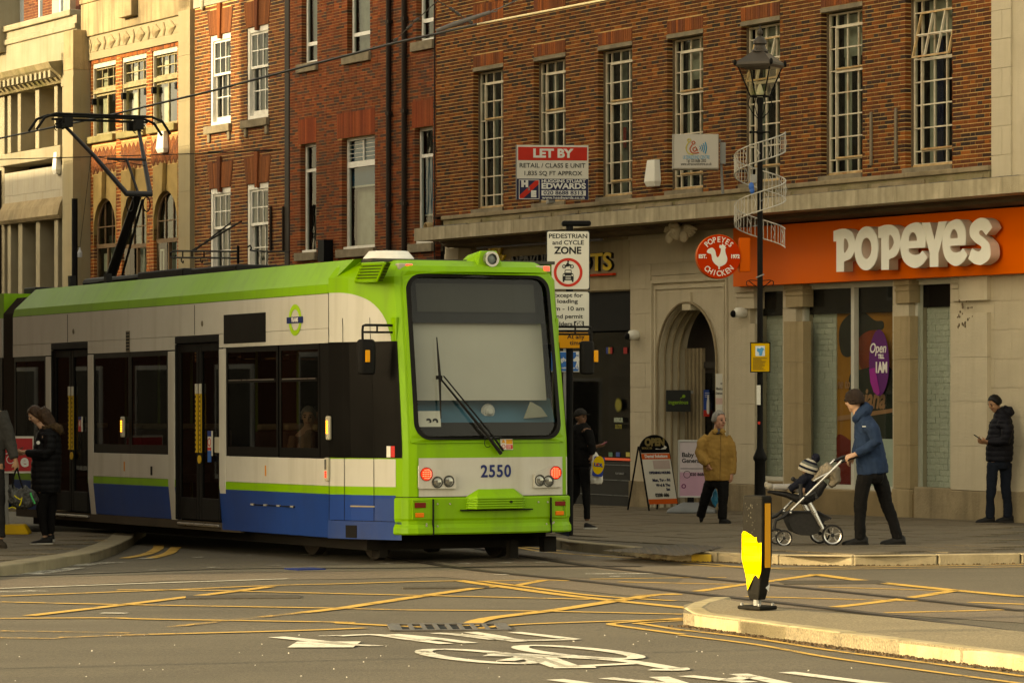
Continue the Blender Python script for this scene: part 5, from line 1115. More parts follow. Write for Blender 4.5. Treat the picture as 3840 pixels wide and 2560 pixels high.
for sg in (-1, 1):
 X = lambda d: sg * (1.385 - d)
 for a, b in SEG:
  part('lower_panel', TW, X(0), X(.04), a, b, .83, ZW - .004, bevel=.004); part('green_stripe', TG, X(.001), X(.04), a, b, ZS, .828);
  m = MB(); zb = ZB if a > 2 else .26; m.loft([[(X(.001), a, ZS - .002), (X(.04), a, ZS - .002), (X(.08), a, zb), (X(.04), a, zb)], [(X(.001), b, ZS - .002), (X(.04), b, ZS - .002), (X(.08), b, zb), (X(.04), b, zb)]]); m.build('skirt', TBL, T, O0, bevel=.004)
 part('cantrail', TW, X(0), X(.04), HF, HR, 2.555, ZC - .006, bevel=.003)
 for a, b in ((HF, 4.27), (5.69, 8.70), (10.11, HR)): part('cantrail_lower', TW, X(0), X(.04), a, b, ZT, 2.552)
 for a, b in ((4.08, 4.27), (5.69, 5.90), (8.51, 8.70), (10.11, 10.30)):
  m = MB(); m.loft([[(X(-.004), a, 2.38), (X(-.004), b, 2.38), (X(.05), b, 2.38), (X(.05), a, 2.38)], [(X(-.004), a, .78), (X(-.004), b, .78), (X(.05), b, .78), (X(.05), a, .78)], [(X(.04), a, .335), (X(.04), b, .335), (X(.09), b, .335), (X(.09), a, .335)]]); m.build('door_pillar', TW, T, O0, bevel=.006)
 wins = [(1.14, 1.36), (1.38, 2.50), (2.54, 4.07), (5.91, 7.20), (7.21, 8.50), (10.31, 11.58)]
 for i, (a, b) in enumerate(wins):
  g = MB(); g.poly([(X(.012), a, ZW + .04), (X(.012), b, ZW + .04), (X(.012), b, ZT - .03), (X(.012), a, ZT - .03)]) if i else g.box(X(.005), X(.02), a, b, ZW, ZT)
  o = g.build('side_window', TGL if i else TK, T, O0)
  m = MB(); t = .05
  for q in ((a, a + t, ZW, ZT), (b - t, b, ZW, ZT), (a + t, b - t, ZW, ZW + t * 2.2), (a + t, b - t, ZT - t * 1.3, ZT)): m.box(X(.006), X(.03), q[0], q[1], q[2], q[3])
  if i in (1, 2): m.box(X(.0), X(.03), a + t, b - t, 1.98, 2.02)
  m.build('window_frame', TK, o, O0)
  if i in (1, 2): part('vent_rail', SILV, X(-.004), X(.0), a + .1, b - .1, 2.005, 2.015, o)
 for a, b in ((4.28, 5.68), (8.71, 10.10)):
  mid = (a + b) / 2
  for (p, q) in ((a + .02, mid - .01), (mid + .01, b - .02)):
   d = MB(); f = .075
   for r_ in ((p, p + f, .36, 2.46), (q - f, q, .36, 2.46), (p + f, q - f, .36, .62), (p + f, q - f, 2.36, 2.46)): d.box(X(.03), X(.07), r_[0], r_[1], r_[2], r_[3])
   do = d.build('door', TKM, T, O0, bevel=.008); gl = MB(); gl.poly([(X(.05), p + f, .62), (X(.05), q - f, .62), (X(.05), q - f, 2.36), (X(.05), p + f, 2.36)]); gl.build('door_glass', TGL, do, O0)
   hy = mid + (.055 if p < mid - .1 and q <= mid else -.055)
   hy = q - .05 if q < mid else p + .05
   hm = MB(); hm.box(X(.015), X(.03), hy - .03, hy + .03, 1.16, 1.86); hm.build('door_edge_strip', M('door_yellow', (.55, .34, .03), .5), do, O0)
   hm = MB(); hm.box(X(.014), X(.03), hy - .028, hy + .028, 1.862, 1.98); hm.build('door_edge_label', M('label_pale', (.5, .48, .4), .5), do, O0)
   tr = MB()
   for k in range(12): z = 1.17 + k * .057; s_ = 1 if q < mid else -1; tr.add([(X(.0135), hy - .03 * s_, z), (X(.0135), hy - .03 * s_, z + .057), (X(.0135), hy + .012 * s_, z + .028)], [(0, 1, 2)])
   tr.build('door_zigzag', TKM, do, O0)
  m = MB(); m.box(X(.0), X(.06), a, b, 2.465, 2.55); m.box(X(.0), X(.06), a, a + .019, .35, 2.46); m.box(X(.0), X(.06), b - .019, b, .35, 2.46); m.build('door_surround', TKM, T, O0, bevel=.01)
  part('door_step', SILV, X(.0), X(.2), a + .05, b - .05, .285, .32, bevel=.01); m = MB(); m.lathe([(.05, 0), (.05, .012)], (X(.0), mid - .07, 1.08), 14, 'X'); m.build('door_button', MATS['door_yellow'], T, O0)
 part('lower_frame', M('tram_brown_skirt', (.055, .042, .028), .8, .2, 3), X(.04), X(.09), 3.72, HR, .24, ZB - .002)
 # green cove
 m = MB(); ya, yb = 1.13, 11.62
 m.loft([[(X(-.002), ya, ZC), (X(.01), ya - .02, 3.04), (X(.17), ya - .32, ZR), (X(.30), ya - .32, ZR + .01), (X(.3), ya - .1, ZC)], [(X(-.002), yb, ZC), (X(.01), yb - .05, 3.04), (X(.17), yb - .45, ZR), (X(.30), yb - .45, ZR + .01), (X(.3), yb, ZC)]]); m.build('roof_cove', TG, T, O0)
 part('cove_seal', TKM, X(.004), X(.05), HF, HR, ZC - .0055, ZC - .0005)
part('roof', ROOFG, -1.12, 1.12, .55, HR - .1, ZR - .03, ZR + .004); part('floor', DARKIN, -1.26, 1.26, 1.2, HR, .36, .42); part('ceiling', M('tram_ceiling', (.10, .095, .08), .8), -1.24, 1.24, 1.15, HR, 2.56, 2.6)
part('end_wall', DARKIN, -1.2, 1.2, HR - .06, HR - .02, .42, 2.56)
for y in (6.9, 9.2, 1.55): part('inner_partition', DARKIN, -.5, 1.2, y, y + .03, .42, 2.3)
SEATM = M('tram_seat', (.06, .035, .03), .9, .3, 6); SEATT = M('seat_top_pale', (.24, .18, .12), .8)
for y in (1.9, 2.7, 3.5, 6.3, 7.2, 8.0, 10.6, 11.2):
 for x in (-.95, -.5, .5, .95):
  m = MB(); m.box(x - .2, x + .2, y - .22, y + .2, .78, .88); m.box(x - .2, x + .2, y + .18, y + .27, .86, 1.42); so = m.build('passenger_seat', SEATM, T, O0, bevel=.03)
  MB().box(x - .17, x + .17, y + .17, y + .28, 1.43, 1.5).build('seat_top', SEATT, so, O0, bevel=.02)
for y, x in ((2.3, -.75), (5.0, -.6), (5.0, .6), (6.6, -.8), (9.4, -.6), (3.3, -.8), (7.7, -.8)):
 m = MB(); m.tube([(x, y, .42), (x, y, 2.55)], .018, 8); m.build('grab_pole', M('grab_pole_green', (.12, .20, .03), .4), T, O0)
# next section and the bellows
m = MB()
for i in range(9):
 y = 11.63 + i * .07; r_ = .0 if i % 2 else .09; m.loft([[(-1.3 + r_, y, .4), (1.3 - r_, y, .4), (1.3 - r_, y, 3.0), (1.1 - r_, y, 3.22), (-1.1 + r_, y, 3.22), (-1.3 + r_, y, 3.0)], [(-1.3 + .09 - r_, y + .07, .4), (1.3 - .09 + r_, y + .07, .4), (1.3 - .09 + r_, y + .07, 3.0), (1.1, y + .07, 3.22), (-1.1, y + .07, 3.22), (-1.3 + .09 - r_, y + .07, 3.0)]], caps=False)
m.build('bellows', M('bellows_rubber', (.028, .02, .014), .9), T, O0)
for nm, mt, x, z0, z1 in (('rear_section_cove', TG, 1.29, 2.94, 3.28), ('rear_section_cantrail', TW, 1.32, 2.40, 2.938), ('rear_section_window', TK, 1.315, 1.13, 2.398), ('rear_section_panel', TW, 1.32, .83, 1.128), ('rear_section_stripe', TG, 1.319, .74, .828), ('rear_section_skirt', TBL, 1.31, .34, .738)):
 part(nm, mt, -x, x, 12.27, 16.5, z0, z1)
# underframe, wheels
part('underframe', UND, -1.1, 1.1, .75, HR, .13, .3); part('underframe_box', UND, -1.1, -.6, 3.9, 8.0, .14, .24)
for y in (1.25, 2.95):
 for sg in (-1, 1):
  m = MB(); m.lathe([(.26, -.06), (.30, -.05), (.30, .05), (.27, .06)], (sg * .74, y, .30), 20, 'X'); m.build('wheel', M('wheel_steel', (.05, .042, .035), .6, .3, 6, metal=.5), T, O0)
 part('bogie_frame', UND, -.98, .98, y - .5, y + .5, .16, .36, bevel=.05)
for q_ in ((-.95, -.85, .75, .95, .05, .22), (.5, .6, .45, .55, .02, .22), (.95, 1.1, .5, .62, .08, .25)): part('sand_pipe', UND, *q_)
# ---------------------------------------------------------------- cab
PLX = [(-1.385, 1.12), (-1.28, .76), (-1.15, .42), (-1.035, .14), (-1.0, .05), (-.95, .0), (-.87, -.035), (-.45, -.07), (0, -.08)]
PL = PLX + [(-x, y) for x, y in reversed(PLX[:-1])]
def lean(z): return 0 if z < 1.25 else .28 * ((z - 1.25) / 1.9) ** 1.1
def squeeze(z, y): k = max(0, (z - 1.3) / 1.9); return 1 - .03 * k * max(0, 1 - y / 1.0)
def yc(x, z):                                   # front skin
 x = abs(x) / squeeze(z, .05); q = [(-a, b) for a, b in PLX]
 for (a, b), (c, d) in zip(q, q[1:]):
  if c <= x <= a: return d + (b - d) * (x - c) / (a - c) + lean(z)
 return q[0][1] + lean(z)
def skin(i, z, off=0.0):
 x, y = PL[i]; a = Vector(PL[max(i - 1, 0)]); b = Vector(PL[min(i + 1, len(PL) - 1)]); d = (b - a).normalized(); n = Vector((d.y, -d.x)) * 1
 k = max(0, 1 - y / 1.12)
 return (x * squeeze(z, y) + n.x * off, y + lean(z) * k + n.y * off, z)
LV = [.50, .72, .83, 1.13, 1.33, 1.7, 2.1, 2.4, 2.7, 2.95, 3.10]
m = MB(); nP = len(PL)
top = []
rings = [[skin(i, z) for i in range(nP)] for z in LV]
cap = [(p[0] * .93, p[1] + .06, 3.22) for p in rings[-1]]; cap = [(x, max(y, .0), z) if y < 1 else (x * 1.0, 1.12, z) for x, y, z in cap]; rings.append(cap)
cap2 = [(p[0] * .92, min(p[1] + .12, 1.12), 3.285) for p in cap]; rings.append(cap2)
for j in range(len(rings) - 1):
 for i in range(nP - 1):
  zc = (rings[j][0][2] + rings[j + 1][0][2]) / 2
  if 6 <= i <= nP - 8 and 1.33 < zc < 3.10: continue
  m.poly([rings[j][i], rings[j][i + 1], rings[j + 1][i + 1], rings[j + 1][i]])
 # the windscreen opening spans the front stations
m.poly(list(reversed(cap2)))
cab = m.build('cab_shell', TG, T, O0, smooth=False)
for p in cab.data.polygons: p.use_smooth = True
try: cab.data.set_sharp_from_angle(angle=R(38))
except Exception: pass
def wrap(name, mat, i0, i1, f0, f1, off, par=T, n=5, sm=True):        # a panel lying on the cab side, between stations
 m = MB(); rows = []
 for a in range((i1 - i0) * n + 1):
  t = i0 + a / n; i = int(t); fr = t - i
  def pt(z):
   p = Vector(skin(i, z, off));
   if fr > 0: p = p.lerp(Vector(skin(i + 1, z, off)), fr)
   return tuple(p)
  z0, z1 = f0(t), f1(t); rows.append([pt(z0 + (z1 - z0) * k / 8) for k in range(9)])
 for r0, r1 in zip(rows, rows[1:]):
  for k in range(8): m.poly([r0[k], r1[k], r1[k + 1], r0[k + 1]])
 o = m.build(name, mat, par, O0)
 if sm:
  for p in o.data.polygons: p.use_smooth = True
 return o
con = lambda v: (lambda t: v)
for mir in (0, 1):
 W_ = (lambda nm, mt, a, b, f0, f1, off: wrap(nm, mt, a, b, f0, f1, off)) if not mir else (lambda nm, mt, a, b, f0, f1, off: wrap(nm, mt, nP - 1 - b, nP - 1 - a, (lambda t: f0(nP - 1 - t)), (lambda t: f1(nP - 1 - t)), off))
 W_('cab_upper_panel', TW, 0, 3, con(2.40), (lambda t: 2.40 + .54 * math.sqrt(max(0, 1 - (max(0, t - .35) / 2.66) ** 2.2))), .004)
 cw_ = W_('cab_side_window', TK, 0, 4, con(1.14), con(2.40), .006)
 W_('cab_lower_panel', TW, 0, 3, con(.83), con(1.128), .004)
 W_('cab_green_stripe', TG, 0, 3, con(.74), con(.828), .0045)
 W_('cab_skirt', TBL, 0, 3, con(.46), con(.738), .005); W_('cab_skirt_end', TBL2, 2, 3, con(.46), con(.70), .009)
 W_('cab_lower_fairing', TBL2, 0, 4, con(.26), con(.455), .02 if not mir else .02)
# panel gaps and small fittings on the near side of the cab
def seamline(t, z0, z1, w_=.008, off=.008):
 m = MB(); i = int(t); fr = t - i
 P_ = lambda z, d: tuple(Vector(skin(i, z, off)).lerp(Vector(skin(i + 1, z, off)), fr) + Vector((d * .3, -d, 0)))
 zs_ = [z0 + (z1 - z0) * k / 6 for k in range(7)]
 for a, b in zip(zs_, zs_[1:]): m.poly([P_(a, 0), P_(a, w_), P_(b, w_), P_(b, 0)])
 return m
for t, z0, z1 in ((.02, .28, 2.94), (.7, .46, 2.66), (1.95, .46, 2.66), (2.3, .28, .70)): seamline(t, z0, z1).build('panel_gap', TKM, T, O0)
a_, b_ = Vector(skin(1, .34, .021)), Vector(skin(2, .34, .021)); d_ = (b_ - a_).normalized(); m = MB(); m.obox(a_ + d_ * .02, d_ * .085, Vector((-d_.y, d_.x, 0)) * .004, (0, 0, .068)); m.build('step_recess', BLACKIN, T, O0)
m = MB(); a_, b_ = skin(1, .55, .01), skin(2, .55, .01); m.obox(((a_[0] + b_[0]) / 2, (a_[1] + b_[1]) / 2, .615), ((b_[0] - a_[0]) / 2, (b_[1] - a_[1]) / 2, 0), (.006, .003, 0), (0, 0, .007)); m.build('step_rail', M('brass_rail', (.30, .25, .14), .5), T, O0)
a_ = skin(1, .47, .012); m = MB(); m.loft([[(a_[0], a_[1] + .26, .475), (a_[0], a_[1] + .22, .52), (a_[0] + .04, a_[1], .50), (a_[0] + .05, a_[1] - .08, .475)], [(a_[0] + .02, a_[1] + .26, .475), (a_[0] + .02, a_[1] + .22, .52), (a_[0] + .06, a_[1], .5), (a_[0] + .07, a_[1] - .08, .475)]]); m.build('torn_sticker', M('sticker_redwhite', (.55, .06, .05), .5), T, O0)
# front skin pieces
def drape(o, off):
 for v in o.data.vertices: v.co.y += yc(v.co.x, v.co.z) - off
 o.data.update(); return o
def dense(lp, step=.06):
 out = []
 for a, b in zip(lp, lp[1:] + lp[:1]):
  n = max(1, int(math.dist(a, b) / step)); out += [(a[0] + (b[0] - a[0]) * i / n, a[1] + (b[1] - a[1]) * i / n) for i in range(n)]
 return out
def grid(name, mat, x0, x1, z0, z1, off, par, nx=16, nz_=10):
 m = MB(); P_ = lambda i, k: (lambda x, z: (x, yc(x, z) - off, z))(x0 + (x1 - x0) * i / nx, z0 + (z1 - z0) * k / nz_)
 for i in range(nx):
  for k in range(nz_): m.poly([P_(i, k), P_(i + 1, k), P_(i + 1, k + 1), P_(i, k + 1)])
 o = m.build(name, mat, par, O0)
 for p in o.data.polygons: p.use_smooth = True
 return o
ws = grid('windscreen', TGW, -.86, .86, 1.30, 3.14, -.012, T)
inner = rrect(-.845, .845, 1.375, 3.095, .15, 8); outer_ = rrect(-.89, .89, 1.335, 3.13, .18, 8)
def taper(lp): return [(x * (1 - .02 * (z - 1.3) / 1.8), z) for x, z in lp]
drape(shape([dense(taper(outer_)), dense(taper(inner))], .012, 'windscreen_gasket', TKM, ws, org=O0), .012)
# green surround that rounds the corners off
surr = drape(shape([dense([(-.93, 1.30), (.93, 1.30), (.90, 3.16), (-.90, 3.16)]), dense(taper(outer_))], .008, 'windscreen_surround', TG, T, org=O0), .004)
grid('front_band', TW, -.85, .99, .725, 1.14, .006, T)
m = MB(); m.box(-.6, .6, -.004, .0, 1.14, 1.144);
# inside the cab
part('cab_back', DARKIN, -1.1, 1.1, 1.02, 1.06, .5, 3.1); part('cab_floor', DARKIN, -.9, .9, .25, 1.1, .9, .95)
hd = grid('header_panel', M('header_dark', (.012, .012, .011), .6), -.84, .84, 2.60, 3.12, -.10, T); grid('destination_display', M('display_mesh', (.042, .042, .036), .7, .15, 60), -.72, .72, 2.72, 3.03, -.085, hd)
BL = M('cab_blind', (.40, .39, .34), .8, .05, 1.2, .2, 3); grid('cab_blind', BL, -.80, .82, 1.76, 2.62, -.16, T)
m = MB(); m.loft([[(-.9, .14, 1.52), (.9, .14, 1.52), (.95, .36, 1.78), (-.95, .36, 1.78)], [(-.95, .8, 1.3), (.95, .8, 1.3), (.95, .8, 1.78), (-.95, .8, 1.78)]]); dsh = m.build('dashboard', M('dash_teal', (.035, .115, .17), .5, .1, 2), T, O0)
m = MB(); m.lathe([(.07, 0), (.085, .03), (.06, .07)], (.12, .20, 1.64), 16, 'Y'); m.lathe([(.05, -.03), (.03, -.06)], (.12, .22, 1.64), 16, 'Y'); m.build('dash_lamp', M('lamp_pale', (.45, .45, .42), .3), dsh, O0)
m = MB(); m.prism([(.52, 1.56), (.80, 1.58), (.72, 1.68), (.60, 1.74)], 'Y', .12, .16); m.build('dash_housing', M('dash_grey', (.22, .23, .18), .6), dsh, O0)
part('cab_lower_dark', DARKIN, -.95, .95, .14, .2, 1.2, 1.52)
m = MB(); m.obox((-.66, .10, 1.56), (.14, 0, .0), (0, .003, 0), (0, .01, .085)); cp = m.build('route_card', M('card_white', (.62, .60, .52), .6), T, O0); lettering('32', .16, (-.62, .093, 1.50), TKM, cp, 'card_number', .002, .004, org=O0)
# roof front furniture
m = MB(); m.loft([[(.02, .30, 3.20), (.36, .30, 3.20), (.30, .36, 3.40), (.10, .36, 3.40)], [(-.04, .75, 3.22), (.40, .75, 3.22), (.34, .6, 3.36), (.06, .6, 3.36)]]); hb = m.build('top_lamp_housing', TG, T, O0, bevel=.01)
m = MB(); m.lathe([(.085, 0), (.085, -.06), (.06, -.06), (.055, -.02)], (.20, .33, 3.305), 20, 'Y'); lr = m.build('top_lamp_ring', SILV, hb, O0); m = MB(); m.ball((.20, .305, 3.305), (.055, .02, .055)); m.build('top_lamp_lens', M('lens_grey', (.16, .19, .18), .15), lr, O0)
for x in (-.82, .86):
 m = MB(); m.box(x - .09, x + .09, .32, .42, 3.17, 3.245); rl = m.build('roof_marker', M('marker_cream', (.40, .37, .28), .4), T, O0, bevel=.015); MB().box(x + .0, x + .07, .313, .325, 3.19, 3.235).build('roof_marker_lens', M('red_lens_lit', (.5, .01, .01), .3, emit=(1, .05, .04), es=1.2), rl, O0)
m = MB(); m.lathe([(.30, 0), (.28, .05), (.22, .12), (.0, .13)], (-.55, 1.35, 3.30), 24); m.build('roof_antenna', M('antenna_white', (.72, .70, .64), .4), T, O0, smooth=False)
# lamps
RED = M('tail_red_lit', (.6, .02, .01), .3, emit=(1.0, .03, .02), es=.7); LENS = M('lamp_lens_clear', (.28, .28, .25), .08, .2, 30, metal=.6); CHR = M('lamp_bezel', (.04, .04, .035), .3)
REDO = M('reflector_dark_red', (.16, .012, .008), .25); ORG_ = M('reflector_orange', (.75, .17, .015), .3); AMB = M('indicator_lit', (.8, .3, .03), .3, emit=(1, .36, .04), es=1.3)
def lampset(poly, red, l1, l2, nm):
 o = drape(shape([dense(poly, .05)], .02, 'lamp_panel', TW, T, org=O0), .012)
 for (x, z), r_, mt, nm2 in ((red, .062, RED, 'tail_lamp'), (l1, .052, LENS, 'headlamp'), (l2, .052, LENS, 'headlamp')):
  y = yc(x, z) - .032; m = MB(); m.lathe([(r_ + .012, .02), (r_ + .012, -.006), (r_, -.006), (r_ - .004, .004)], (x, y, z), 20, 'Y'); b = m.build(nm2, CHR if mt is LENS else M('tail_rim', (.35, .03, .015), .3), o, O0); m = MB(); m.ball((x, y + .006, z), (r_, .018, r_)); m.build(nm2 + '_lens', mt, b, O0)
  if mt is RED:
   m = MB()
   for i in range(5):
    for j in range(5):
     if (i - 2) ** 2 + (j - 2) ** 2 < 6: m.ball((x + (i - 2) * .022, y - .012, z + (j - 2) * .022), .007, 6, 4)
   m.build('tail_led', M('led_bright', (1, .1, .08), .3, emit=(1, .10, .07), es=1.5), b, O0)
q = lambda px, py: tf(*g2(px, py), -.06)
lampset([q(527, 83), q(600, 92), q(735, 132), q(772, 150), q(775, 240), q(527, 240)], q(578, 140), q(650, 195), q(725, 188), 'l')
lampset([q(1505, 75), q(1420, 92), q(1330, 128), q(1310, 140), q(1310, 235), q(1505, 228)], q(1461, 130), q(1410, 188), q(1348, 182), 'r')
nx_, nz2 = q(1050, 123); num = lettering('2550', .185, (nx_, 0, nz2), M('number_blue', (.012, .022, .11), .45), T, 'fleet_number', .004, .004, sx=.92, spacing=1.12, org=O0); drape(num, .010)
# bumper
m = MB(); rows = []
for z, off in ((.715, .012), (.70, .03), (.49, .03), (.465, .02), (.43, .02), (.39, .042), (.335, .046), (.318, .03), (.318, -.1)):
 rows.append([skin(i, z, off) for i in range(3, nP - 3)])
for r0, r1 in zip(rows, rows[1:]):
 for k in range(len(r0) - 1): m.poly([r0[k], r0[k + 1], r1[k + 1], r1[k]])
bp = m.build('bumper', TG, T, O0)
for p in bp.data.polygons: p.use_smooth = True
try: bp.data.set_sharp_from_angle(angle=R(25))
except Exception: pass
for x in (q(620, 400)[0], q(1425, 400)[0]):
 m = MB(); m.box(x - .005, x + .005, yc(x, .5) - .055, yc(x, .5) - .02, .31, .70); m.build('bumper_gap', TKM, bp, O0)
m = MB()
for i in range(3, nP - 4): a, b = skin(i, .718, .014), skin(i + 1, .718, .014); m.poly([a, b, (b[0], b[1], .726), (a[0], a[1], .726)])
m.build('bumper_top_gap', TKM, bp, O0)
for (xa, ya, xb, yb, mt) in ((500, 335, 575, 370, REDO), (505, 405, 562, 435, ORG_), (1458, 325, 1528, 355, REDO), (1460, 392, 1518, 420, ORG_)):
 (x0, z1), (x1, z0) = q(xa, ya), q(xb, yb); y = yc((x0 + x1) / 2, z0); m = MB(); m.box(x0, x1, y - .042, y - .02, z0, z1); m.build('reflector', mt, bp, O0, bevel=.006)
for (xa, ya, xb, yb) in ((490, 325, 585, 440), (1450, 315, 1530, 428)):
 (x0, z1), (x1, z0) = q(xa, ya), q(xb, yb); y = yc((x0 + x1) / 2, z0); m = MB(); t = .012
 m.box(x0 - t, x0, y - .038, y - .02, z0 - t, z1 + t); m.box(x1, x1 + t, y - .038, y - .02, z0 - t, z1 + t); m.box(x0, x1, y - .038, y - .02, z1, z1 + t); m.box(x0, x1, y - .038, y - .02, z0 - t, z0); m.build('lamp_recess', TG, bp, O0, bevel=.004)
m = MB()
for px, py in ((650, 343), (732, 342), (650, 495), (1338, 330), (1404, 330), (1395, 480), (578, 480), (578, 493), (1440, 475), (1448, 468)):
 x, z = q(px, py); m.lathe([(.011, -.004), (.009, -.010)], (x, yc(x, z) - .03, z), 8, 'Y')
m.build('bolts', SILV, bp, O0)
# coupler cover
xL, xR = q(800, 330)[0], q(1285, 330)[0]; z0, z1, z2 = .585, .715, .86; xl, xr = q(950, 210)[0], q(1165, 210)[0]
m = MB(); m.loft([[(xL, .02, z0), (xL + .16, -.20, z0), (xR - .16, -.20, z0), (xR, .02, z0)], [(xL, .02, z1), (xL + .16, -.20, z1), (xR - .16, -.20, z1), (xR, .02, z1)], [(xl, .01, z2), (xl + .02, .0, z2), (xr - .02, .0, z2), (xr, .01, z2)]]); cv = m.build('coupler_cover', TG, T, O0, bevel=.006)
for k in range(5): z = z0 + .012 + k * .026; m = MB(); m.tube([(xL - .006, .02, z), (xL + .157, -.207, z), (xR - .157, -.207, z), (xR + .006, .02, z)], .0095, 6); m.build('cover_rib', TG, cv, O0)
m = MB(); m.lathe([(.018, -.215), (.018, -.2)], (q(1118, 315)[0], 0, .66), 10, 'Y'); m.build('cover_hole', BLACKIN, cv, O0); part('cover_lip', TKM, xL, xR, -.15, .0, z0 - .016, z0 - .002, cv)
# wiper
w5 = lambda px, py, y=.0: (lambda h: (h[0], yc(h[0], h[1]) - .05 + y, h[1]))(tf(*c5(px, py), .06))
m = MB(); m.tube([w5(1040, 1550), w5(960, 1440), w5(660, 1040)], [.022, .018, .010], 6); m.tube([w5(1055, 1530), w5(980, 1420), w5(680, 1020)], [.014, .010, .008], 6); wi = m.build('wiper_arm', TKM, T, O0)
m = MB(); m.tube([w5(652, 755), w5(655, 1010), w5(645, 1310)], [.006, .016, .006], 6); m.obox(w5(650, 1030), (.03, 0, 0), (0, .02, 0), (0, 0, .02)); m.build('wiper_blade', TKM, wi, O0)
m = MB(); c_ = w5(955, 1475); m.tube([(c_[0] + .04 * math.cos(R(t)), c_[1] + .02, c_[2] + .05 * math.sin(R(t))) for t in range(60, 340, 20)], .004, 5); m.build('wiper_hose', TKM, wi, O0)
m = MB(); m.lathe([(.03, -.02), (.022, -.05)], (w5(1030, 1555)[0], .0, w5(1030, 1555)[2]), 10, 'Y'); m.build('wiper_boss', TG, wi, O0)
# warning stickers
def sticker(par, fn):
 o = fn(0, 0, 1, 1, M('sticker_face_white', (.66, .62, .55), .5), 'warning_sticker', par, 0)
 fn(.46, .52, .98, .96, M('sticker_amber', (.60, .26, .02), .5), 'sticker_amber_block', o, .002); fn(.46, .06, .98, .46, M('sticker_red_block', (.50, .03, .03), .5), 'sticker_red_block', o, .002)
 return o
def fst(x0, z0, x1, z1, mt, nm, par, e):
 (xa, zb), (xb, za) = tf(*c5(1065, 1450), .0), tf(*c5(1150, 1522), .0); W_, H_ = xb - xa, zb - za
 return grid(nm, mt, xa + W_ * x0, xa + W_ * x1, za + H_ * z0, za + H_ * z1, .008 + e, par, 2, 2)
st = sticker(T, fst); (xa, zb), (xb, za) = tf(*c5(1065, 1450)), tf(*c5(1150, 1522))
drape(shape([[(xa + .012, za + .075), (xa + .055, za + .075), (xa + .0335, za + .115)]], .003, 'warning_triangle', MATS['sticker_amber'], st, org=O0), .014); drape(shape([circ(xa + .033, za + .035, .022), circ(xa + .033, za + .035, .017)], .003, 'warning_ring', MATS['sticker_red_block'], st, org=O0), .014)
for k in range(3): grid('sticker_text_line', MATS['sticker_face_white'], xa + .075, xa + .125, za + .017 + k * .012, za + .021 + k * .012, .0125, st, 1, 1)
p_ = Vector(skin(3, 1.2, .012));
m = MB(); a_, b_ = Vector(skin(2, 1.2, .011)), Vector(skin(3, 1.2, .011)); d_ = (b_ - a_).normalized(); cc = a_.lerp(b_, .75)
for o_, mt, nm in ((0, MATS['sticker_face_white'], 'side_warning_sticker'), (.062, MATS['sticker_red_block'], 'side_warning_sticker')):
 m = MB(); s_ = cc + d_ * (o_ - .05); m.loft([[tuple(s_ + Vector((0, 0, -.05))), tuple(s_ + Vector((0, 0, .07)))], [tuple(s_ + d_ * .058 + Vector((0, 0, -.05))), tuple(s_ + d_ * .058 + Vector((0, 0, .07)))]], False, False); m.build(nm, mt, T, O0)
# mirrors
def mirror(sg, plate, aT, aB, bend, head, hw, hh, refl):
 Mr = MB(); x, z = tf(*plate, .2); i = 4 if sg < 0 else nP - 5; px_, py_, _ = skin(i, z, 0)
 base = Vector((px_, py_ + .06, z)); Mr.obox(base, (.025, .01, 0), (-.01 * sg * -1, .07, 0), (0, 0, .13)); mo = Mr.build('mirror_bracket', TG, T, O0, bevel=.01)
 D = .25                                     # the mirror hangs out to the side, level with the cab corner
 f = lambda p: Vector(hit(TM, p[0], p[1], 1, py_ + .02))
 a1, a2, b1, h1 = f(aT), f(aB), f(bend), f(head)
 s1, s2 = Vector((base.x, base.y, a1.z)), Vector((base.x, base.y, a2.z))
 m = MB(); m.tube([s1, a1, Vector((a1.x + sg * .03, a1.y, a1.z - .01)), b1 if False else Vector((a1.x + sg * .035, a1.y, a1.z - .05)), Vector((a1.x + sg * .035, a1.y, h1.z + hh * .6))], .014, 8); m.tube([s2, Vector((a1.x + sg * .035, a1.y, a2.z))], .012, 8); mx_ = s1.lerp(a1, .6); m.tube([(mx_.x, mx_.y, a1.z), (mx_.x, mx_.y, a2.z)], .01, 6); m.build('mirror_arm', TKM, mo, O0)
 m = MB(); c = Vector((h1.x, h1.y, h1.z)); rings = []
 for zz, k in ((-hh, .78), (-hh * .9, .95), (-hh * .3, 1.0), (hh * .5, 1.0), (hh * .9, .95), (hh, .75)): rings.append([(c.x + hw * k * u_, c.y + .05 * v_ * k, c.z + zz) for u_, v_ in ((-1, -.4), (-.6, -1), (.6, -1), (1, -.4), (1, .6), (-1, .6))])
 m.loft(rings); mh = m.build('mirror_head', TKM, mo, O0, bevel=.012)
 r_ = f(refl); m = MB(); m.box(r_.x - .026, r_.x + .026, c.y - .066, c.y - .05, r_.z - .065, r_.z + .065); m.build('mirror_reflector', M('amber_reflector', (.72, .30, .02), .3), mh, O0, bevel=.006)
mirror(-1, c5(355, 700), c5(165, 672), c5(165, 720), c5(155, 830), c5(170, 890), .105, .19, c5(165, 885))
mirror(1, c5(1522, 705), c5(1690, 685), c5(1700, 735), c5(1722, 800), c5(1680, 895), .085, .185, c5(1725, 885))
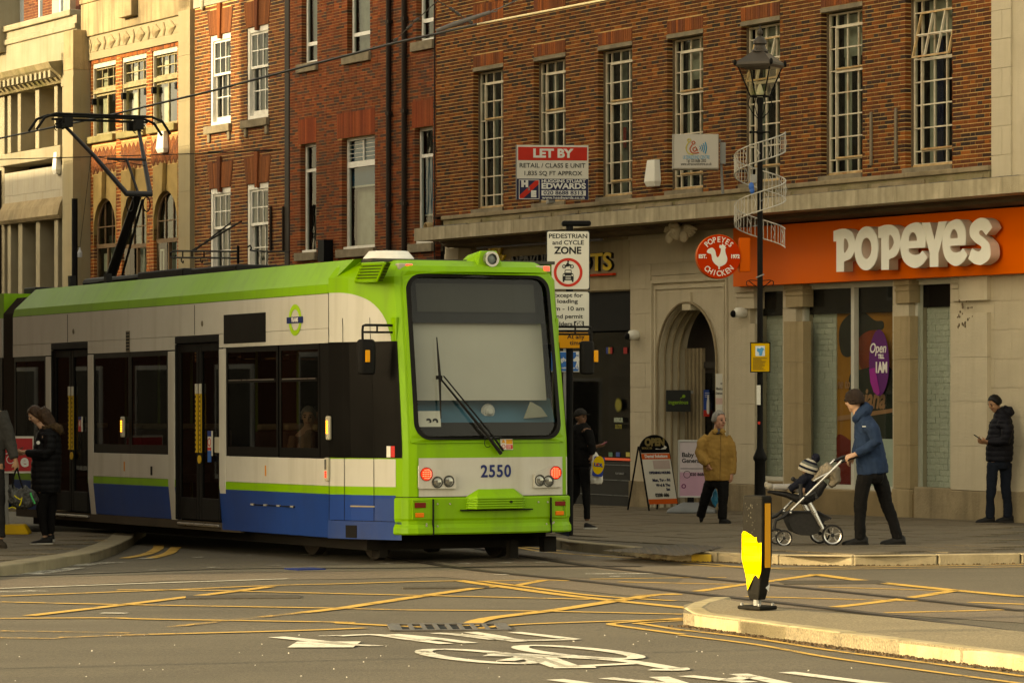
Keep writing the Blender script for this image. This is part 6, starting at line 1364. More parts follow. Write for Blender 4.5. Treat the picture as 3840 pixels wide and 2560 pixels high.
# side fittings
def side(name, mat, pa, pb, d=.006, par=T, bevel=0, x=-1.385):
 (y1, z1), (y0, z0) = ts(*pa), ts(*pb); return part(name, mat, x - d, x + .01, y0, y1, min(z0, z1), max(z0, z1), par, bevel)
side('side_display', TK, c4(1530, 603), c4(1818, 788), .004, bevel=.004)
ry, rz = ts(*c4(2020, 638)); LX = Matrix.Rotation(R(-90), 4, 'Z')
rb = shape([circ(0, 0, .176), circ(0, 0, .118)], .003, 'roundel_ring', M('roundel_green', (.28, .50, .03), .4), T, at=(-1.388, ry, rz), rot=LX, org=O0)
shape([[(-.225, -.036), (.225, -.036), (.225, .036), (-.225, .036)]], .003, 'roundel_bar', M('roundel_blue', (.008, .02, .10), .4), rb, at=(-1.3925, ry, rz), rot=LX, org=O0)
lettering('TRAMS', .062, (-1.396, ry, rz), M('roundel_white', (.7, .68, .62), .4), rb, 'roundel_lettering', .002, .002, rot=LX, org=O0)
def marker(y, z, lit, zl):
 m = MB(); m.box(-1.42, -1.38, y - .045, y + .045, z - .13, z + .13); o = m.build('side_marker', M('marker_cream', (.40, .37, .28), .4), T, O0, bevel=.015); m = MB()
 for k in range(5 if lit is AMB else 3): zz = z - .06 + k * .03 if lit is AMB else z - .09 + k * .025; m.box(-1.424, -1.418, y - .022, y + .022, zz, zz + .02)
 m.build('side_marker_led', lit, o, O0)
 if lit is RED: part('side_marker_clear', LENS, -1.424, -1.418, y - .025, y + .025, z + .0, z + .11, o)
y_, z_ = ts(*c4(2255, 1375)); marker(y_, z_, AMB, 0); y_, z_ = ts(*g1(2246, 108)); marker(y_, z_, RED, 0); y_, z_ = ts(*c4(847, 1368)); marker(y_, z_, AMB, 0)
for px, py in ((850, 87), (1816, 117)): y_, z_ = ts(*g1(px, py)); part('orange_tab', M('orange_tab', (.6, .22, .02), .5), -1.388, -1.38, y_ - .018, y_ + .018, z_ - .06, z_ + .06)
y_, z_ = ts(*g1(1036, 117)); part('small_socket', TKM, -1.39, -1.38, y_ - .03, y_ + .03, z_ - .055, z_ + .055, bevel=.006)
y_, z_ = ts(*c4(875, 783)); so = part('side_vent', M('vent_grey', (.16, .14, .10), .7), -1.388, -1.38, y_ - .07, y_ + .07, z_ - .13, z_ + .13)
for k in range(6): part('vent_slat', TKM, -1.391, -1.387, y_ - .055, y_ + .055, z_ - .11 + k * .04, z_ - .09 + k * .04, so)
for px, py in ((1384, 662), (503, 715)): y_, z_ = ts(*c4(px, py)); m = MB(); m.lathe([(.035, -.004), (.03, -.008)], (-1.385, y_, z_), 12, 'X'); m.build('lock_disc', M('vent_grey', (.2, .18, .13), .6), T, O0)
for px, pa, pb in ((1331, 535, 740), (462, 600, 790)): y_, z1_ = ts(*c4(px, pa)); _, z0_ = ts(*c4(px, pb)); part('panel_gap', TKM, -1.3875, -1.38, y_ - .006, y_ + .006, z0_, z1_)
m = MB(); y_, z_ = ts(*g1(1860, 355)); m.box(-1.386, -1.37, y_ - 1.0 * .62, y_ + .62, z_ - .006, z_ + .006); m.build('skirt_hinge_line', TKM, T, O0)
for k in range(4): part('skirt_hinge', M('hinge_pale', (.3, .28, .24), .5), -1.39, -1.35, y_ - .6 + k * .38, y_ - .52 + k * .38, z_ - .008, z_ + .012)
for px0, px1, py0, py1, nm in ((1413, 1437, 1395, 1565, 'accessible_sign'), (530, 549, 1297, 1400, 'no_smoking_sign')):
 (y1, z1), (y0, z0) = ts(*c4(px0, py0)), ts(*c4(px1, py1)); o = part(nm, M('sign_strip_white', (.6, .57, .5), .5), -1.372, -1.35, y0, y1, z0, z1)
 h = z1 - z0; part('sign_strip_blue', M('strip_blue', (.012, .03, .16), .5), -1.375, -1.37, y0, y1, z1 - h * .22, z1, o); part('sign_strip_red', MATS['sticker_red_block'], -1.375, -1.37, y0, y1, z0 + h * (.22 if nm[0] == 'a' else 0), z0 + h * .34, o)
 if nm[0] == 'a': part('sign_strip_blue', M('strip_cyan', (.015, .10, .35), .5), -1.375, -1.37, y0, y1, z0 - h * .25, z0 + h * .2, o)
 cm = (y0 + y1) / 2; shape([circ(0, 0, .05), circ(0, 0, .036)], .002, 'prohibition_ring', MATS['sticker_red_block'], o, at=(-1.3735, cm, z0 + h * .55), rot=LX, org=O0)
(y1, z1), (y0, z0) = ts(*c4(1470, 1437)), ts(*c4(1505, 1545)); o = part('door_control', M('control_pale', (.40, .37, .29), .5), -1.394, -1.38, y0 + .02, y1, z0, z1, bevel=.01)
# roof vent of the cab (slats)
m = MB(); vt = []
Vq = [Vector(hit(TM, *c5(px, py), 0, -1.17)) for px, py in ((175, 255), (328, 248), (272, 372), (122, 376))]
for v in Vq: pass
a, b, c_, d_ = Vq; nrm = (b - a).cross(d_ - a).normalized(); nrm = nrm if nrm.x < 0 else -nrm
def quadbox(mb, p0, p1, p2, p3, n, h): mb.loft([[tuple(p - n * .02) for p in (p0, p1, p2, p3)], [tuple(p + n * h) for p in (p0, p1, p2, p3)]])
quadbox(m, a, b, c_, d_, nrm, .045); vo = m.build('roof_vent', M('vent_dark_green', (.05, .09, .012), .6), T, O0)
for k in range(6):
 t0, t1 = (k + .15) / 6, (k + .62) / 6; m = MB(); quadbox(m, a.lerp(d_, t0), b.lerp(c_, t0), b.lerp(c_, t1), a.lerp(d_, t1), nrm, .065); m.build('vent_slat', TG, vo, O0)
m = MB()
for p0, p1 in ((a, b), (b, c_), (c_, d_), (d_, a)): m.tube([tuple(p0 + nrm * .05), tuple(p1 + nrm * .05)], .016, 6)
m.build('vent_frame', TG, vo, O0)
# ---------------------------------------------------------------- pantograph and roof gear
PAN = M('pantograph_grey', (.035, .034, .036), .5, .2, 5, metal=.4); PANK = M('pantograph_black', (.007, .006, .005), .6, .3, 5)
tc = lambda px, py, x=0.0: (lambda h: (x, h.y, h.z))(hit(TM, px, py, 0, x))
kn = tc(519, 727); hd_ = tc(375, 452); pv_ = tc(412, 1030)
m = MB(); m.box(-.5, .5, pv_[1] - .9, pv_[1] + 1.0, ZR, ZR + .06); po = m.build('pantograph', PANK, T, O0, bevel=.02)
m = MB(); m.tube([(0, pv_[1] + .05, ZR + .12), kn], [.075, .055], 10); m.tube([(.10, pv_[1] - .12, ZR + .1), (.06, kn[1], kn[2] - .08)], .018, 8); m.build('lower_arm', PANK, po, O0)
m = MB(); m.tube([(-.19, kn[1], kn[2]), (.19, kn[1], kn[2])], .038, 8)
for s_ in (-1, 1): m.tube([(s_ * .17, kn[1], kn[2]), (s_ * .36, (kn[1] + hd_[1]) / 2, (kn[2] + hd_[2]) / 2), (s_ * .56, hd_[1], hd_[2] - .05)], [.036, .03, .022], 8)
cm = (Vector(kn) + Vector(hd_)) / 2; m.tube([(-.28, kn[1] * .7 + hd_[1] * .3, kn[2] * .55 + hd_[2] * .45), (.28, kn[1] * .7 + hd_[1] * .3, kn[2] * .55 + hd_[2] * .45)], .02, 6); m.tube([(.0, kn[1], kn[2]), (0, kn[1] * .7 + hd_[1] * .3, kn[2] * .55 + hd_[2] * .45)], .02, 6)
m.build('upper_arm', PAN, po, O0)
m = MB()
for s_ in (-1, 1): m.tube([(s_ * .4, (kn[1] + hd_[1]) / 2, cm[2]), (-s_ * .3, hd_[1] * .35 + kn[1] * .65, kn[2] * .62 + hd_[2] * .38)], .006, 5)
m.build('stay_wire', PANK, po, O0)
m = MB()
for dy in (-.16, .16): m.tube([(-.98, hd_[1] + dy, hd_[2] - .17), (-.86, hd_[1] + dy, hd_[2] + .0), (-.70, hd_[1] + dy, hd_[2] + .06), (.70, hd_[1] + dy, hd_[2] + .06), (.86, hd_[1] + dy, hd_[2] + .0), (.98, hd_[1] + dy, hd_[2] - .17)], .019, 7)
for x in (-.7, -.2, .2, .7): m.box(x - .5 * (abs(x) < .3), x + .5 * (abs(x) < .3), hd_[1] - .02, hd_[1] + .02, hd_[2] - .02, hd_[2] + .01)
m.build('collector_head', PANK, po, O0)
m = MB()
for s_ in (-1, 1):
 for dy in (-.13, .13): m.box(s_ * .52 - .06, s_ * .52 + .06, hd_[1] + dy - .05, hd_[1] + dy + .05, hd_[2] - .12, hd_[2] + .02); m.tube([(s_ * .58 + .04 * math.cos(R(t)), hd_[1] + dy, hd_[2] - .1 + .05 * math.sin(R(t))) for t in range(0, 300, 30)], .008, 5)
o = m.build('head_springs', PANK, po, O0); o['kind'] = 'stuff'
m = MB()
for s_ in (-1, 1): m.tube([(s_ * .12 + .05 * math.cos(R(t)), kn[1], kn[2] - .14 + .1 * math.sin(R(t))) for t in range(60, 480, 30)], .009, 5)
m.build('jumper_cable', PANK, po, O0)
m = MB(); m.tube([(-.3, pv_[1] - .5, ZR + .12), (-.3, pv_[1] - 2.6, ZR + .12), (-.35, pv_[1] - 4, ZR + .08)], .05, 8); m.tube([(.0, pv_[1] + .9, ZR + .14), (0, pv_[1] - .2, ZR + .14)], .07, 8); m.box(-.5, -.42, pv_[1] + .2, pv_[1] + .3, ZR, ZR + .22); m.box(-.5, -.42, pv_[1] - 1.2, pv_[1] - 1.1, ZR, ZR + .2); m.build('roof_conduit', PANK, T, O0)
for y, L, h in ((pv_[1] - 3.4, 1.6, .16), (pv_[1] - 5.2, 1.5, .14), (pv_[1] + 1.6, .5, .1)): part('roof_box', PANK, -.6, .6, y - L / 2, y + L / 2, ZR, ZR + h, bevel=.02)
# ================================================================ street furniture and signs
def at(px, py, h=PH): return G(px, py, h)
def upright(name, label, cat, p, ang, group=None): return root(name, label, cat, frame(p, ang), (0, 0, 0), group)
WH = M('sign_white_sheet', (.62, .60, .53), .45, .03, 2); BKP = M('sign_black_print', (.012, .012, .012), .5); RDP = M('sign_red_print', (.50, .03, .02), .45); GREYP = M('grey_pole', (.22, .22, .21), .5, .1, 4)
def part2(name, mat, par, x0, x1, y0, y1, z0, z1, bevel=0): return MB().box(x0, x1, y0, y1, z0, z1).build(name, mat, par, O0, bevel=bevel)
# ---- street lamp
LP = at(2850, 2006); zl = lambda py: 1.57 + (1447 - py) / F * LP.y - LP.z
L = upright('street_lamp', 'tall black lamp post with a glazed lantern and a white spiral wrapped round it', 'street lamp', LP, 0)
PAINTK = M('lamp_post_black', (.005, .0045, .004), .65, .2, 6, .15, 40, spec=.08)
m = MB(); z1, z2 = zl(1712), zl(1678)
m.lathe([(.11, 0), (.11, .12), (.072, .18), (.066, z1 - .06), (.085, z1 - .03), (.085, z1), (.062, z1 + .05), (.040, z2), (.036, z2 + .4), (.034, zl(500)), (.03, zl(395)), (.045, zl(385)), (.045, zl(372)), (.03, zl(365))], n=16); m.build('post', PAINTK, L, O0, smooth=True).data.set_sharp_from_angle(angle=R(35))
m = MB(); zb = zl(496); m.tube([(-.115, 0, zb), (.115, 0, zb)], .011, 8); m.ball((-.115, 0, zb), .018); m.ball((.115, 0, zb), .018); m.ball((0, 0, zb), (.05, .05, .03)); m.build('ladder_bar', PAINTK, L, O0)
zt, z0 = zl(252), zl(362); a, b = .245, .11
la = MB()
def ring4(r, z): return [(r * math.cos(R(20 + 90 * i)) * 1.2, r * math.sin(R(20 + 90 * i)) * 1.2, z) for i in range(4)]
m = MB(); A4, B4 = ring4(b, z0), ring4(a, zt)
for p, q_ in zip(A4, B4): m.tube([p, q_], .010, 6)
for rg in (A4, B4):
 for i in range(4): m.tube([rg[i], rg[(i + 1) % 4]], .012, 6)
lf_ = m.build('lantern_frame', PAINTK, L, O0)
for i in range(4):
 j = (i + 1) % 4; m = MB(); m.poly([A4[i], A4[j], B4[j], B4[i]]); m.build('lantern_pane', glass('lantern_glass', (.80, .78, .68), .9, .05) if 'lantern_glass' not in MATS else MATS['lantern_glass'], lf_, O0)
m = MB(); m.loft([ring4(a + .015, zt - .01), ring4(a + .035, zt + .02), ring4(a + .03, zt + .05), ring4(.15, zt + .14), ring4(.085, zt + .19)]); m.lathe([(.105, zt + .185), (.105, zt + .20), (.075, zt + .225), (.06, zt + .27), (.088, zt + .285), (.082, zt + .32), (.05, zt + .36), (.016, zt + .385), (.03, zt + .41), (.032, zt + .44), (.012, zt + .47), (.003, zt + .52)], n=14); m.build('lantern_roof', M('lantern_roof', (.04, .032, .025), .45, .2, 6), L, O0)
m = MB()
for i in range(4): p = ring4(a + .035, zt + .045)[i]; m.ball(p, (.022, .022, .04), 8, 6)
m.build('roof_ears', PAINTK, lf_, O0)
m = MB(); m.lathe([(.03, z0 - .02), (.045, z0 + .04), (.02, z0 + .14), (.0, z0 + .16)], n=10); m.build('lamp_bulb', M('bulb_glass', (.5, .48, .4), .3), lf_, O0)
m = MB()
for i in range(4): q_ = A4[i]; m.tube([q_, (q_[0] * 1.25, q_[1] * 1.25, z0 - .10), (q_[0] * .8, q_[1] * .8, z0 - .2), (0, 0, z0 - .3)], .006, 5)
m.build('lantern_stays', PAINTK, L, O0)
zb = zl(1068)
m = MB()
for s in (-1, 1): m.tube([(0, 0, zb - .06), (s * .10, 0, zb + .02), (s * .14, 0, zb + .055), (s * .165, 0, zb + .04), (s * .165, 0, zb + .0), (s * .145, 0, zb - .01)], .006, 5); m.tube([(0, 0, zb + .05), (s * .13, 0, zb + .06)], .005, 5)
m.build('scroll_bracket', PAINTK, L, O0)
n_ = part2('notice', M('notice_yellow', (.58, .33, .008), .5), L, -.118, .118, -.05, -.042, zl(1394), zl(1285)); m = MB(); x0, x1, y0, y1 = -.124, .124, zl(1396), zl(1283)
for q_ in ((x0, x0 + .012, y0, y1), (x1 - .012, x1, y0, y1), (x0 + .012, x1 - .012, y0, y0 + .012), (x0 + .012, x1 - .012, y1 - .012, y1)): m.box(q_[0], q_[1], -.055, -.045, q_[2], q_[3])
m.build('notice_frame', PAINTK, n_, O0); zc = zl(1328)
part2('notice_map', M('map_pale', (.55, .62, .66), .5), n_, -.06, .055, -.0525, -.0505, zl(1335), zl(1297)); shape([bez([(-.035, .04), (-.01, .03), (.02, .045), (.045, .02), (.03, .0), (.02, -.05), (-.01, -.055), (-.015, -.02), (-.04, .0)], 4)], .002, 'map_shape', M('map_blue', (.05, .28, .52), .5), n_, at=(0, -.0535, zl(1316)), org=O0)
rr = random.Random(2)
for k in range(15): part2('notice_text_line', BKP, n_, -.09, -.09 + rr.uniform(.10, .175), -.0522, -.0505, zl(1341 + k * 3.2) - .0025, zl(1341 + k * 3.2) + .0012)
part2('post_sticker', WH, L, -.045, .004, -.045, -.034, zl(1517), zl(1444)); part2('post_sticker_small', RDP, L, -.03, .0, -.042, -.035, zl(1590), zl(1580))
m = MB(); m.tube([(.0 + .045 * math.cos(R(t)), .045 * math.sin(R(t)), zl(1035) + .02 * math.cos(R(t))) for t in range(0, 370, 30)], .008, 5); m.build('cable_tie', GREYP, L, O0)
# spiral of festive lights
SPW = M('spiral_white', (.34, .32, .28), .6, .15, 9); m = MB(); st = MB(); rT, rB = [], []
zs0 = zl(548); rad = .315
for i in range(150):
 t = i / 149; ang = R(-12 - 700 * t); r_ = rad * (1 - .0 * t); z = zs0 + .05 - 1.18 * t
 x, y = r_ * math.cos(ang), r_ * math.sin(ang); h_ = .115
 rT.append((x, y, z + h_)); rB.append((x, y, z - h_))
 if i % 2 == 0: st.tube([(x, y, z - h_), (x, y, z + h_)], .0045, 4)
 if i % 3 == 1 and i % 2: st.tube([(x, y, z - h_ * .7), (x + .02, y, z), (x - .01, y, z + h_ * .7)], .004, 4)
sp = L; m.tube(rT, .0085, 6); m.build('spiral_rail', SPW, sp, O0); m = MB(); m.tube(rB, .0085, 6); m.build('spiral_rail', SPW, sp, O0)
o = st.build('spiral_rods', SPW, sp, O0); o['kind'] = 'stuff'
for k in range(4):
 i = 18 + k * 37; m = MB(); m.tube([(0, 0, rT[i][2] - .115), ((rT[i][0] + rB[i][0]) / 2, (rT[i][1] + rB[i][1]) / 2, rT[i][2] - .115)], .007, 5); m.build('spiral_spoke', GREYP, sp, O0)
m = MB(); m.ball((-.11, -.05, zl(700)), (.035, .03, .05)); m.ball((-.10, -.05, zl(715)), (.03, .03, .05)); o = m.build('blue_wrapper', M('blue_foil', (.02, .09, .32), .3), L, O0)
part2('spiral_control_box', GREYP, L, -.12, -.04, -.04, .04, zl(688), zl(655), .01)
# ---- pedestrian zone sign
SPp = at(2136, 2004); Z_ = upright('zone_sign', 'tall pedestrian and cycle zone sign with a red ring, beside the tram', 'traffic sign', SPp, R(3)); zs = lambda py: 1.57 + (1447 - py) / F * SPp.y - SPp.z; xs = lambda px: (px - 2136) / F * SPp.y
m = MB(); m.tube([(0, 0, 0), (0, 0, zs(840))], .045, 12); m.build('pole', BLACKM, Z_, O0)
m = MB(); m.box(xs(2107), xs(2216), -.06, .12, zs(848), zs(828)); m.build('sign_light', BLACKM, Z_, O0, bevel=.025)
def plate(x0, x1, y0, y1, mat, nm, edge=BKP):
 e = part2('sign_backing', edge, Z_, xs(x0), xs(x1), -.065, -.05, zs(y1), zs(y0), 0); lp = rrect(xs(x0) + .012, xs(x1) - .012, zs(y1) + .012, zs(y0) - .012, .025); return shape([lp], .003, nm, mat, e, at=(0, -.0655, 0), org=O0)
a = plate(2047, 2211, 865, 1088, WH, 'zone_plate'); tx = lambda t, px, py, s, par, **k: lettering(t, s, (xs(px), -.0695, zs(py)), k.pop('mat', BKP), par, 'sign_lettering', .002, k.pop('bold', .0015), org=O0, fit=k.pop('w') * SPp.y / F)
tx('PEDESTRIAN', 2129, 887, .077, a, w=144); tx('and CYCLE', 2129, 911, .077, a, w=118); tx('ZONE', 2128, 941, .122, a, bold=.004, w=103)
rc = (xs(2129), zs(1022)); rr_ = 54 / F * SPp.y
shape([circ(0, 0, rr_), circ(0, 0, rr_ * .81)], .003, 'red_ring', RDP, a, at=(rc[0], -.0695, rc[1]), org=O0)
u_ = rr_ / 54; pic = lambda loops_, nm, mat=BKP, d=.0695: shape([[(p[0] * u_, p[1] * u_) for p in l] for l in loops_], .002, nm, mat, a, at=(rc[0], -d, rc[1]), org=O0)
car = [[(-14, -3), (-12, 10), (12, 10), (14, -3), (20, -6), (21, -20), (20, -36), (14, -36), (14, -30), (-14, -30), (-14, -36), (-20, -36), (-21, -20), (-20, -6)]]
pic(car, 'car_pictogram'); pic([[(-11, -1), (-9.5, 7), (9.5, 7), (11, -1)]], 'car_window', WH, .0718)
for z in (-14, -20, -26): pic([[(-10, z), (10, z), (10, z + 2.2), (-10, z + 2.2)]], 'car_grille', WH, .0718)
for x in (-15.5, 15.5): pic([circ(x, -11, 3)], 'car_light', WH, .0718)
for x in (-15, 14): pic([circ(x, 22, 7.6), circ(x, 22, 4.6)], 'wheel_pictogram'); pic([circ(x, 22, 1.6)], 'hub_pictogram')
pic([[(-15, 22), (-11, 26), (-8, 29), (-5, 35), (-2, 38), (3, 36), (4, 31), (9, 31), (12, 24), (14, 22), (10, 22), (8, 27), (4, 23), (-6, 21)], circ(0, 41, 3.6)], 'rider_pictogram')
b_ = plate(2047, 2211, 1091, 1240, WH, 'time_plate')
for t, py, x0, x1 in (('Except for', 1108, 2072, 2183), ('loading', 1130, 2088, 2165), ('am - 10 am', 1158, 2068, 2190), ('and permit', 1187, 2074, 2184)): tx(t, (x0 + x1) / 2, py, .072, b_, w=x1 - x0)
tx('holders', 2107, 1215, .070, b_, w=76); part2('permit_box', BKP, b_, xs(2151), xs(2188), -.071, -.068, zs(1228), zs(1204)); lettering('GS', .075, (xs(2169.5), -.0725, zs(1216)), WH, b_, 'sign_lettering', .002, .004, org=O0)
c_ = plate(2047, 2211, 1243, 1308, M('plate_amber', (.62, .26, .015), .45), 'amber_plate'); tx('At any', 2158, 1263, .075, c_, w=66); tx('time', 2158, 1286, .075, c_, w=46)
BS = upright('blue_homes_sign', 'small blue homes advert board on a pole, half hidden by the tram mirror', 'sign', P(2135, 1355, 46.5), 0); xb = lambda px: (px - 2135) / F * 46.5; zb_ = lambda py: (1355 - py) / F * 46.5
bb = part2('board', WH, BS, xb(2050), xb(2172), -.02, .0, zb_(1394), zb_(1317)); part2('blue_face', M('homes_blue', (.02, .13, .40), .45), bb, xb(2053), xb(2169), -.023, -.019, zb_(1391), zb_(1320)); WP = M('white_print', (.66, .66, .62), .5)
lettering('Highcross', .075, (xb(2124), -.025, zb_(1348)), WP, bb, 'sign_lettering', .002, .003, org=O0, align='CENTER'); lettering('ownership homes by', .034, (xb(2127), -.025, zb_(1379)), WP, bb, 'sign_lettering', .002, .001, org=O0)
shape([[(-.02, -.09), (.0, -.02), (-.03, .02), (.0, .06), (.03, .03), (.045, .0), (.02, -.01), (.03, -.09), (.01, -.09), (.005, -.04), (0, -.09)], circ(.005, .085, .018)], .002, 'walking_figure', WP, bb, at=(xb(2163), -.025, zb_(1350)), org=O0)
part2('pole', GREYP, BS, xb(2118) - .02, xb(2118) + .02, .0, .04, -2.3, .2)
# ---- letting board
def face_sign(name, label, px0, px1, py0, py1, Zd, ang, cat='sign', group=None):
 p = P((px0 + px1) / 2, (py0 + py1) / 2, Zd); r = root(name, label, cat, frame(p, R(ang)), (0, 0, 0), group); k = Zd / F; return r, (lambda px: (px - (px0 + px1) / 2) * k), (lambda py: ((py0 + py1) / 2 - py) * k)
LB, lx, lz = face_sign('letting_board', 'red, white and navy letting board reading LET BY fixed over the canopy', 1934, 2207, 545, 750, 58.4, 5)
NAVY = M('board_navy', (.012, .014, .055), .45); RB = M('board_red', (.52, .02, .01), .45)
bo = part2('board', WH, LB, lx(1936), lx(2207), -.012, .012, lz(749), lz(545)); part2('edge', GREYP, bo, lx(1934), lx(1937), -.02, .02, lz(749), lz(545))
part2('red_band', RB, bo, lx(1942), lx(2202), -.0155, -.011, lz(602), lz(552)); part2('navy_band', NAVY, bo, lx(1937), lx(2206), -.0155, -.011, lz(749), lz(671))
lt = lambda t, px, py, s, mat, sx=1.0, bold=.004, **k: lettering(t, s, (lx(px), -.0165, lz(py)), mat, bo, 'board_lettering', .002, bold, org=O0, fit=k.pop('w') * 58.4 / F)
lt('LET BY', 2072, 577, .19, WP, 1, .009, w=152); lt('RETAIL / CLASS E UNIT', 2071, 622, .105, BKP, 1, .001, w=248); lt('1,835 SQ FT APPROX', 2072, 651, .10, BKP, 1, .001, w=217)
lt('HUGGINS STUART', 2113, 680, .07, WP, 1, .002, w=166); lt('EDWARDS', 2113, 699, .125, WP, 1, .005, w=167); part2('phone_band', WP, bo, lx(2030), lx(2197), -.018, -.015, lz(734), lz(714)); lettering('020 8688 8313', .09, (lx(2113), -.0195, lz(724)), NAVY, bo, 'board_lettering', .002, .002, org=O0, fit=150 * 58.4 / F); lt('www.hsedwards.co.uk', 2113, 742, .06, WP, 1, .001, w=163)
m = MB(); e = [lx(1945), lx(2022), lz(747), lz(675)]; t = .009
for q_ in ((e[0], e[0] + t, e[2], e[3]), (e[1] - t, e[1], e[2], e[3]), (e[0], e[1], e[2], e[2] + t), (e[0], e[1], e[3] - t, e[3])): m.box(q_[0], q_[1], -.018, -.015, q_[2], q_[3])
m.build('logo_frame', WP, bo, O0); m = MB(); m.prism([(e[0] + t, e[2] + t), (e[0] + t, e[2] + .06), (e[1] - .06, e[3] - t), (e[1] - t, e[3] - t), (e[1] - t, e[3] - .07), (e[0] + .07, e[2] + t)], 'Y', -.0165, -.0155); m.build('logo_stripe', RB, bo, O0)
lettering('H', .13, (lx(1967), -.0185, lz(691)), WP, bo, 'logo_letter', .002, .012, org=O0, sx=1.15); lettering('E', .13, (lx(2000), -.0185, lz(729)), WP, bo, 'logo_letter', .002, .012, org=O0, sx=1.15); lettering('S', .07, (lx(1983), -.0190, lz(709)), GREYP, bo, 'logo_letter', .002, .004, org=O0)
m = MB(); m.box(-.05, .05, .02, .5, lz(760), lz(748)); m.box(lx(2170), lx(2200), .0, .9, lz(700), lz(690)); m.box(lx(1960), lx(1990), .0, .3, lz(600), lz(590)); m.build('bracket', GREYP, LB, O0)
# ---- ultrasound sign
US, ux, uz = face_sign('clinic_sign', 'pale grey box sign with a coloured scan logo projecting over the canopy', 2523, 2695, 503, 633, 54.2, -4)
GB = M('sign_box_grey', (.40, .37, .32), .5, .05, 3, streak=.2); bo = part2('box', GB, US, ux(2525), ux(2695), -.0, .34, uz(634), uz(503), .012); part2('face', M('sign_face_grey', (.46, .43, .38), .45, .04, 3), bo, ux(2531), ux(2692), -.004, .0, uz(629), uz(508))
m = MB(); m.box(ux(2523) - .01, ux(2524), .02, .34, uz(634), uz(503)); m.build('side_trim', GB, bo, O0)
def curve2(pts, r_, mat, nm, par, y=-.010): m = MB(); m.tube([(a_, y, b_) for a_, b_ in bez(pts, 5, False)], r_, 5); return m.build(nm, mat, par, O0)
QY, QR, QB = M('logo_yellow', (.5, .42, .08), .5), M('logo_red', (.45, .08, .03), .5), M('logo_blue', (.03, .26, .42), .5)
qq = lambda x, y: (ux(2400 + x / 2.8), uz(440 + y / 2.8))
curve2([qq(515, 225), qq(498, 240), qq(515, 258), qq(535, 245), qq(520, 226)], .008, QY, 'logo_stroke', bo); curve2([qq(510, 262), qq(485, 320), qq(505, 375), qq(560, 392)], .008, QY, 'logo_stroke', bo)
curve2([qq(560, 250), qq(545, 268), qq(560, 285), qq(578, 268), qq(562, 250)], .008, QR, 'logo_stroke', bo); curve2([qq(548, 290), qq(525, 330), qq(540, 368), qq(575, 378), qq(620, 372)], .009, QR, 'logo_stroke', bo); curve2([qq(585, 310), qq(555, 330), qq(570, 358), qq(595, 340), qq(590, 320), qq(605, 355)], .008, QR, 'logo_stroke', bo)
for k in range(4): x = 625 + k * 20; h_ = 18 + k * 14; curve2([qq(x, 322 - h_), qq(x + 12, 322), qq(x, 322 + h_)], .006 + .001 * k, QB, 'logo_wave', bo)
for t, y, s, mt in (('ULTRASOUND CENTRE', 422, .075, QB), ('Tel: 020 8686 2000', 458, .072, BKP), ('www.ultrasoundcentre.co.uk', 491, .066, BKP)): lettering(t, s, (qq(590, y)[0], -.006, qq(590, y)[1]), mt, bo, 'sign_lettering', .002, .0005, org=O0, fit={422: 100, 458: 74, 491: 116}[y] * 54.2 / F)
m = MB(); x, z = qq(850, 260); m.box(x - .02, x + .07, .1, .2, qq(850, 485)[1], z); m.box(ux(2690), x, .12, .18, uz(530), uz(520)); m.build('bracket', GREYP, US, O0); m = MB(); m.tube([(qq(850, 480)[0], .15, qq(850, 480)[1]), (qq(868, 800)[0], .15, qq(868, 800)[1])], .022, 8); m.build('stay_bar', GREYP, US, O0)
# two metal strips left on the brick
for px, y0, y1, s in ((3265, 420, 620, 'left'), (3358, 405, 612, 'right')):
 u = fu(px, -.03); m = MB(); z0, z1 = fz(px, y1, -.03), fz(px, y0, -.03); m.box(u - .025, u + .025, -.035, -.012, z0, z1); o = m.build('fixing_rail', M('dull_aluminium', (.20, .16, .11), .6), None, (u, -.03, z0)); place(o, FM, (u, -.03, z0)); tag(o, '%s one of two dull metal rails between the last tall windows' % s, 'rail', 'metal rails left on the brick')
# ---- projecting signs by the doorway
BN, bx, bz = face_sign('tall_banner', 'tall narrow white and pink wall banner beside the arched doorway', 2683, 2740, 1401, 1722, 55.9, 3)
bo = part2('banner', WH, BN, bx(2684), bx(2739), -.012, .012, bz(1722), bz(1401)); part2('pink_band', M('banner_pink', (.58, .40, .36), .6), bo, bx(2684), bx(2739), -.0145, -.0115, bz(1722), bz(1640)); part2('pink_band', MATS['banner_pink'], bo, bx(2684), bx(2739), -.0145, -.0115, bz(1515), bz(1492))
for t, y, s in (('scan', 1437, .05), ('Baby Scan', 1457, .055), ('General Scan', 1474, .048), ('health', 1542, .04)): lettering(t, s, (0, -.0165, bz(y)), BKP, bo, 'banner_lettering', .002, .001, org=O0)
m = MB(); m.box(bx(2735), bx(2756), -.01, .01, bz(1409), bz(1405)); m.build('bracket', GREYP, BN, O0)
IS, ix, iz = face_sign('dark_plaque', 'black plaque with green lettering in the mouth of the arched doorway', 2497, 2590, 1462, 1543, 57.3, 2)
bo = part2('plaque', M('plaque_black', (.012, .014, .012), .4), IS, ix(2497), ix(2590), -.015, .015, iz(1543), iz(1462), .006); GRN = M('plaque_green', (.16, .30, .02), .5); lettering('ingenious', .085, (0, -.018, iz(1508)), GRN, bo, 'plaque_lettering', .002, .002, org=O0); shape([circ(0, 0, .025)], .002, 'plaque_dot', GRN, bo, at=(ix(2564), -.018, iz(1485)), org=O0); curve2([(ix(2550), iz(1494)), (ix(2562), iz(1487))], .005, GRN, 'plaque_stroke', bo, -.018); MB().box(ix(2590), ix(2600), -.01, .01, iz(1475), iz(1465)).build('bracket', GREYP, IS, O0)
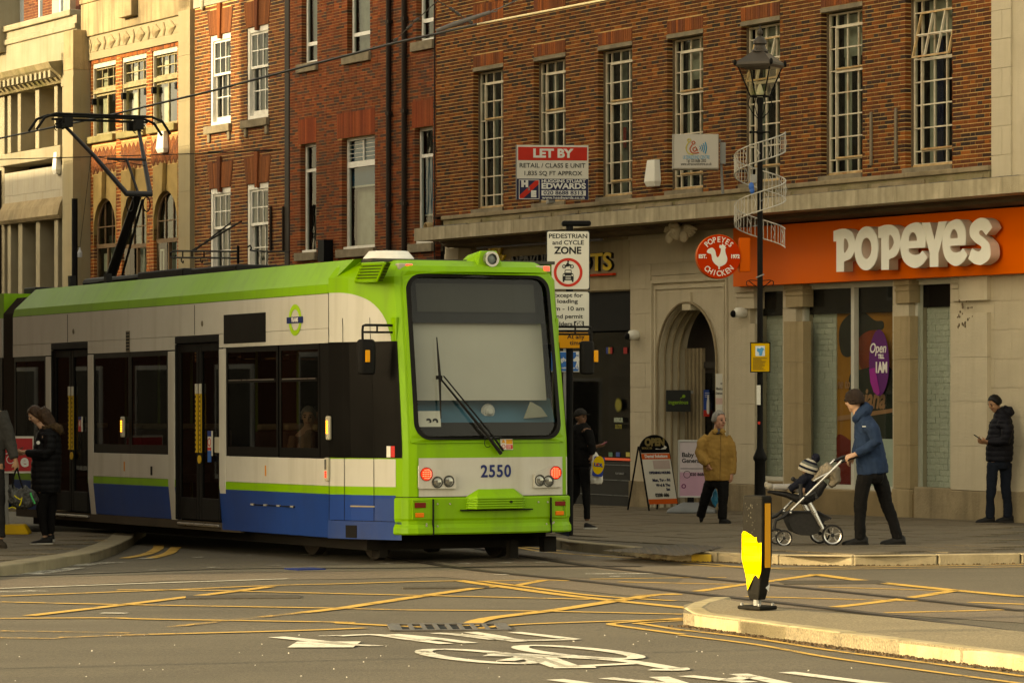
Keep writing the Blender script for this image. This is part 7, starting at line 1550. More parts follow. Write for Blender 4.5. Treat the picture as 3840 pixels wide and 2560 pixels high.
PO, qx, qz = face_sign('door_poster', 'blue and red poster with a bottle on the dark door of the arch', 2638, 2673, 1461, 1561, 57.2, 8, 'poster')
bo = part2('sheet', M('poster_blue', (.015, .06, .28), .5), PO, qx(2638), qx(2673), -.004, .004, qz(1561), qz(1461)); part2('red_foot', RDP, bo, qx(2638), qx(2673), -.007, -.003, qz(1561), qz(1537)); shape([bez([(-.02, -.15), (-.025, .0), (-.015, .08), (-.012, .13), (.012, .13), (.015, .08), (.028, 0), (.02, -.15)], 4)], .002, 'bottle_print', WP, bo, at=(qx(2655), -.007, qz(1513)), org=O0)
for k in range(3): part2('poster_text_line', WP, bo, qx(2643), qx(2668), -.0065, -.004, qz(1474 + k * 7), qz(1472 + k * 7))
# ---- cameras
for px, py, y, lab, dx in ((2770, 1172, -.12, 'white security camera on the pier left of the shop windows', -1), (2372, 1256, -.1, 'white security camera on the stone pier beside the slot arcade', -1)):
 u, z = fu(px, y), fz(px, py, y); r = root('security_camera', lab, 'camera', FM, (u, y, z), 'security cameras on the shop front'); m = MB(); m.lathe([(.075, -.08), (.085, .0), (.075, .08), (.05, .11)], (u + .02, y + .02, z), 14, 'Y'); m.build('body', WHITE_P, r, smooth=True); m = MB(); m.ball((u - .04, y - .07, z - .02), (.055, .05, .055)); m.build('lens', BLACKM, r, smooth=True); m = MB(); m.box(u - .03, u + .06, y + .1, y + .16, z - .05, z + .05); m.build('mount', WHITE_P, r)
# ---- keep left bollard
BP = G(2840, 2283, IH); BO = upright('keep_left_bollard', 'black traffic bollard with a torn yellow face on the kerbed island', 'bollard', BP, R(-47)); kz = lambda py: (2283 - py) / F * BP.y * 1.0
BKB = M('bollard_black', (.010, .009, .007), .7, .25, 14, .1, 60, dirt=.25, dcol=(.02, .018, .014), spec=.06); Wb, Db = .105, .058; zt = kz(1857)
def bring(w_, d_, z): return [(w_ * x, d_ * y, z) for x, y in ((-1, -.8), (-.93, -1), (.93, -1), (1, -.8), (1, .8), (.93, 1), (-.93, 1), (-1, .8))]
m = MB(); m.loft([bring(.05, .04, kz(2246)), bring(.062, .046, kz(2225)), bring(Wb * .96, Db, kz(2110)), bring(Wb, Db, kz(2080)), bring(Wb, Db, zt - .02), bring(Wb * .94, Db * .9, zt)]); m.build('body', BKB, BO, O0, bevel=.006)
m = MB(); m.lathe([(.03, .03), (.03, kz(2240))], n=12); m.build('stem', GREYP, BO, O0); m = MB(); m.box(-.12, .12, -.10, .10, .0, .03); m.build('base_plate', BKB, BO, O0, bevel=.012)
m = MB()
for x in (-.09, .09):
 for y in (-.075, .075): m.lathe([(.012, .03), (.012, .048), (.006, .05)], (x, y, 0), 6)
m.build('base_bolts', GREYP, BO, O0)
YB_ = M('reflective_yellow', (.70, .50, .006), .5, .04, 4); yz = lambda py: kz(py)
tear = [(-.103, yz(2000)), (-.085, yz(1990)), (-.06, yz(1992)), (-.035, yz(1998)), (-.01, yz(2002)), (.03, yz(2014)), (.05, yz(2010)), (.052, yz(2022)), (.062, yz(2033)), (.082, yz(2034)), (.10, yz(2030)), (.10, yz(2110)), (.092, yz(2140)), (.07, yz(2165)), (.035, yz(2152)), (.015, yz(2160)), (-.02, yz(2192)), (-.045, yz(2212)), (-.055, yz(2180)), (-.085, yz(2125)), (-.103, yz(2095))]
m = MB()
tr = shape([dense(tear, .02)], .004, 'yellow_face', YB_, BO, at=(0, -Db - .001, 0), org=O0)
for v in tr.data.vertices:
 if v.co.z < kz(2110): k = (kz(2110) - v.co.z) / .2; v.co.y += .012 * k - .02 * max(0, k - .4)
 v.co.y -= .004 * max(0, noise.noise(v.co * 12))
part2('reflector_strip', M('reflective_amber', (.62, .27, .012), .35, .05, 5), BO, Wb + .0, Wb + .004, -.03, .03, kz(2125), kz(1885))
o = bpy.data.objects['reflector_strip']
m = MB(); m.add([(Wb - .0, -.02, kz(2200)), (Wb - .004, .02, kz(2215)), (Wb + .006, .018, kz(2185))], [(0, 1, 2)]); m.build('torn_flap', WP, BO, O0)
m = MB(); rr = random.Random(9)
for _ in range(22): x, z = rr.gauss(-.02, .04), kz(rr.uniform(1885, 1995)); m.box(x, x + rr.uniform(.002, .006), -Db - .0015, -Db, z, z + rr.uniform(.004, .014))
o = m.build('scuff_marks', M('scuff', (.07, .065, .05), .8), BO, O0); o['kind'] = 'stuff'
# ---- pavement boards
AP = at(2452, 1911); AB = upright('open_a_board', 'black framed A board topped OPEN with a dental price panel, before the arch', 'sandwich board', AP, R(38)); kz2 = AP.y / F
m = MB(); m.tube([(-.3, .28, 0), (-.3, .02, 1.0)], .014, 6); m.tube([(.3, .28, 0), (.3, .02, 1.0)], .014, 6); m.tube([(-.3, -.24, 0), (-.3, .0, .98)], .014, 6); m.tube([(.3, -.24, 0), (.3, .0, .98)], .014, 6); m.build('frame', BLACKM, AB, O0)
m = MB(); arch = [(-.31, 0), (-.31, .94)] + [(.31 * math.cos(R(180 - i * 12)), .94 + .24 * math.sin(R(180 - i * 12))) for i in range(16)] + [(.31, .94)]
m.tube([(x, .0, z) for x, z in arch[1:]], .018, 7); m.build('arch_hoop', BLACKM, AB, O0)
tp_ = shape([arch[1:]], .015, 'header', BLACKM, AB, at=(0, .0, 0), org=O0); GLD = M('open_gold', (.22, .17, .07), .5); lettering('OPEN', .155, (0, -.02, 1.06), GLD, tp_, 'header_lettering', .002, .010, org=O0); shape([[(-.02, -.03), (.10, -.035), (.16, .0), (.16, -.03), (.21, .03), (.15, .06), (.155, .03), (.08, .0), (-.02, .01)]], .003, 'arrow', WP, tp_, at=(.04, -.02, .955), org=O0); lettering('WALK IN', .05, (-.16, -.02, .97), GLD, tp_, 'header_lettering', .002, .002, org=O0)
leanM = Matrix.Translation((0, -.005, .93)) @ Matrix.Rotation(R(-14), 4, 'X')
def lp_(name, mat, x0, x1, z0, z1, par, d): m = MB(); m.box(x0, x1, -.02 - d, -.016 - d, z0, z1); m.v = [tuple(leanM @ Vector(v)) for v in m.v]; return m.build(name, mat, par, O0)
pn = lp_('panel', WH, -.29, .29, -.86, .0, AB, 0); OR_ = M('panel_orange', (.60, .10, .02), .5); lp_('panel_band', BLACKM, -.29, .29, -.04, .02, pn, .003); lp_('panel_band', OR_, -.29, .29, -.14, -.05, pn, .003); lp_('panel_band', OR_, -.29, .29, -.86, -.78, pn, .003); lp_('panel_photo', M('panel_photo', (.45, .36, .33), .5), -.08, .26, -.30, -.16, pn, .003)
lr_ = lambda t, x, z, s, mat: lettering(t, s, tuple(leanM @ Vector((x, -.026, z))), mat, pn, 'panel_lettering', .001, .003, org=O0, rot=Matrix.Rotation(R(-14), 4, 'X'))
lr_('Dental Solutions', 0, -.095, .07, WP); lr_('OPENING HOURS', .02, -.36, .055, NAVY); lr_('Mon, Tue - Fri', .03, -.48, .062, NAVY); lr_('Wed & Thu', .05, -.56, .06, NAVY); lr_('Sat', .14, -.63, .06, NAVY); lr_('0208 686', .0, -.72, .075, BKP)
PP_ = at(2590, 1922); PB = upright('pink_swing_board', 'pink and white swing board about scans on a grey moulded base, behind the old man', 'sandwich board', PP_, R(-6)); kk = PP_.y / F; pz = lambda py: (1922 - py) * kk; pxx = lambda px: (px - 2590) * kk
m = MB(); m.loft([[(-.36, -.28, 0), (.40, -.28, 0), (.40, .28, 0), (-.36, .28, 0)], [(-.34, -.26, .06), (.38, -.26, .06), (.38, .26, .06), (-.34, .26, .06)], [(-.12, -.08, .16), (.14, -.08, .16), (.14, .08, .16), (-.12, .08, .16)]]); m.build('base', M('base_grey', (.17, .18, .18), .5, .1, 4), PB, O0, bevel=.03)
x0, x1, z0, z1 = pxx(2542), pxx(2652), pz(1866), pz(1649)
m = MB(); e = .03
for q_ in ((x0, x0 + e, z0, z1), (x1 - e, x1, z0, z1), (x0, x1, z0 - .0, z0 + e), (x0, x1, z1 - e, z1)): m.box(q_[0], q_[1], -.02, .02, q_[2], q_[3])
pf = m.build('frame', M('aluminium_frame', (.40, .40, .38), .4, .05, 4, metal=.5), PB, O0, bevel=.008); fc = part2('panel', M('panel_lilac', (.48, .42, .44), .5), PB, x0 + e, x1 - e, -.008, .008, z0 + e, z1 - e); part2('panel_pink', M('panel_pink', (.46, .27, .36), .5, .2, 1.2), fc, x0 + e, x1 - e, -.011, -.007, z0 + e, (z0 + z1) / 2 - .05)
for t, y, s in (('Baby Scan', 1705, .095), ('General Scan', 1727, .09), ('020 8686', 1778, .06)): lettering(t, s, (x0 + .06 + (.13 if '0' in t else 0), -.013, pz(y)), BKP, fc, 'panel_lettering', .002, .002, org=O0, align='LEFT')
shape([circ(0, 0, .055), circ(0, 0, .048)], .002, 'phone_ring', BKP, fc, at=(x0 + .14, -.013, pz(1778)), org=O0); shape([circ(0, 0, .035), circ(0, 0, .02)], .002, 'logo_ring', M('logo_plum', (.14, .02, .09), .5), fc, at=(x0 + .09, -.013, pz(1822)), org=O0); part2('panel_text_line', BKP, fc, x0 + .04, x1 - .05, -.012, -.0105, pz(1757), pz(1755)); part2('stand_neck', BLACKM, PB, -.05, .05, -.02, .02, .14, z0 + .01)
# ---- things at the left edge
RS_p = at(60, 2000); RSg = upright('red_closure_sign', 'red sign with a white border and bicycle on a grey post', 'traffic sign', RS_p, R(4)); k = RS_p.y / F; rx = lambda px: (px - 60) * k; rz_ = lambda py: (2000 - py) * k
bo = part2('board', WH, RSg, rx(-70), rx(126), -.015, .015, rz_(1773), rz_(1635)); part2('red_face', M('closure_red', (.42, .025, .03), .5), bo, rx(-66), rx(122), -.018, -.014, rz_(1766), rz_(1643)); m = MB()
for c_x in (2, 40): m.tube([(rx(c_x) + .05 * math.cos(R(t)), -.021, rz_(1722) + .05 * math.sin(R(t))) for t in range(0, 361, 24)], .006, 5)
m.tube([(rx(2), -.021, rz_(1722)), (rx(14), -.021, rz_(1700)), (rx(32), -.021, rz_(1700)), (rx(40), -.021, rz_(1722))], .006, 5); m.tube([(rx(32), -.021, rz_(1700)), (rx(30), -.021, rz_(1690))], .006, 5); m.build('bicycle_symbol', WP, bo, O0)
lettering('e', .22, (rx(92), -.020, rz_(1728)), WP, bo, 'sign_lettering', .003, .008, org=O0); m = MB(); m.box(rx(20) - .04, rx(20) + .04, .016, .06, .1, rz_(1650)); m.build('post', GREYP, RSg, O0); m = MB(); m.loft([[(rx(-40), -.3, 0), (rx(116), -.3, 0), (rx(116), .3, 0), (rx(-40), .3, 0)], [(rx(-20), -.2, .12), (rx(95), -.2, .12), (rx(95), .2, .12), (rx(-20), .2, .12)]]); m.build('foot', M('foot_yellow', (.50, .30, .01), .6, .15, 5), RSg, O0, bevel=.02)
pp = FM @ Vector((fu(280, -2.6), -2.6, 0)); pp.z = gz(pp.x, pp.y) + PH; ztop = 1.57 + (1447 - 745) / F * pp.y - pp.z
BPo = upright('black_post', 'plain black post standing behind the tram with a small bottle tied to it', 'post', pp, 0); m = MB(); m.tube([(0, 0, 0), (0, 0, ztop)], .062, 12); m.build('shaft', BLACKM, BPo, O0); zb = 1.57 + (1447 - 950) / F * pp.y - pp.z
m = MB(); m.lathe([(.05, 0), (.05, .10), (.02, .16), (.018, .2)], (.11, -.03, zb - .08), 10); m.build('bottle', M('bottle_pale', (.4, .42, .45), .3), BPo, O0); m = MB(); m.tube([(0, -.06, zb + .1), (.06, -.05, zb + .14), (.11, -.03, zb + .12)], .006, 5); m.tube([(.11, -.03, zb + .12), (.33, 0, zb + 1.95)], .005, 5); m.build('string', BLACKM, BPo, O0)
# wall brackets above the tram roof
def on_front(name, label, cat, fn, px, py, y, mat, group=None):
 u, z = fu(px, y), fz(px, py, y); m = MB(); fn(m, lambda a, b, d=0: (fu(a, y) , y + d, fz(a, b, y))); o = m.build(name, mat, None, (u, y, z)); place(o, FM, (u, y, z)); tag(o, label, cat, group); return o
def f1(m, q):
 m.tube([q(655, 941), q(893, 943)], .022, 6); m.tube([q(655, 966), q(893, 968)], .022, 6); m.tube([q(893, 922), q(893, 988)], .028, 6); m.tube([q(718, 941), q(905, 830)], .018, 6); m.tube([q(728, 941), q(865, 835)], .016, 6)
 m.tube([q(655, 941), q(640, 948), q(640, 962), q(652, 968), q(660, 958)], .018, 6)
 for x in (685, 720, 765, 828): m.tube([q(x, 941), q(x, 967)], .016, 5)
 for x in (680, 752): m.tube([q(x, 966), q(x, 980), q(x + 6, 986), q(x + 8, 978)], .012, 5)
on_front('hanging_sign_bracket', 'black iron bracket with a scroll end and stay rods above the tram roof', 'bracket', f1, 770, 955, -.9, BLACKM)
def f2(m, q): m.tube([q(930, 926), q(938, 920), q(943, 930), q(938, 938), q(955, 941), q(1085, 945)], .016, 6); a_ = q(1105, 940); m.box(a_[0] - .14, a_[0] + .14, a_[1] + .55, a_[1] + .75, a_[2] - .2, a_[2] + .22)
on_front('wall_hook_arm', 'black box with a thin hooked arm on the brown brick near the red brick join', 'bracket', f2, 1100, 940, -.75, BLACKM)
def f3(m, q):
 for x in (1015, 1062): m.tube([q(x, 775), q(x, 945)], .028, 6)
on_front('conduit_pair', 'two brown conduits running up the brown brick beside the lower sash window', 'conduit', f3, 1040, 860, -.03, PIPE)
# ---- overhead line
WIRE = M('overhead_wire', (.022, .02, .018), .5); WIREL = M('overhead_wire_bright', (.40, .35, .22), .4, metal=.5)
zw = TM @ Vector(hd_); zw = zw.z + .09
def wp(px, py, z=None): z = z or zw; Zd = (z - 1.57) * F / (1447 - py); return P(px, py, Zd)
m = MB(); m.tube([wp(-120, 546), wp(0, 519), wp(375, 441), wp(800, 340), wp(1180, 240), wp(1480, 162), wp(1640, 127), wp(1790, 92)], .0145, 6); o = m.build('contact_wire', WIRE, None, (0, 0, 0)); tag(o, 'dark overhead tram wire running from the pantograph across the brick fronts', 'wire')
m = MB(); m.tube([wp(1790, 92), wp(2100, 32), wp(2290, -4), wp(2480, -40)], .0105, 6); o = m.build('bright_contact_wire', WIREL, None, (0, 0, 0)); tag(o, 'bright stretch of overhead wire rising to the top edge over the brick', 'wire')
zi = 42.0
m = MB(); m.tube([P(1635, 117, zi), P(1700, 92, zi), P(1838, 47, zi)], [.022, .028, .022], 8); m.tube([P(1838, 47, zi), P(1852, 38, zi), P(1868, 34, zi), P(1862, 44, zi), P(1838, 47, zi)], .008, 6); m.tube([P(1868, 34, zi), P(1960, -8, zi)], .007, 5); o = m.build('registration_arm', M('arm_grey', (.12, .11, .105), .5, .1, 6), None, (0, 0, 0)); tag(o, 'grey tube arm steadying the overhead wire near the top of the picture', 'wire arm')
def droop(pts, lab, nm, beads):
 m = MB(); m.tube([P(*p, zi) for p in pts], .006, 5)
 for b in beads:
  for k in (-1, 0, 1): p = P(b[0] + k * 5 * b[2], b[1] - k * 4 * b[2] * b[3], zi); m.ball(p, (.022, .022, .018), 8, 6)
 o = m.build(nm, M('span_wire', (.05, .045, .04), .5), None, (0, 0, 0)); tag(o, lab, 'wire'); return o
droop([(1478, 156), (1530, 105), (1562, 77), (1640, 4), (1660, -16)], 'thin span wire with insulators climbing right to the top edge', 'span_wire', [(1535, 102, 1, 1), (1562, 76, 1, 1), (1484, 150, .6, 1)])
droop([(1640, 4), (1690, 32), (1720, 54), (1770, 92)], 'short beaded wire falling right to the grey arm', 'span_wire', [(1695, 36, 1, -1), (1716, 52, 1, -1), (1764, 84, .6, -1)])
zz_ = 63; m = MB(); m.tube([P(-60, 600, zz_), P(360, 588, zz_), P(730, 577, zz_), P(1055, 562, 66.3)], .0085, 5); m.tube([P(780, 572, zz_), P(830, 570, zz_)], .02, 5); m.tube([P(980, 566, 65.5), P(1020, 563, 66)], .02, 5); o = m.build('street_span_wire', WIRE, None, (0, 0, 0)); tag(o, 'thin level wire stretched across the pale and sash windowed fronts', 'wire')
# ---- a lamp column beyond the left edge: its long shadow lies across the near road
q_ = G(640, 2490); d_ = Vector((1, .30, 0)).normalized(); b = q_ - d_ * 10; LC = upright('lamp_column', 'plain grey lamp column beyond the left edge whose shadow crosses the near road', 'street lamp', (b.x, b.y, gz(b.x, b.y)), 0); m = MB(); m.lathe([(.11, 0), (.10, 1.2), (.075, 1.25), (.055, 4.4)]); m.build('shaft', GREYP, LC, O0); m = MB(); m.tube([(0, 0, 4.3), (.2, .1, 4.5), (.7, .3, 4.55)], .035, 8); m.build('arm', GREYP, LC, O0); m = MB(); m.box(.5, 1.1, .2, .42, 4.52, 4.62); m.build('lamp_head', GREYP, LC, O0, bevel=.03)
# ================================================================ people
SKIN = {k: M('skin_' + k, c, .55, .08, 6, spec=.3) for k, c in dict(pale=(.46, .27, .18), tan=(.36, .19, .11), brown=(.17, .085, .05), ruddy=(.44, .22, .15)).items()}
EYE = M('eye_dark', (.015, .012, .01), .25); LIP = M('lip', (.25, .08, .06), .5)
def cloth(name, col, var=.18, bump=.5, bsc=28, rough=.85): return M(name, col, rough, var, 5, bump, bsc, spec=.12)
class Fig:
 def __init__(s, name, label, cat, crop, foot, h=PH, Z=None, group=None):
  s.ox, s.oy, s.s = crop; px, py = s.px(*foot); s.Z = Z or G(px, py, h).y; b = P(px, py, s.Z); s.base = b
  s.k = s.Z / F / s.s; s.r = root(name, label, cat, Matrix.Translation(b), (0, 0, 0), group)
 def px(s, x, y): return s.ox + x / s.s, s.oy + y / s.s
 def J(s, x, y, d=0.0): p = P(*s.px(x, y), s.Z) - s.base; return Vector((p.x, p.y + d, p.z))
 def limb(s, m, pts, dep=None, n=10):        # (crop x, crop y, depth, half-width in crop px[, half-depth])
  m.tube([s.J(p[0], p[1], p[2]) for p in pts], [(p[3] * s.k, (p[4] if len(p) > 4 else p[3] * (dep or .9)) * s.k) for p in pts], n, up=(0, 1, 0)); return m
 def bar(s, m, x, y, d0, d1, r): s.bars = (x, y, d0, d1, r * 1.5); m.tube([s.J(x, y, d0), s.J(x, y, d1)], r * s.k, 8)
 def ball(s, m, x, y, d, rx, ry, rz=None): m.ball(s.J(x, y, d), (rx * s.k, (rz or rx) * s.k, ry * s.k)); return m
 def solid(s, m, name, mat, par=None, vox=.012, smooth=6, fold=0.0, fsc=14.0, puff=None, seed=0):
  if name in ('coat', 'jacket') and getattr(s, 'bars', None): x_, y_, d0, d1, r_ = s.bars; m.tube([s.J(x_, y_, d0), s.J(x_, y_, d1)], r_ * s.k, 10)
  me = bpy.data.meshes.new(name); me.from_pydata(m.v, [], m.f)
  bm = bmesh.new(); bm.from_mesh(me); bmesh.ops.recalc_face_normals(bm, faces=bm.faces); bm.to_mesh(me); bm.free()
  o = bpy.data.objects.new(name, me)
  r = o.modifiers.new('r', 'REMESH'); r.mode = 'VOXEL'; r.voxel_size = vox; r.use_smooth_shade = True
  if smooth: q_ = o.modifiers.new('s', 'SMOOTH'); q_.iterations = smooth; q_.factor = .5
  me2 = evalmesh(o); bpy.data.meshes.remove(me)
  bm = bmesh.new(); bm.from_mesh(me2)         # keep the main body only
  seen = set(); best = []
  for v in bm.verts:
   if v.index in seen: continue
   st = [v]; comp = []; seen.add(v.index)
   while st:
    a = st.pop(); comp.append(a)
    for e in a.link_edges:
     b = e.other_vert(a)
     if b.index not in seen: seen.add(b.index); st.append(b)
   if len(comp) > len(best): best = comp
  kill = set(bm.verts) - set(best); bmesh.ops.delete(bm, geom=list(kill), context='VERTS'); bm.to_mesh(me2); bm.free()
  if fold or puff:
   off = Vector((seed * 3.1, seed * 1.7, 0))
   for v in me2.vertices:
    n = v.normal; d = 0
    if fold: p = v.co; d += fold * noise.noise(Vector((p.x * fsc, p.y * fsc, p.z * fsc * .55 + p.x * fsc * .5)) + off) + fold * .5 * noise.noise(p * fsc * 2.3 + off)
    if puff: ph = (v.co.z % puff[0]) / puff[0]; d += puff[1] * (abs(math.sin(math.pi * ph)) ** .6 - .6)
    v.co += n * d
  me2.name = name; me2.materials.clear(); me2.materials.append(mat); me2.polygons.foreach_set('use_smooth', [True] * len(me2.polygons))
  o = bpy.data.objects.new(name, me2); COL.objects.link(o); o.parent = par or s.r; ORG[o.name] = Vector(); return o
 def head(s, m, x, y, d, hh, f, skinmat, body=None):
  # hh half-height in crop px, f the facing direction; adds the skull to m and returns the eye and mouth maker
  c = s.J(x, y, d); R_ = hh * s.k; f = Vector(f).normalized(); up = Vector((0, 0, 1)); u = (up - f * up.dot(f)).normalized(); sd = f.cross(u)
  def el(cen, a, b, c_, n=12):                # ellipsoid with axes side, forward, up
   rings = []
   for i in range(9):
    t = math.pi * (i + .02) / 8.04; rings.append([cen + sd * (a * math.sin(t) * math.cos(2 * math.pi * j / n)) + f * (b * math.sin(t) * math.sin(2 * math.pi * j / n)) - u * (c_ * math.cos(t)) for j in range(n)])
   m.loft(rings)
  el(c + u * R_ * .22 - f * R_ * .06, R_ * .66, R_ * .80, R_ * .76); el(c - u * R_ * .30 + f * R_ * .16, R_ * .52, R_ * .56, R_ * .62); el(c - u * R_ * .74 + f * R_ * .42, R_ * .26, R_ * .22, R_ * .22)
  el(c - u * R_ * .05 + f * R_ * .76, R_ * .11, R_ * .20, R_ * .20); el(c - u * R_ * .12 + f * R_ * .86, R_ * .13, R_ * .10, R_ * .09); el(c + u * R_ * .20 + f * R_ * .66, R_ * .40, R_ * .12, R_ * .09)
  for q in (-1, 1): el(c - u * R_ * .02 - f * R_ * .08 + sd * q * R_ * .66, R_ * .07, R_ * .15, R_ * .22); el(c - u * R_ * .22 + f * R_ * .5 + sd * q * R_ * .30, R_ * .18, R_ * .16, R_ * .2)
  s.hd = (c, R_, f, u, sd, el)
  def feats(par):
   e = MB(); l = MB()
   for q in (-1, 1): e.ball(c + u * R_ * .08 + f * R_ * .675 + sd * q * R_ * .27, R_ * .085, 8, 6)
   for q in (-1, 1): l2 = MB()
   o = e.build('eyes', EYE, par, O0, smooth=True); o['kind'] = 'stuff'
   b = MB()
   for q in (-1, 1): b.tube([c + u * R_ * .27 + f * R_ * .74 + sd * q * R_ * .14, c + u * R_ * .29 + f * R_ * .68 + sd * q * R_ * .40], R_ * .035, 5)
   o = b.build('eyebrows', EYE, par, O0); o['kind'] = 'stuff'
   l.tube([c - u * R_ * .44 + f * R_ * .655 - sd * R_ * .2, c - u * R_ * .46 + f * R_ * .74, c - u * R_ * .44 + f * R_ * .655 + sd * R_ * .2], R_ * .04, 6); l.build('mouth', LIP, par, O0)
  return feats
 def hand(s, m, x, y, d, dirn, palm, size=1.0, curl=.7):
  c = s.J(x, y, d); a = Vector(dirn).normalized(); p = Vector(palm); p = (p - a * p.dot(a)).normalized(); w_ = a.cross(p); z = .095 * size
  m.tube([c - a * z * 1.1, c - a * z * .45, c, c + a * z * .45], [(z * .28, z * .24), (z * .30, z * .22), (z * .42, z * .2), (z * .46, z * .16)], 10, up=tuple(p)) if abs(a.dot(p)) < .9 else None
  for i, (L, o) in enumerate(((.78, -.34), (.9, -.12), (.84, .11), (.66, .33))):
   b0 = c + a * z * .40 + w_ * o * z; L *= z; k1 = (a + p * curl * .5).normalized(); k2 = (a * (1 - curl) + p * curl).normalized(); k3 = (a * (1 - 1.6 * curl) + p * curl).normalized()
   m.tube([b0, b0 + k1 * L * .42, b0 + k1 * L * .42 + k2 * L * .32, b0 + k1 * L * .42 + k2 * L * .32 + k3 * L * .26], [z * .115, z * .105, z * .095, z * .08], 8)
  b0 = c - a * z * .1 - w_ * z * .34; m.tube([b0, b0 - w_ * z * .2 + a * z * .25 + p * z * .15, b0 - w_ * z * .14 + a * z * .5 + p * z * .38], [z * .15, z * .12, z * .09], 8)
 def shoe(s, name, mat, heel, toe, d, h, w_=.048, solemat=None, par=None):
  a, b = s.J(heel[0], heel[1], d), s.J(toe[0], toe[1], d); dv_ = b - a; L = dv_.length; e = dv_.normalized(); sd = Vector((0, 1, 0)); sd = (sd - e * sd.dot(e)).normalized(); u = e.cross(sd); u = u if u.z > 0 else -u; hh = h * s.k; m = MB(); rings = []
  for t, ww, hz in ((-.02, .62, .75), (.06, .82, 1.0), (.22, .88, 1.0), (.42, .92, .82), (.65, 1.08, .58), (.85, .98, .46), (.97, .66, .34), (1.02, .3, .2)):
   c = a + e * L * t; rings.append([c + sd * w_ * ww * x + u * hh * hz * z for x, z in ((-1, 0), (-1.0, .45), (-.75, .85), (-.3, 1), (.3, 1), (.75, .85), (1.0, .45), (1, 0))])
  m.loft(rings); o = m.build(name, mat, par or s.r, O0, smooth=True)
  sm = MB(); rings = []
  for t, ww in ((-.04, .66), (.04, .9), (.25, .93), (.45, .95), (.66, 1.12), (.86, 1.02), (.98, .7), (1.03, .34)):
   c = a + e * L * t; rings.append([c + sd * w_ * ww * x + u * z for x, z in ((-1, -.012), (-1, .016), (1, .016), (1, -.012))])
  sm.loft(rings); sm.build('sole', solemat or mat, o, O0); return o
 def hair(s, name, mat, lo=-.15, back=True, sc=1.06, par=None, cut=.55):
  c, R_, f, u, sd, el = s.hd; m = MB(); n = 20; rings = []
  for i in range(10):                          # cap over the skull, open at the face
   t = i / 9; row = []
   for j in range(n):
    a = 2 * math.pi * j / n; fx, sx = math.cos(a), math.sin(a); low = lo if fx < .25 else cut * min(1, (fx - .25) / .35) + lo * (1 - min(1, (fx - .25) / .35))
    ht = low + (1.0 - low) * math.sin(t * math.pi / 2); rad = math.sqrt(max(0.0, 1 - max(0, (ht - .18) / .84) ** 2)) if ht > .18 else 1 - .09 * (t < .08)
    row.append(c + (f * (fx * .83 * rad - .06) + sd * (sx * .70 * rad) + u * (ht)) * R_ * sc)
   rings.append(row)
  m.loft(rings); o = m.build(name, mat, par or s.r, O0, smooth=True)
  for v in o.data.vertices: v.co += (v.co - c).normalized() * R_ * .09 * noise.noise(v.co * 45)
  return o
BLK = cloth('cloth_black', (.0055, .005, .0048)); DKBLUE = cloth('cloth_denim_dark', (.008, .011, .018)); SHOEB = M('shoe_black', (.006, .0055, .005), .6, .2, 10, spec=.2); SOLEW = M('sole_pale', (.45, .43, .38), .6); SOLEK = M('sole_dark', (.02, .018, .016), .7)
# ---- man pushing the pram
CA = (2760, 1400, 2.3056)
f = Fig('person', 'person in blue hooded coat and dark beanie pushing a pram', 'person', CA, (1150, 1478)); MANZ = f.Z
COAT = cloth('coat_blue', (.016, .032, .068), .2, .5, 22)
m = MB(); ft = f.head(m, 1022, 240, .0, 92, (-.86, .48, -.16), None); f.limb(m, [(1075, 400, 0, 50), (1050, 330, 0, 42), (1035, 290, 0, 40)])
f.limb(m, [(1180, 850, 0, 70), (1150, 600, 0, 80), (1100, 400, 0, 70)]); f.limb(m, [(1120, 880, -.07, 40), (1068, 1130, -.09, 38), (1068, 1430, -.09, 28)]); f.limb(m, [(1235, 860, .09, 50), (1308, 1130, .09, 40), (1402, 1430, .09, 28)]); f.limb(m, [(1150, 850, 0, 60), (1200, 850, 0, 60)])
f.limb(m, [(1140, 450, -.2, 36), (1180, 590, -.24, 32), (1050, 680, -.2, 24), (1015, 697, -.19, 22)]); f.limb(m, [(1090, 450, .18, 36), (1100, 590, .22, 32), (1050, 700, .2, 24), (1030, 720, .19, 22)])
f.bar(m, 1125, 455, -.21, .19, 34); f.hand(m, 990, 705, -.19, (-.9, 0, -.25), (-.1, .5, -1), 1.05, .8); f.hand(m, 1015, 735, .18, (-.7, 0, -.5), (-.4, -.4, -1), 1.05, .8)
body = f.solid(m, 'body', SKIN['pale'], vox=.0085, smooth=2); ft(body)
m = MB(); f.limb(m, [(1182, 868, 0, 140, 105), (1172, 760, 0, 136, 108), (1152, 620, 0, 128, 110), (1130, 490, 0, 112, 108), (1105, 410, 0, 88, 92), (1085, 365, 0, 62, 66)], n=14)
f.limb(m, [(1130, 425, -.19, 56), (1160, 480, -.24, 60), (1190, 585, -.26, 54), (1120, 640, -.24, 46), (1035, 688, -.2, 36)]); f.limb(m, [(1085, 425, .17, 54), (1080, 590, .24, 50), (1050, 700, .2, 36)])
jk = f.solid(m, 'coat', COAT, fold=.014, fsc=9, smooth=4)
m = MB(); f.limb(m, [(1040, 395, 0, 46, 70), (1085, 350, 0, 66, 82), (1125, 310, .02, 66, 80), (1150, 270, .03, 50, 62)], n=12); f.limb(m, [(1010, 385, 0, 26, 60), (1060, 395, 0, 60, 76)]); f.solid(m, 'hood', COAT, jk, fold=.012, fsc=14, smooth=3)
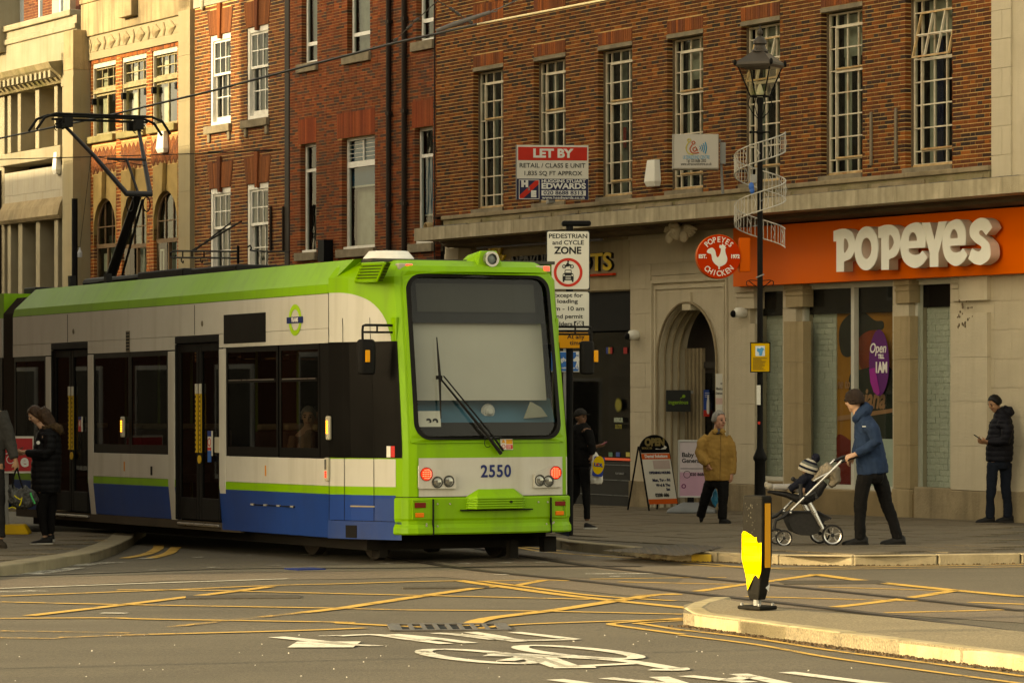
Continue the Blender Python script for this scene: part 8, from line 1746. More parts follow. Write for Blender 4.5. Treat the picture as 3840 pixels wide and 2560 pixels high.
m = MB(); f.limb(m, [(1172, 850, 0, 112, 92), (1170, 900, 0, 116, 95), (1168, 950, 0, 84, 80)]); f.limb(m, [(1110, 880, -.09, 72), (1085, 1000, -.09, 66), (1068, 1130, -.09, 58), (1066, 1260, -.09, 52), (1070, 1435, -.09, 54)]); f.limb(m, [(1230, 880, .09, 76), (1275, 1000, .09, 68), (1312, 1130, .09, 58), (1362, 1270, .09, 50), (1408, 1435, .09, 50)]); f.solid(m, 'trousers', BLK, fold=.011, fsc=12, smooth=3, seed=2)
m = MB(); c, R_, ff, u, sd, el = f.hd; el_m = MB()
o = f.hair('beanie', cloth('beanie_brown', (.030, .020, .016), .2, .8, 90), lo=-.30, cut=.22, sc=1.16)
m = MB(); m.tube([c + (ff * (.9 * math.cos(R(t)) - .02) + sd * .76 * math.sin(R(t)) + u * (.10 + .14 * math.cos(R(t)))) * R_ for t in range(0, 361, 20)], R_ * .10, 7); m.build('beanie_brim', MATS['beanie_brown'], o, O0, smooth=True)
f.shoe('shoe', SHOEB, (1130, 1474), (915, 1474), -.09, 78, .056); f.shoe('shoe', SHOEB, (1468, 1478), (1258, 1478), .09, 78, .056)
m = MB(); q_ = f.J(1082, 455, -.34); m.box(q_.x - .02, q_.x + .02, q_.y, q_.y + .004, q_.z - .004, q_.z + .006); m.build('chest_logo', WP, jk, O0)
# ---- pram
pr = Fig('pram', 'silver framed pram with black basket and beige folded hood pushed along the pavement', 'pram', CA, (600, 1482), Z=MANZ)
PCH = M('pram_silver', (.55, .53, .49), .28, .06, 8, metal=.85); PBK = M('pram_black_plastic', (.016, .016, .017), .5, .2, 9); PFB = cloth('pram_fabric_dark', (.022, .021, .021), .2, .4, 40); PBE = cloth('pram_hood_beige', (.24, .20, .145), .15, .5, 30); TYR = M('tyre_black', (.015, .014, .014), .75)
def ptube(pts, r_, nm, mat, d, par=None, sx=0): m = MB(); m.tube([pr.J(x + sx, y, d) for x, y in pts], [r * pr.k for r in r_] if isinstance(r_, list) else r_ * pr.k, 8); return m.build(nm, mat, par or pr.r, O0)
for d, sx in ((-.16, 0), (.26, -34)):
 ptube([(905, 750), (700, 950), (465, 1178)], 11, 'frame_tube', PCH, d, sx=sx); ptube([(465, 1178), (400, 1235), (335, 1262), (322, 1340), (355, 1352)], [14, 15, 13, 13, 10], 'front_leg', PBK, d, sx=sx)
 ptube([(1045, 712), (975, 728), (930, 748), (895, 760)], [13, 15, 15, 12], 'handle_grip', PBK, d, sx=sx)
 ptube([(625, 1115), (668, 1195), (742, 1340)], [20, 22, 16], 'rear_leg', PCH, d, sx=sx); ptube([(660, 925), (730, 885), (805, 850), (870, 795)], 9, 'hood_bar', PCH, d, sx=sx)
 m = MB(); m.ball(pr.J(462 + sx, 1196, d - .02), .016); m.ball(pr.J(668 + sx, 1195, d - .03), .014); m.build('frame_rivet', PCH, pr.r, O0)
ptube([(1045, 712), (1050, 712)], 14, 'handle_bar', PBK, -.16); m = MB(); m.tube([pr.J(1046, 712, -.16), pr.J(1012, 712, .26)], .016, 8); m.build('handle_bar', PBK, pr.r, O0)
def wheel(x, y, r_, d, nsp):
 c = pr.J(x, y, d); rr_ = r_ * pr.k; m = MB(); m.lathe([(rr_ * .80, -.022), (rr_ * .95, -.022), (rr_, -.01), (rr_, .01), (rr_ * .95, .022), (rr_ * .80, .022), (rr_ * .80, -.022)], c, 28, 'Y'); t = m.build('wheel', TYR, pr.r, O0, smooth=False)
 m = MB(); m.lathe([(rr_ * .70, -.018), (rr_ * .81, -.026), (rr_ * .81, .026), (rr_ * .70, .018), (rr_ * .70, -.018)], c, 28, 'Y'); m.build('rim', PCH, t, O0); m = MB()
 for i in range(nsp): a = R(90 + 360 / nsp * i); dd = Vector((math.cos(a), 0, math.sin(a))); nn = Vector((-math.sin(a), 0, math.cos(a))); m.obox(c + dd * rr_ * .42, dd * rr_ * .33, nn * rr_ * .055, Vector((0, .014, 0)))
 m.build('spokes', PCH, t, O0); m = MB(); m.lathe([(rr_ * .18, -.03), (rr_ * .18, .03)], c, 14, 'Y'); m.build('hub', PBK, t, O0)
wheel(822, 1390, 93, -.17, 5); wheel(742, 1388, 90, .27, 5); wheel(405, 1417, 72, -.17, 3); wheel(362, 1412, 70, .24, 3)
m = MB(); out = [(428, 1200), (500, 1190), (700, 1192), (805, 1245), (790, 1262), (760, 1270), (700, 1375), (640, 1395), (560, 1392), (490, 1360), (455, 1290)]
m.loft([[pr.J(x, y, -.14) for x, y in out], [pr.J(x - 25, y, .22) for x, y in out]]); bk_o = m.build('basket', M('basket_mesh', (.020, .019, .018), .8, .3, 30), pr.r, O0); ptube([(428, 1200), (500, 1188), (700, 1190), (812, 1250)], 9, 'basket_rim', PBK, -.15, bk_o)
m = MB()
m = MB(); pr.limb(m, [(275, 1018, .05, 16, 70), (360, 1032, .05, 20, 75), (450, 1050, .05, 26, 80), (540, 1085, .05, 40, 84), (620, 1100, .05, 42, 84), (700, 1030, .05, 46, 84), (770, 940, .05, 34, 80)]); st_ = pr.solid(m, 'seat', PFB, fold=.004, vox=.011, smooth=3)
m = MB(); pr.limb(m, [(275, 1000, .05, 9, 60), (440, 1015, .05, 9, 66)]); m.build('footrest_pad', PBE, st_, O0, smooth=True)
m = MB(); pr.limb(m, [(660, 925, .05, 26, 80), (740, 870, .05, 54, 88), (800, 840, .05, 74, 88), (850, 850, .05, 62, 88), (860, 930, .05, 46, 84), (815, 975, .05, 28, 70)]); pr.solid(m, 'folded_hood', PBE, fold=.016, fsc=14, vox=.012, smooth=2)
m = MB(); pr.ball(m, 495, 912, .03, 20, 20); pr.limb(m, [(495, 915, .03, 16), (540, 930, .03, 14)]); m.build('bumper_bar', PBK, pr.r, O0, smooth=True); ptube([(548, 950), (555, 1110)], 18, 'seat_hinge', PBK, -.14); ptube([(580, 1070), (670, 1030), (690, 1080)], 16, 'seat_lock', PBK, -.17)
# ---- child
ch = Fig('person', 'small child with a striped bobble hat sitting in the pram, pale legs stretched out', 'person', CA, (600, 1000), Z=MANZ + .05)
m = MB(); ft = ch.head(m, 612, 812, 0, 66, (-.80, .55, -.25), None); ch.limb(m, [(600, 1000, 0, 50), (625, 930, 0, 50), (628, 860, 0, 26)]);
for d in (-.06, .06): ch.limb(m, [(590, 1010, d, 30), (470, 985, d, 24), (310, 978, d, 18)])
ch.limb(m, [(610, 900, -.1, 20), (540, 960, -.12, 17), (480, 1010, -.1, 13)]); bd = ch.solid(m, 'body', SKIN['pale'], vox=.009, smooth=2); ft(bd)
m = MB(); ch.limb(m, [(610, 1030, 0, 70, 66), (625, 950, 0, 82, 70), (640, 880, 0, 62, 62), (635, 845, 0, 34, 40)]); ch.limb(m, [(600, 890, -.08, 42), (540, 945, -.12, 38), (455, 1000, -.1, 30)]); ch.limb(m, [(560, 950, -.03, 55), (470, 1010, -.02, 38)]); ch.solid(m, 'coat', cloth('child_coat_navy', (.010, .011, .018), .2), fold=.008, fsc=20, smooth=3)
m = MB()
for d in (-.06, .06): ch.limb(m, [(560, 1000, d, 36), (470, 978, d, 30), (310, 975, d, 25)])
ch.solid(m, 'leggings', cloth('leggings_grey', (.30, .29, .28), .1), fold=.004, vox=.009, smooth=2)
for d in (-.06, .06): m = MB(); ch.limb(m, [(310, 975, d, 24), (280, 972, d, 28), (256, 975, d, 22)]); ch.ball(m, 262, 962, d, 14, 30); m.build('shoe', cloth('child_shoe', (.30, .27, .22), .1), ch.r, O0, smooth=True)
c, R_, ff, u, sd, el = ch.hd; hv = Vector((.36, -.1, 1)).normalized(); e1 = Vector((0, 1, 0)); e2 = hv.cross(e1).normalized(); e1 = e2.cross(hv); hc = ch.J(632, 800, -.0); HATK, HATW, HATG = cloth('hat_navy', (.010, .011, .020)), cloth('hat_cream', (.48, .44, .36)), cloth('hat_grey', (.11, .12, .11))
prof = [(.96, -.62), (1.02, -.36), (1.0, -.12), (.93, .12), (.80, .36), (.60, .58), (.34, .74), (.05, .80)]; bands = [HATW, HATK, HATW, HATG, HATK, HATW, HATK]; rad = 84 * ch.k; hat = None
for i in range(7):
 m = MB(); rings = []
 for (r_, z) in (prof[i], prof[i + 1]): rings.append([hc + (e1 * r_ * math.cos(2 * math.pi * j / 20) + e2 * r_ * math.sin(2 * math.pi * j / 20) + hv * z) * rad for j in range(20)])
 m.loft(rings, caps=False); o = m.build('hat' if not hat else 'hat_band', bands[i], hat or ch.r, O0, smooth=True); hat = hat or o
m = MB(); pc = ch.J(690, 730, 0); m.ball(pc, 38 * ch.k, 16, 10); o = m.build('bobble', HATK, hat, O0, smooth=True)
for v in o.data.vertices: v.co += (v.co - pc).normalized() * .012 * noise.noise(v.co * 90)
# ---- man with a phone against the wall
CB = (3400, 1440, 2.8)
f = Fig('person', 'person in a dark padded jacket and jeans looking at a phone by the stone wall', 'person', CB, (990, 1448))
m = MB(); ft = f.head(m, 925, 205, 0, 88, (-.80, -.42, -.38), None); f.limb(m, [(1000, 350, 0, 48), (965, 280, .02, 44), (945, 250, .02, 42)]); f.limb(m, [(985, 790, 0, 70), (990, 560, 0, 80), (1000, 370, 0, 70)]); f.limb(m, [(920, 800, -.05, 46), (886, 1070, -.06, 38), (866, 1370, -.06, 26)]); f.limb(m, [(1040, 800, .05, 46), (1045, 1070, .05, 38), (1055, 1370, .05, 26)]); f.limb(m, [(940, 790, 0, 50), (1030, 790, 0, 50)])
f.limb(m, [(1000, 420, -.18, 34), (1005, 590, -.2, 30), (870, 605, -.14, 22), (845, 602, -.13, 20)]); f.bar(m, 980, 420, -.19, .17, 32); f.hand(m, 800, 598, -.12, (-.9, 0, .15), (0, .5, .9), 1.0, .75); f.limb(m, [(940, 420, .16, 34), (910, 590, .16, 30), (850, 600, .0, 22)]); f.hand(m, 795, 610, -.04, (-.9, -.1, .1), (0, -.5, .9), 1.0, .8)
bd = f.solid(m, 'body', SKIN['tan'], vox=.0085, smooth=2); ft(bd)
PUF = cloth('puffer_navy', (.0065, .0065, .010), .25, .3, 60, .6)
m = MB(); f.limb(m, [(972, 815, 0, 138, 108), (975, 700, 0, 146, 112), (985, 560, 0, 142, 112), (995, 440, 0, 128, 108), (1000, 350, 0, 98, 96), (985, 285, .02, 66, 72), (965, 255, .02, 50, 56)], n=14); f.limb(m, [(1010, 385, -.18, 62), (1030, 490, -.23, 62), (1010, 590, -.23, 56), (930, 605, -.19, 48), (845, 605, -.14, 36)]); f.limb(m, [(940, 400, .16, 56), (920, 580, .2, 52), (850, 600, .02, 36)]); jk = f.solid(m, 'jacket', PUF, fold=.006, puff=(.075, .012), smooth=3)
m = MB(); f.limb(m, [(1010, 255, .02, 40, 70), (1065, 285, .03, 66, 82), (1105, 335, .03, 44, 70)]); f.solid(m, 'hood', PUF, jk, fold=.012, fsc=14)
m = MB(); f.limb(m, [(970, 790, 0, 118, 90), (975, 840, 0, 122, 92), (975, 890, 0, 90, 80)]); f.limb(m, [(910, 830, -.05, 70), (890, 960, -.06, 60), (884, 1080, -.06, 55), (870, 1220, -.06, 46), (868, 1408, -.06, 50)]); f.limb(m, [(1040, 830, .05, 72), (1045, 960, .05, 62), (1045, 1080, .05, 55), (1060, 1230, .05, 48), (1066, 1406, .05, 52)]); f.solid(m, 'jeans', DKBLUE, fold=.011, fsc=13, smooth=3)
f.hair('hair', M('hair_black', (.006, .0045, .004), .5, .3, 40), lo=-.2, cut=.62, sc=1.08); f.shoe('shoe', SHOEB, (915, 1450), (722, 1452), -.06, 80, .052, SOLEK); f.shoe('shoe', SHOEB, (1122, 1444), (938, 1447), .05, 80, .052, SOLEK)
ph = MB(); a, b = f.J(692, 528, -.13), f.J(768, 578, -.13); dd = (b - a).normalized(); ph.obox((a + b) / 2, dd * (b - a).length / 2, dd.cross(Vector((0, 1, 0))).normalized() * .005, Vector((0, .036, 0))); o = ph.build('phone', M('phone_black', (.01, .01, .01), .3), None, O0); o.matrix_world = Matrix.Translation(f.base); tag(o, 'dark mobile phone held by the person against the stone wall', 'phone')
# ---- old man in tan coat
CC = (2240, 1440, 2.75)
f = Fig('person', 'grey haired person in a tan coat walking with hands in pockets before the doorway', 'person', CC, (1200, 1432))
TAN = cloth('coat_tan', (.27, .155, .045), .14, .5, 26)
m = MB(); ft = f.head(m, 1255, 372, -.02, 95, (.62, -.76, -.10), None); f.limb(m, [(1235, 520, 0, 50), (1245, 450, 0, 42), (1250, 420, 0, 42)]); f.limb(m, [(1235, 960, 0, 70), (1230, 700, 0, 85), (1235, 520, 0, 70)]); f.limb(m, [(1165, 980, .04, 48), (1112, 1200, .1, 38), (1075, 1350, .2, 26)]); f.limb(m, [(1285, 980, -.04, 48), (1290, 1200, -.06, 38), (1285, 1380, -.05, 26)]); f.limb(m, [(1180, 960, 0, 50), (1280, 960, 0, 50)])
f.limb(m, [(1200, 560, -.0, 36), (1095, 590, -.02, 36), (1050, 700, -.04, 32), (1110, 800, -.12, 24)]); f.limb(m, [(1260, 560, 0, 36), (1350, 590, 0, 34), (1392, 720, .02, 32), (1388, 900, -.02, 22), (1386, 930, -.02, 20)]); f.bar(m, 1235, 560, -.05, .05, 40); f.hand(m, 1130, 830, -.12, (.3, -.1, -.9), (.7, .5, 0), 1.0, .7); f.hand(m, 1380, 950, -.02, (-.1, 0, -1), (-.6, .5, 0), 1.0, .6)
bd = f.solid(m, 'body', SKIN['ruddy'], vox=.0088, smooth=2); ft(bd)
m = MB(); f.limb(m, [(1238, 992, 0, 136, 108), (1236, 850, 0, 142, 112), (1232, 720, 0, 146, 112), (1232, 620, 0, 132, 106), (1234, 540, 0, 106, 92), (1240, 470, 0, 58, 60)], n=14); f.limb(m, [(1140, 540, -.02, 50), (1078, 610, -.03, 56), (1052, 700, -.05, 54), (1090, 780, -.12, 50), (1135, 825, -.14, 40)]); f.limb(m, [(1330, 540, 0, 50), (1378, 630, 0, 50), (1394, 760, .02, 48), (1388, 925, -.02, 40)]); jk = f.solid(m, 'coat', TAN, fold=.015, fsc=10, smooth=3, seed=4)
m = MB(); f.limb(m, [(1195, 470, -.1, 34, 12), (1225, 500, -.13, 26, 10)]); f.limb(m, [(1300, 470, -.1, 30, 12), (1270, 505, -.13, 24, 10)]); m.build('collar', TAN, jk, O0, smooth=True); m = MB(); m.tube([f.J(1262, 520, -.21), f.J(1262, 700, -.235), f.J(1255, 980, -.22)], .007, 5); m.build('zip_flap', cloth('coat_seam', (.17, .095, .03)), jk, O0)
m = MB(); f.limb(m, [(1232, 470, -.08, 32, 20), (1250, 510, -.11, 26, 18)]); m.build('shirt', cloth('shirt_grey', (.06, .06, .07)), f.r, O0, smooth=True)
m = MB(); f.limb(m, [(1232, 960, 0, 112, 88), (1232, 1020, 0, 112, 88), (1232, 1070, 0, 80, 74)]); f.limb(m, [(1175, 1000, .04, 68), (1125, 1150, .09, 56), (1105, 1220, .12, 50), (1072, 1372, .2, 46)]); f.limb(m, [(1290, 1000, -.04, 68), (1296, 1150, -.06, 56), (1290, 1230, -.06, 50), (1285, 1388, -.05, 50)]); f.solid(m, 'trousers', BLK, fold=.009, fsc=13, smooth=3)
f.hair('hair', M('hair_grey', (.20, .185, .165), .6, .2, 40, .4, 80), lo=-.25, cut=.72, sc=1.05); f.shoe('shoe', SHOEB, (1060, 1345), (1075, 1425), .22, 60, .052); f.shoe('shoe', SHOEB, (1255, 1430), (1372, 1432), -.05, 80, .054)
bg_ = Fig('carrier_bag', 'bright blue plastic bag hanging behind the legs of the person in tan', 'bag', CC, (1210, 1260), Z=f.Z + .15); m = MB(); bg_.limb(m, [(1218, 1080, 0, 8, 10), (1215, 1110, 0, 22, 26), (1208, 1180, 0, 36, 40), (1212, 1235, 0, 26, 34), (1222, 1262, 0, 10, 16)]); bg_.solid(m, 'bag', M('bag_blue', (.015, .22, .40), .35, .1, 8), fold=.014, fsc=24, smooth=1)
# ---- person in black with a carrier bag
CD = (2080, 1460, 1.63)
f = Fig('person', 'person in black with a peaked cap walking behind the tram holding a phone', 'person', CD, (205, 850))
m = MB(); ft = f.head(m, 160, 170, 0, 48, (.72, -.62, .02), None); f.limb(m, [(150, 250, 0, 26), (155, 205, 0, 22)]); f.limb(m, [(155, 470, 0, 45), (155, 330, 0, 48), (150, 240, 0, 40)]); f.limb(m, [(172, 485, -.05, 22), (190, 620, -.06, 24), (198, 800, -.05, 15)]); f.limb(m, [(140, 485, .06, 22), (125, 630, .08, 24), (62, 780, .1, 15)]); f.limb(m, [(140, 470, 0, 26), (175, 470, 0, 26)]); f.limb(m, [(200, 240, -.14, 20), (215, 340, -.17, 18), (225, 400, -.16, 13)]); f.limb(m, [(110, 245, .1, 20), (180, 350, -.1, 18), (255, 350, -.14, 13)])
f.bar(m, 178, 255, -.13, .09, 18); f.limb(m, [(178, 255, -.13, 18), (205, 250, -.14, 18)]); f.hand(m, 228, 415, -.16, (.1, 0, -1), (-.5, .6, 0), .9, .85); f.hand(m, 275, 342, -.14, (.95, 0, .2), (0, .5, .9), .9, .7); bd = f.solid(m, 'body', SKIN['brown'], vox=.0088, smooth=2); ft(bd)
m = MB(); f.limb(m, [(162, 470, 0, 62, 50), (166, 400, 0, 66, 54), (168, 310, 0, 74, 56), (162, 240, 0, 64, 50), (155, 208, 0, 36, 36)], n=14); f.limb(m, [(205, 245, -.13, 30), (222, 330, -.17, 28), (228, 395, -.16, 20)]); f.limb(m, [(115, 245, .1, 28), (180, 350, -.1, 26), (255, 350, -.14, 18)]); f.solid(m, 'jacket', BLK, fold=.012, fsc=12, smooth=3)
m = MB(); f.limb(m, [(160, 455, 0, 52, 44), (160, 490, 0, 52, 44)]); f.limb(m, [(178, 480, -.05, 36), (192, 620, -.06, 28), (198, 790, -.05, 19)]); f.limb(m, [(145, 480, .06, 36), (128, 630, .08, 28), (66, 770, .1, 18)]); f.solid(m, 'trousers', BLK, fold=.007, fsc=14, smooth=3)
cp = f.hair('cap', cloth('cap_black', (.022, .020, .018)), lo=.1, cut=.34, sc=1.13); c, R_, ff, u, sd, el = f.hd; m = MB(); m.loft([[c + u * R_ * .40 + ff * R_ * .7 + sd * R_ * q_ for q_ in (-.6, 0, .6)], [c + u * R_ * .33 + ff * R_ * 1.45 + sd * R_ * q_ for q_ in (-.4, 0, .4)]], False, False); m.build('cap_peak', MATS['cap_black'], cp, O0)
f.shoe('shoe', SHOEB, (180, 848), (258, 848), -.05, 36, .046, SOLEW); f.shoe('shoe', SHOEB, (30, 800), (92, 830), .1, 34, .046, SOLEW); ph = MB(); a, b = f.J(285, 335, -.15), f.J(318, 318, -.15); ph.obox((a + b) / 2, (b - a) / 2, Vector((0, 0, .005)), Vector((0, .034, 0))); o = ph.build('phone', M('phone_pink', (.35, .08, .15), .4), None, O0); o.matrix_world = Matrix.Translation(f.base); tag(o, 'pale pink edged phone held out by the person in black', 'phone')
bg_ = Fig('carrier_bag', 'white carrier bag with a yellow and blue print carried beside the tram', 'bag', CD, (255, 580), Z=f.Z - .16); m = MB(); bg_.limb(m, [(240, 385, 0, 14, 8), (250, 410, 0, 26, 12), (254, 480, 0, 34, 18), (258, 550, 0, 40, 20), (256, 578, 0, 36, 14)]); bo = bg_.solid(m, 'bag', M('bag_white', (.60, .58, .52), .5, .06, 6), fold=.012, fsc=18, smooth=1)
q_ = bg_.J(262, 460, -.075); tl = Matrix.Rotation(R(8), 4, 'Y'); shape([rrect(-.07, .07, -.13, .13, .02)], .003, 'blue_print', M('print_blue', (.012, .04, .25), .5), bo, at=tuple(q_ + Vector((.01, 0, -.02))), rot=tl, org=O0); shape([circ(0, 0, .075, .12)], .003, 'yellow_disc', M('print_yellow', (.65, .42, .01), .5), bo, at=tuple(q_ + Vector((.01, -.004, 0))), rot=tl, org=O0); lettering('LiDL', .06, tuple(q_ + Vector((.01, -.010, 0))), MATS['print_blue'], bo, 'bag_lettering', .001, .004, org=O0, rot=tl); shape([circ(0, 0, .014)], .002, 'red_dot', RDP, bo, at=tuple(q_ + Vector((-.005, -.011, .008))), org=O0)
# ---- woman at the left edge
CE = (0, 1460, 1.4446)
f = Fig('person', 'long haired person in a black padded coat with a fur hood', 'person', CE, (230, 836))
m = MB(); ft = f.head(m, 192, 138, 0, 47, (-.80, -.28, -.52), None); f.limb(m, [(250, 220, 0, 26), (215, 180, 0, 22)]); f.limb(m, [(250, 540, 0, 46), (255, 350, 0, 50), (255, 230, 0, 40)]); f.limb(m, [(232, 540, -.05, 28), (228, 680, -.05, 22), (248, 800, -.05, 13)]); f.limb(m, [(272, 540, .05, 28), (270, 680, .05, 22), (270, 790, .05, 13)]); f.limb(m, [(235, 545, 0, 44), (270, 545, 0, 44)]); f.limb(m, [(270, 250, -.14, 20), (258, 345, -.16, 18), (150, 340, -.1, 12)]); f.limb(m, [(230, 250, .14, 20), (210, 345, .14, 18), (145, 345, .0, 12)])
f.bar(m, 255, 255, -.15, .15, 20); f.hand(m, 122, 338, -.1, (-.9, 0, -.15), (0, .4, .9), .85, .75); f.hand(m, 122, 346, -.02, (-.9, -.1, -.1), (0, -.5, .9), .85, .8); bd = f.solid(m, 'body', SKIN['pale'], vox=.0088, smooth=2); ft(bd)
PUB = cloth('puffer_black', (.006, .006, .007), .25, .3, 60, .6)
m = MB(); f.limb(m, [(248, 555, 0, 80, 62), (250, 450, 0, 84, 64), (255, 330, 0, 80, 62), (262, 250, 0, 66, 56), (260, 210, 0, 44, 44)], n=14); f.limb(m, [(275, 245, -.13, 34), (282, 320, -.16, 34), (250, 350, -.17, 32), (150, 342, -.1, 20)]); f.limb(m, [(230, 245, .13, 32), (215, 340, .14, 30), (150, 346, .0, 20)]); jk = f.solid(m, 'coat', PUB, fold=.005, puff=(.07, .011), smooth=3)
m = MB(); f.limb(m, [(235, 215, -.02, 16, 34), (275, 195, 0, 30, 46), (325, 215, 0, 24, 40), (340, 240, 0, 12, 20)]); o = f.solid(m, 'fur_hood', M('fur_brown', (.075, .045, .022), .9, .4, 30, 1, 90), jk, fold=.02, fsc=30, smooth=1)
HB_ = M('hair_brown', (.040, .020, .010), .5, .35, 30, .6, 70); f.hair('hair', HB_, lo=-.5, cut=.6, sc=1.10); m = MB(); f.limb(m, [(215, 110, 0, 36, 40), (245, 145, 0, 40, 42), (272, 185, -.01, 34, 40), (300, 215, -.02, 22, 30), (318, 232, -.02, 8, 14)]); f.solid(m, 'loose_hair', HB_, fold=.012, fsc=30, smooth=2)
m = MB(); f.limb(m, [(248, 535, 0, 56, 48), (250, 570, 0, 56, 48)]); f.limb(m, [(236, 560, -.05, 38), (228, 650, -.05, 30), (234, 720, -.05, 24), (248, 790, -.05, 18)]); f.limb(m, [(272, 560, .05, 36), (272, 660, .05, 28), (272, 785, .05, 18)]); f.solid(m, 'leggings', BLK, fold=.005, fsc=14, smooth=3)
f.shoe('trainer', SHOEB, (285, 836), (168, 838), -.05, 40, .045, SOLEW); f.shoe('trainer', SHOEB, (290, 818), (215, 820), .06, 38, .045, SOLEW); m = MB(); q_ = f.J(228, 285, -.36); m.lathe([(.022, 0), (.022, -.006)], (q_.x, q_.y + .02, q_.z), 12, 'Y'); m.build('coat_badge', WP, jk, O0)
ph = MB(); a, b = f.J(98, 322, -.08), f.J(128, 322, -.08); ph.obox((a + b) / 2, Vector((.038, 0, .02)), Vector((0, 0, .005)), Vector((0, .03, 0))); o = ph.build('phone', M('phone_grey', (.04, .045, .04), .3), None, O0); o.matrix_world = Matrix.Translation(f.base); tag(o, 'dark phone held low by the long haired person', 'phone')
# ---- person cut by the left edge, with a holdall
f = Fig('person', 'person in a grey jacket cut off by the left edge carrying a patterned bag', 'person', CE, (5, 858))
m = MB(); ft = f.head(m, -60, 20, 0, 50, (.3, -.9, 0), None); f.limb(m, [(-55, 110, 0, 28), (-58, 60, 0, 24)]); f.limb(m, [(-45, 400, 0, 55), (-50, 250, 0, 58), (-55, 110, 0, 46)]); f.limb(m, [(-10, 400, -.05, 32), (0, 620, -.05, 26), (8, 810, -.05, 16)]); f.limb(m, [(-75, 400, .05, 32), (-80, 620, .05, 26), (-90, 810, .05, 16)]); f.limb(m, [(-60, 400, 0, 30), (-20, 400, 0, 30)]); f.limb(m, [(10, 130, -.02, 28), (45, 260, -.05, 24), (82, 370, -.08, 16)]); f.limb(m, [(-120, 130, 0, 28), (-140, 260, 0, 24), (-140, 380, 0, 16)])
f.limb(m, [(-55, 150, 0, 30), (10, 140, -.02, 28)]); f.limb(m, [(-55, 150, 0, 30), (-120, 140, 0, 28)]); f.hand(m, 93, 402, -.08, (.2, 0, -1), (-.6, .4, 0), 1.0, .9); f.hand(m, -140, 410, 0, (0, 0, -1), (.6, .4, 0), 1.0, .6); bd = f.solid(m, 'body', SKIN['tan'], vox=.009, smooth=2); ft(bd)
m = MB(); f.limb(m, [(-45, 430, 0, 74, 60), (-48, 300, 0, 80, 62), (-50, 180, 0, 84, 62), (-54, 105, 0, 56, 50)], n=14); f.limb(m, [(0, 125, -.02, 44), (40, 230, -.05, 42), (66, 310, -.06, 34), (84, 372, -.08, 24)]); f.limb(m, [(-110, 125, 0, 44), (-140, 260, 0, 40), (-140, 380, 0, 26)]); f.solid(m, 'jacket', cloth('jacket_grey', (.042, .040, .036)), fold=.012, fsc=12, smooth=3)
m = MB(); f.limb(m, [(-42, 400, 0, 62, 52), (-42, 440, 0, 62, 52)]); f.limb(m, [(-12, 430, -.05, 42), (0, 620, -.05, 32), (10, 800, -.05, 24)]); f.limb(m, [(-75, 430, .05, 42), (-82, 620, .05, 32), (-90, 800, .05, 24)]); f.solid(m, 'trousers', cloth('trousers_dark', (.020, .018, .017)), fold=.008, fsc=14, smooth=3)
f.hair('hair', MATS['hair_black'], lo=-.3, cut=.6); f.shoe('boot', M('boot_brown', (.035, .026, .018), .7, .3, 9), (-15, 855), (40, 858), -.05, 62, .05); f.shoe('boot', MATS['boot_brown'], (-110, 858), (-60, 860), .05, 60, .05)
bg_ = Fig('holdall', 'crumpled black and grey bag with yellow and green straps hanging from a hand', 'bag', CE, (120, 655), Z=f.Z - .08); m = MB(); bg_.limb(m, [(60, 520, 0, 12, 30), (75, 575, 0, 46, 50), (120, 585, 0, 70, 60), (165, 600, 0, 52, 54), (200, 610, 0, 16, 30)]); bo = bg_.solid(m, 'bag_body', M('bag_black_grey', (.05, .05, .047), .6, .7, 9, .6, 40), fold=.03, fsc=16, smooth=2)
m = MB();
for xs_ in ((70, 520), (130, 520)): m.tube([bg_.J(92, 420, 0), bg_.J((92 + xs_[0]) / 2 - 4, 470, -.05), bg_.J(xs_[0], xs_[1] + 20, -.05)], .011, 6)
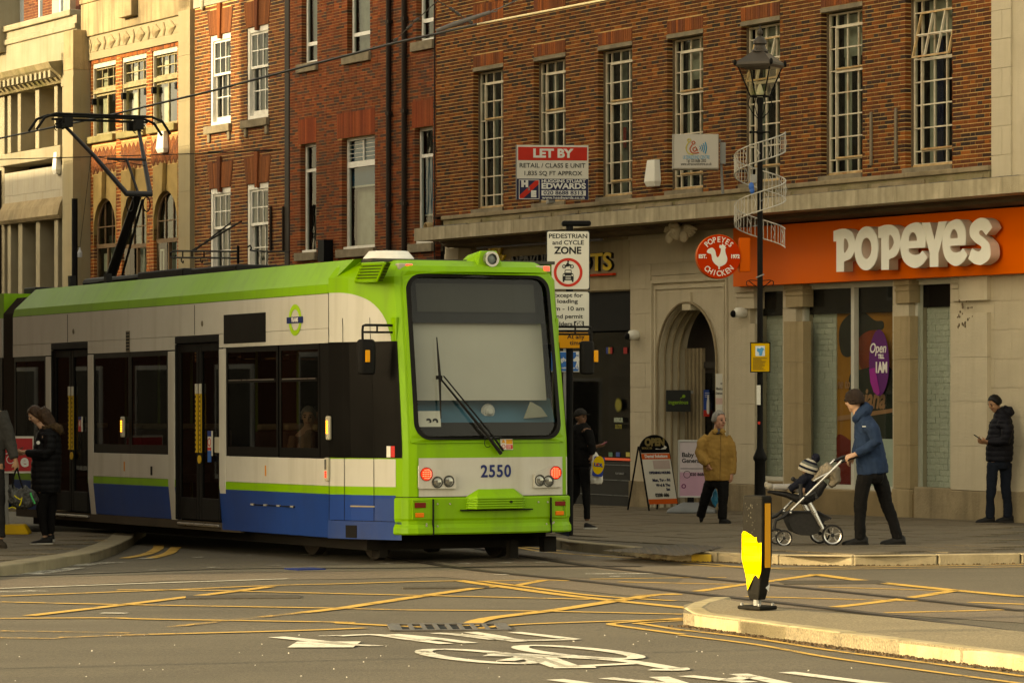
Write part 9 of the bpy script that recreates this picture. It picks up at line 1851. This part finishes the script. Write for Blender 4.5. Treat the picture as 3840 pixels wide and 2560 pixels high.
m.build('bag_handles', BLK, bo, O0); CY, CG = M('cord_yellow', (.45, .38, .02), .6), M('cord_green', (.02, .28, .08), .6)
m = MB(); m.tube([bg_.J(*p, -.20) for p in ((90, 570), (105, 582), (122, 592), (132, 580), (126, 610), (118, 625))], .007, 5); m.tube([bg_.J(*p, -.2) for p in ((58, 640), (80, 632), (100, 640))], .006, 5); m.build('yellow_cord', CY, bo, O0); m = MB(); m.tube([bg_.J(*p, -.17) for p in ((176, 555), (182, 575), (190, 595), (200, 615))], .011, 5); m.build('green_strap', CG, bo, O0)
# ---- passengers seen through the tram windows
def passenger(y, x, lab, hairm, coat, skin, bald=False):
 o = root('person', lab, 'person', TM, (x, y, .86), 'passengers sitting in the tram'); g = Fig.__new__(Fig); g.r = o; g.k = 1; g.base = Vector(); g.Z = 1; g.J = lambda a, b, d=0.0: Vector((a, d, b)); m = MB(); ft = Fig.head(g, m, 0, .72, 0, .12, (-.5, -.85, -.1), None)
 m.tube([(0, 0, 0), (0, 0, .3), (0, 0, .52), (0, -.01, .62)], [(.13, .16), (.12, .17), (.11, .16), (.05, .06)], 10); b = Fig.solid(g, m, 'body', skin, vox=.012, smooth=2); ft(b); m = MB(); m.tube([(0, 0, -.02), (0, 0, .3), (0, 0, .5), (0, 0, .58)], [(.16, .2), (.16, .21), (.14, .2), (.07, .09)], 12, up=(0, 1, 0))
 for s_ in (-1, 1): m.tube([(s_ * .19, 0, .5), (s_ * .25, -.05, .25), (s_ * .16, -.25, .12)], [.06, .055, .04], 8)
 Fig.solid(g, m, 'coat', coat, vox=.014, fold=.01, fsc=12); Fig.hair(g, 'hair', hairm, lo=-.2)
passenger(2.66, -.95, 'bald passenger in pale clothes behind the middle tram window', MATS['hair_grey'], cloth('coat_pale_brown', (.20, .13, .09)), SKIN['pale']); passenger(3.3, -.55, 'passenger with bushy dark hair behind the tram window next to the doors', MATS['hair_black'], BLK, SKIN['brown']); passenger(1.85, -.9, 'passenger with dark hair behind the foremost tram side window', MATS['hair_black'], cloth('coat_russet', (.12, .04, .02)), SKIN['tan'])
bpy.data.scenes.remove(TMP)
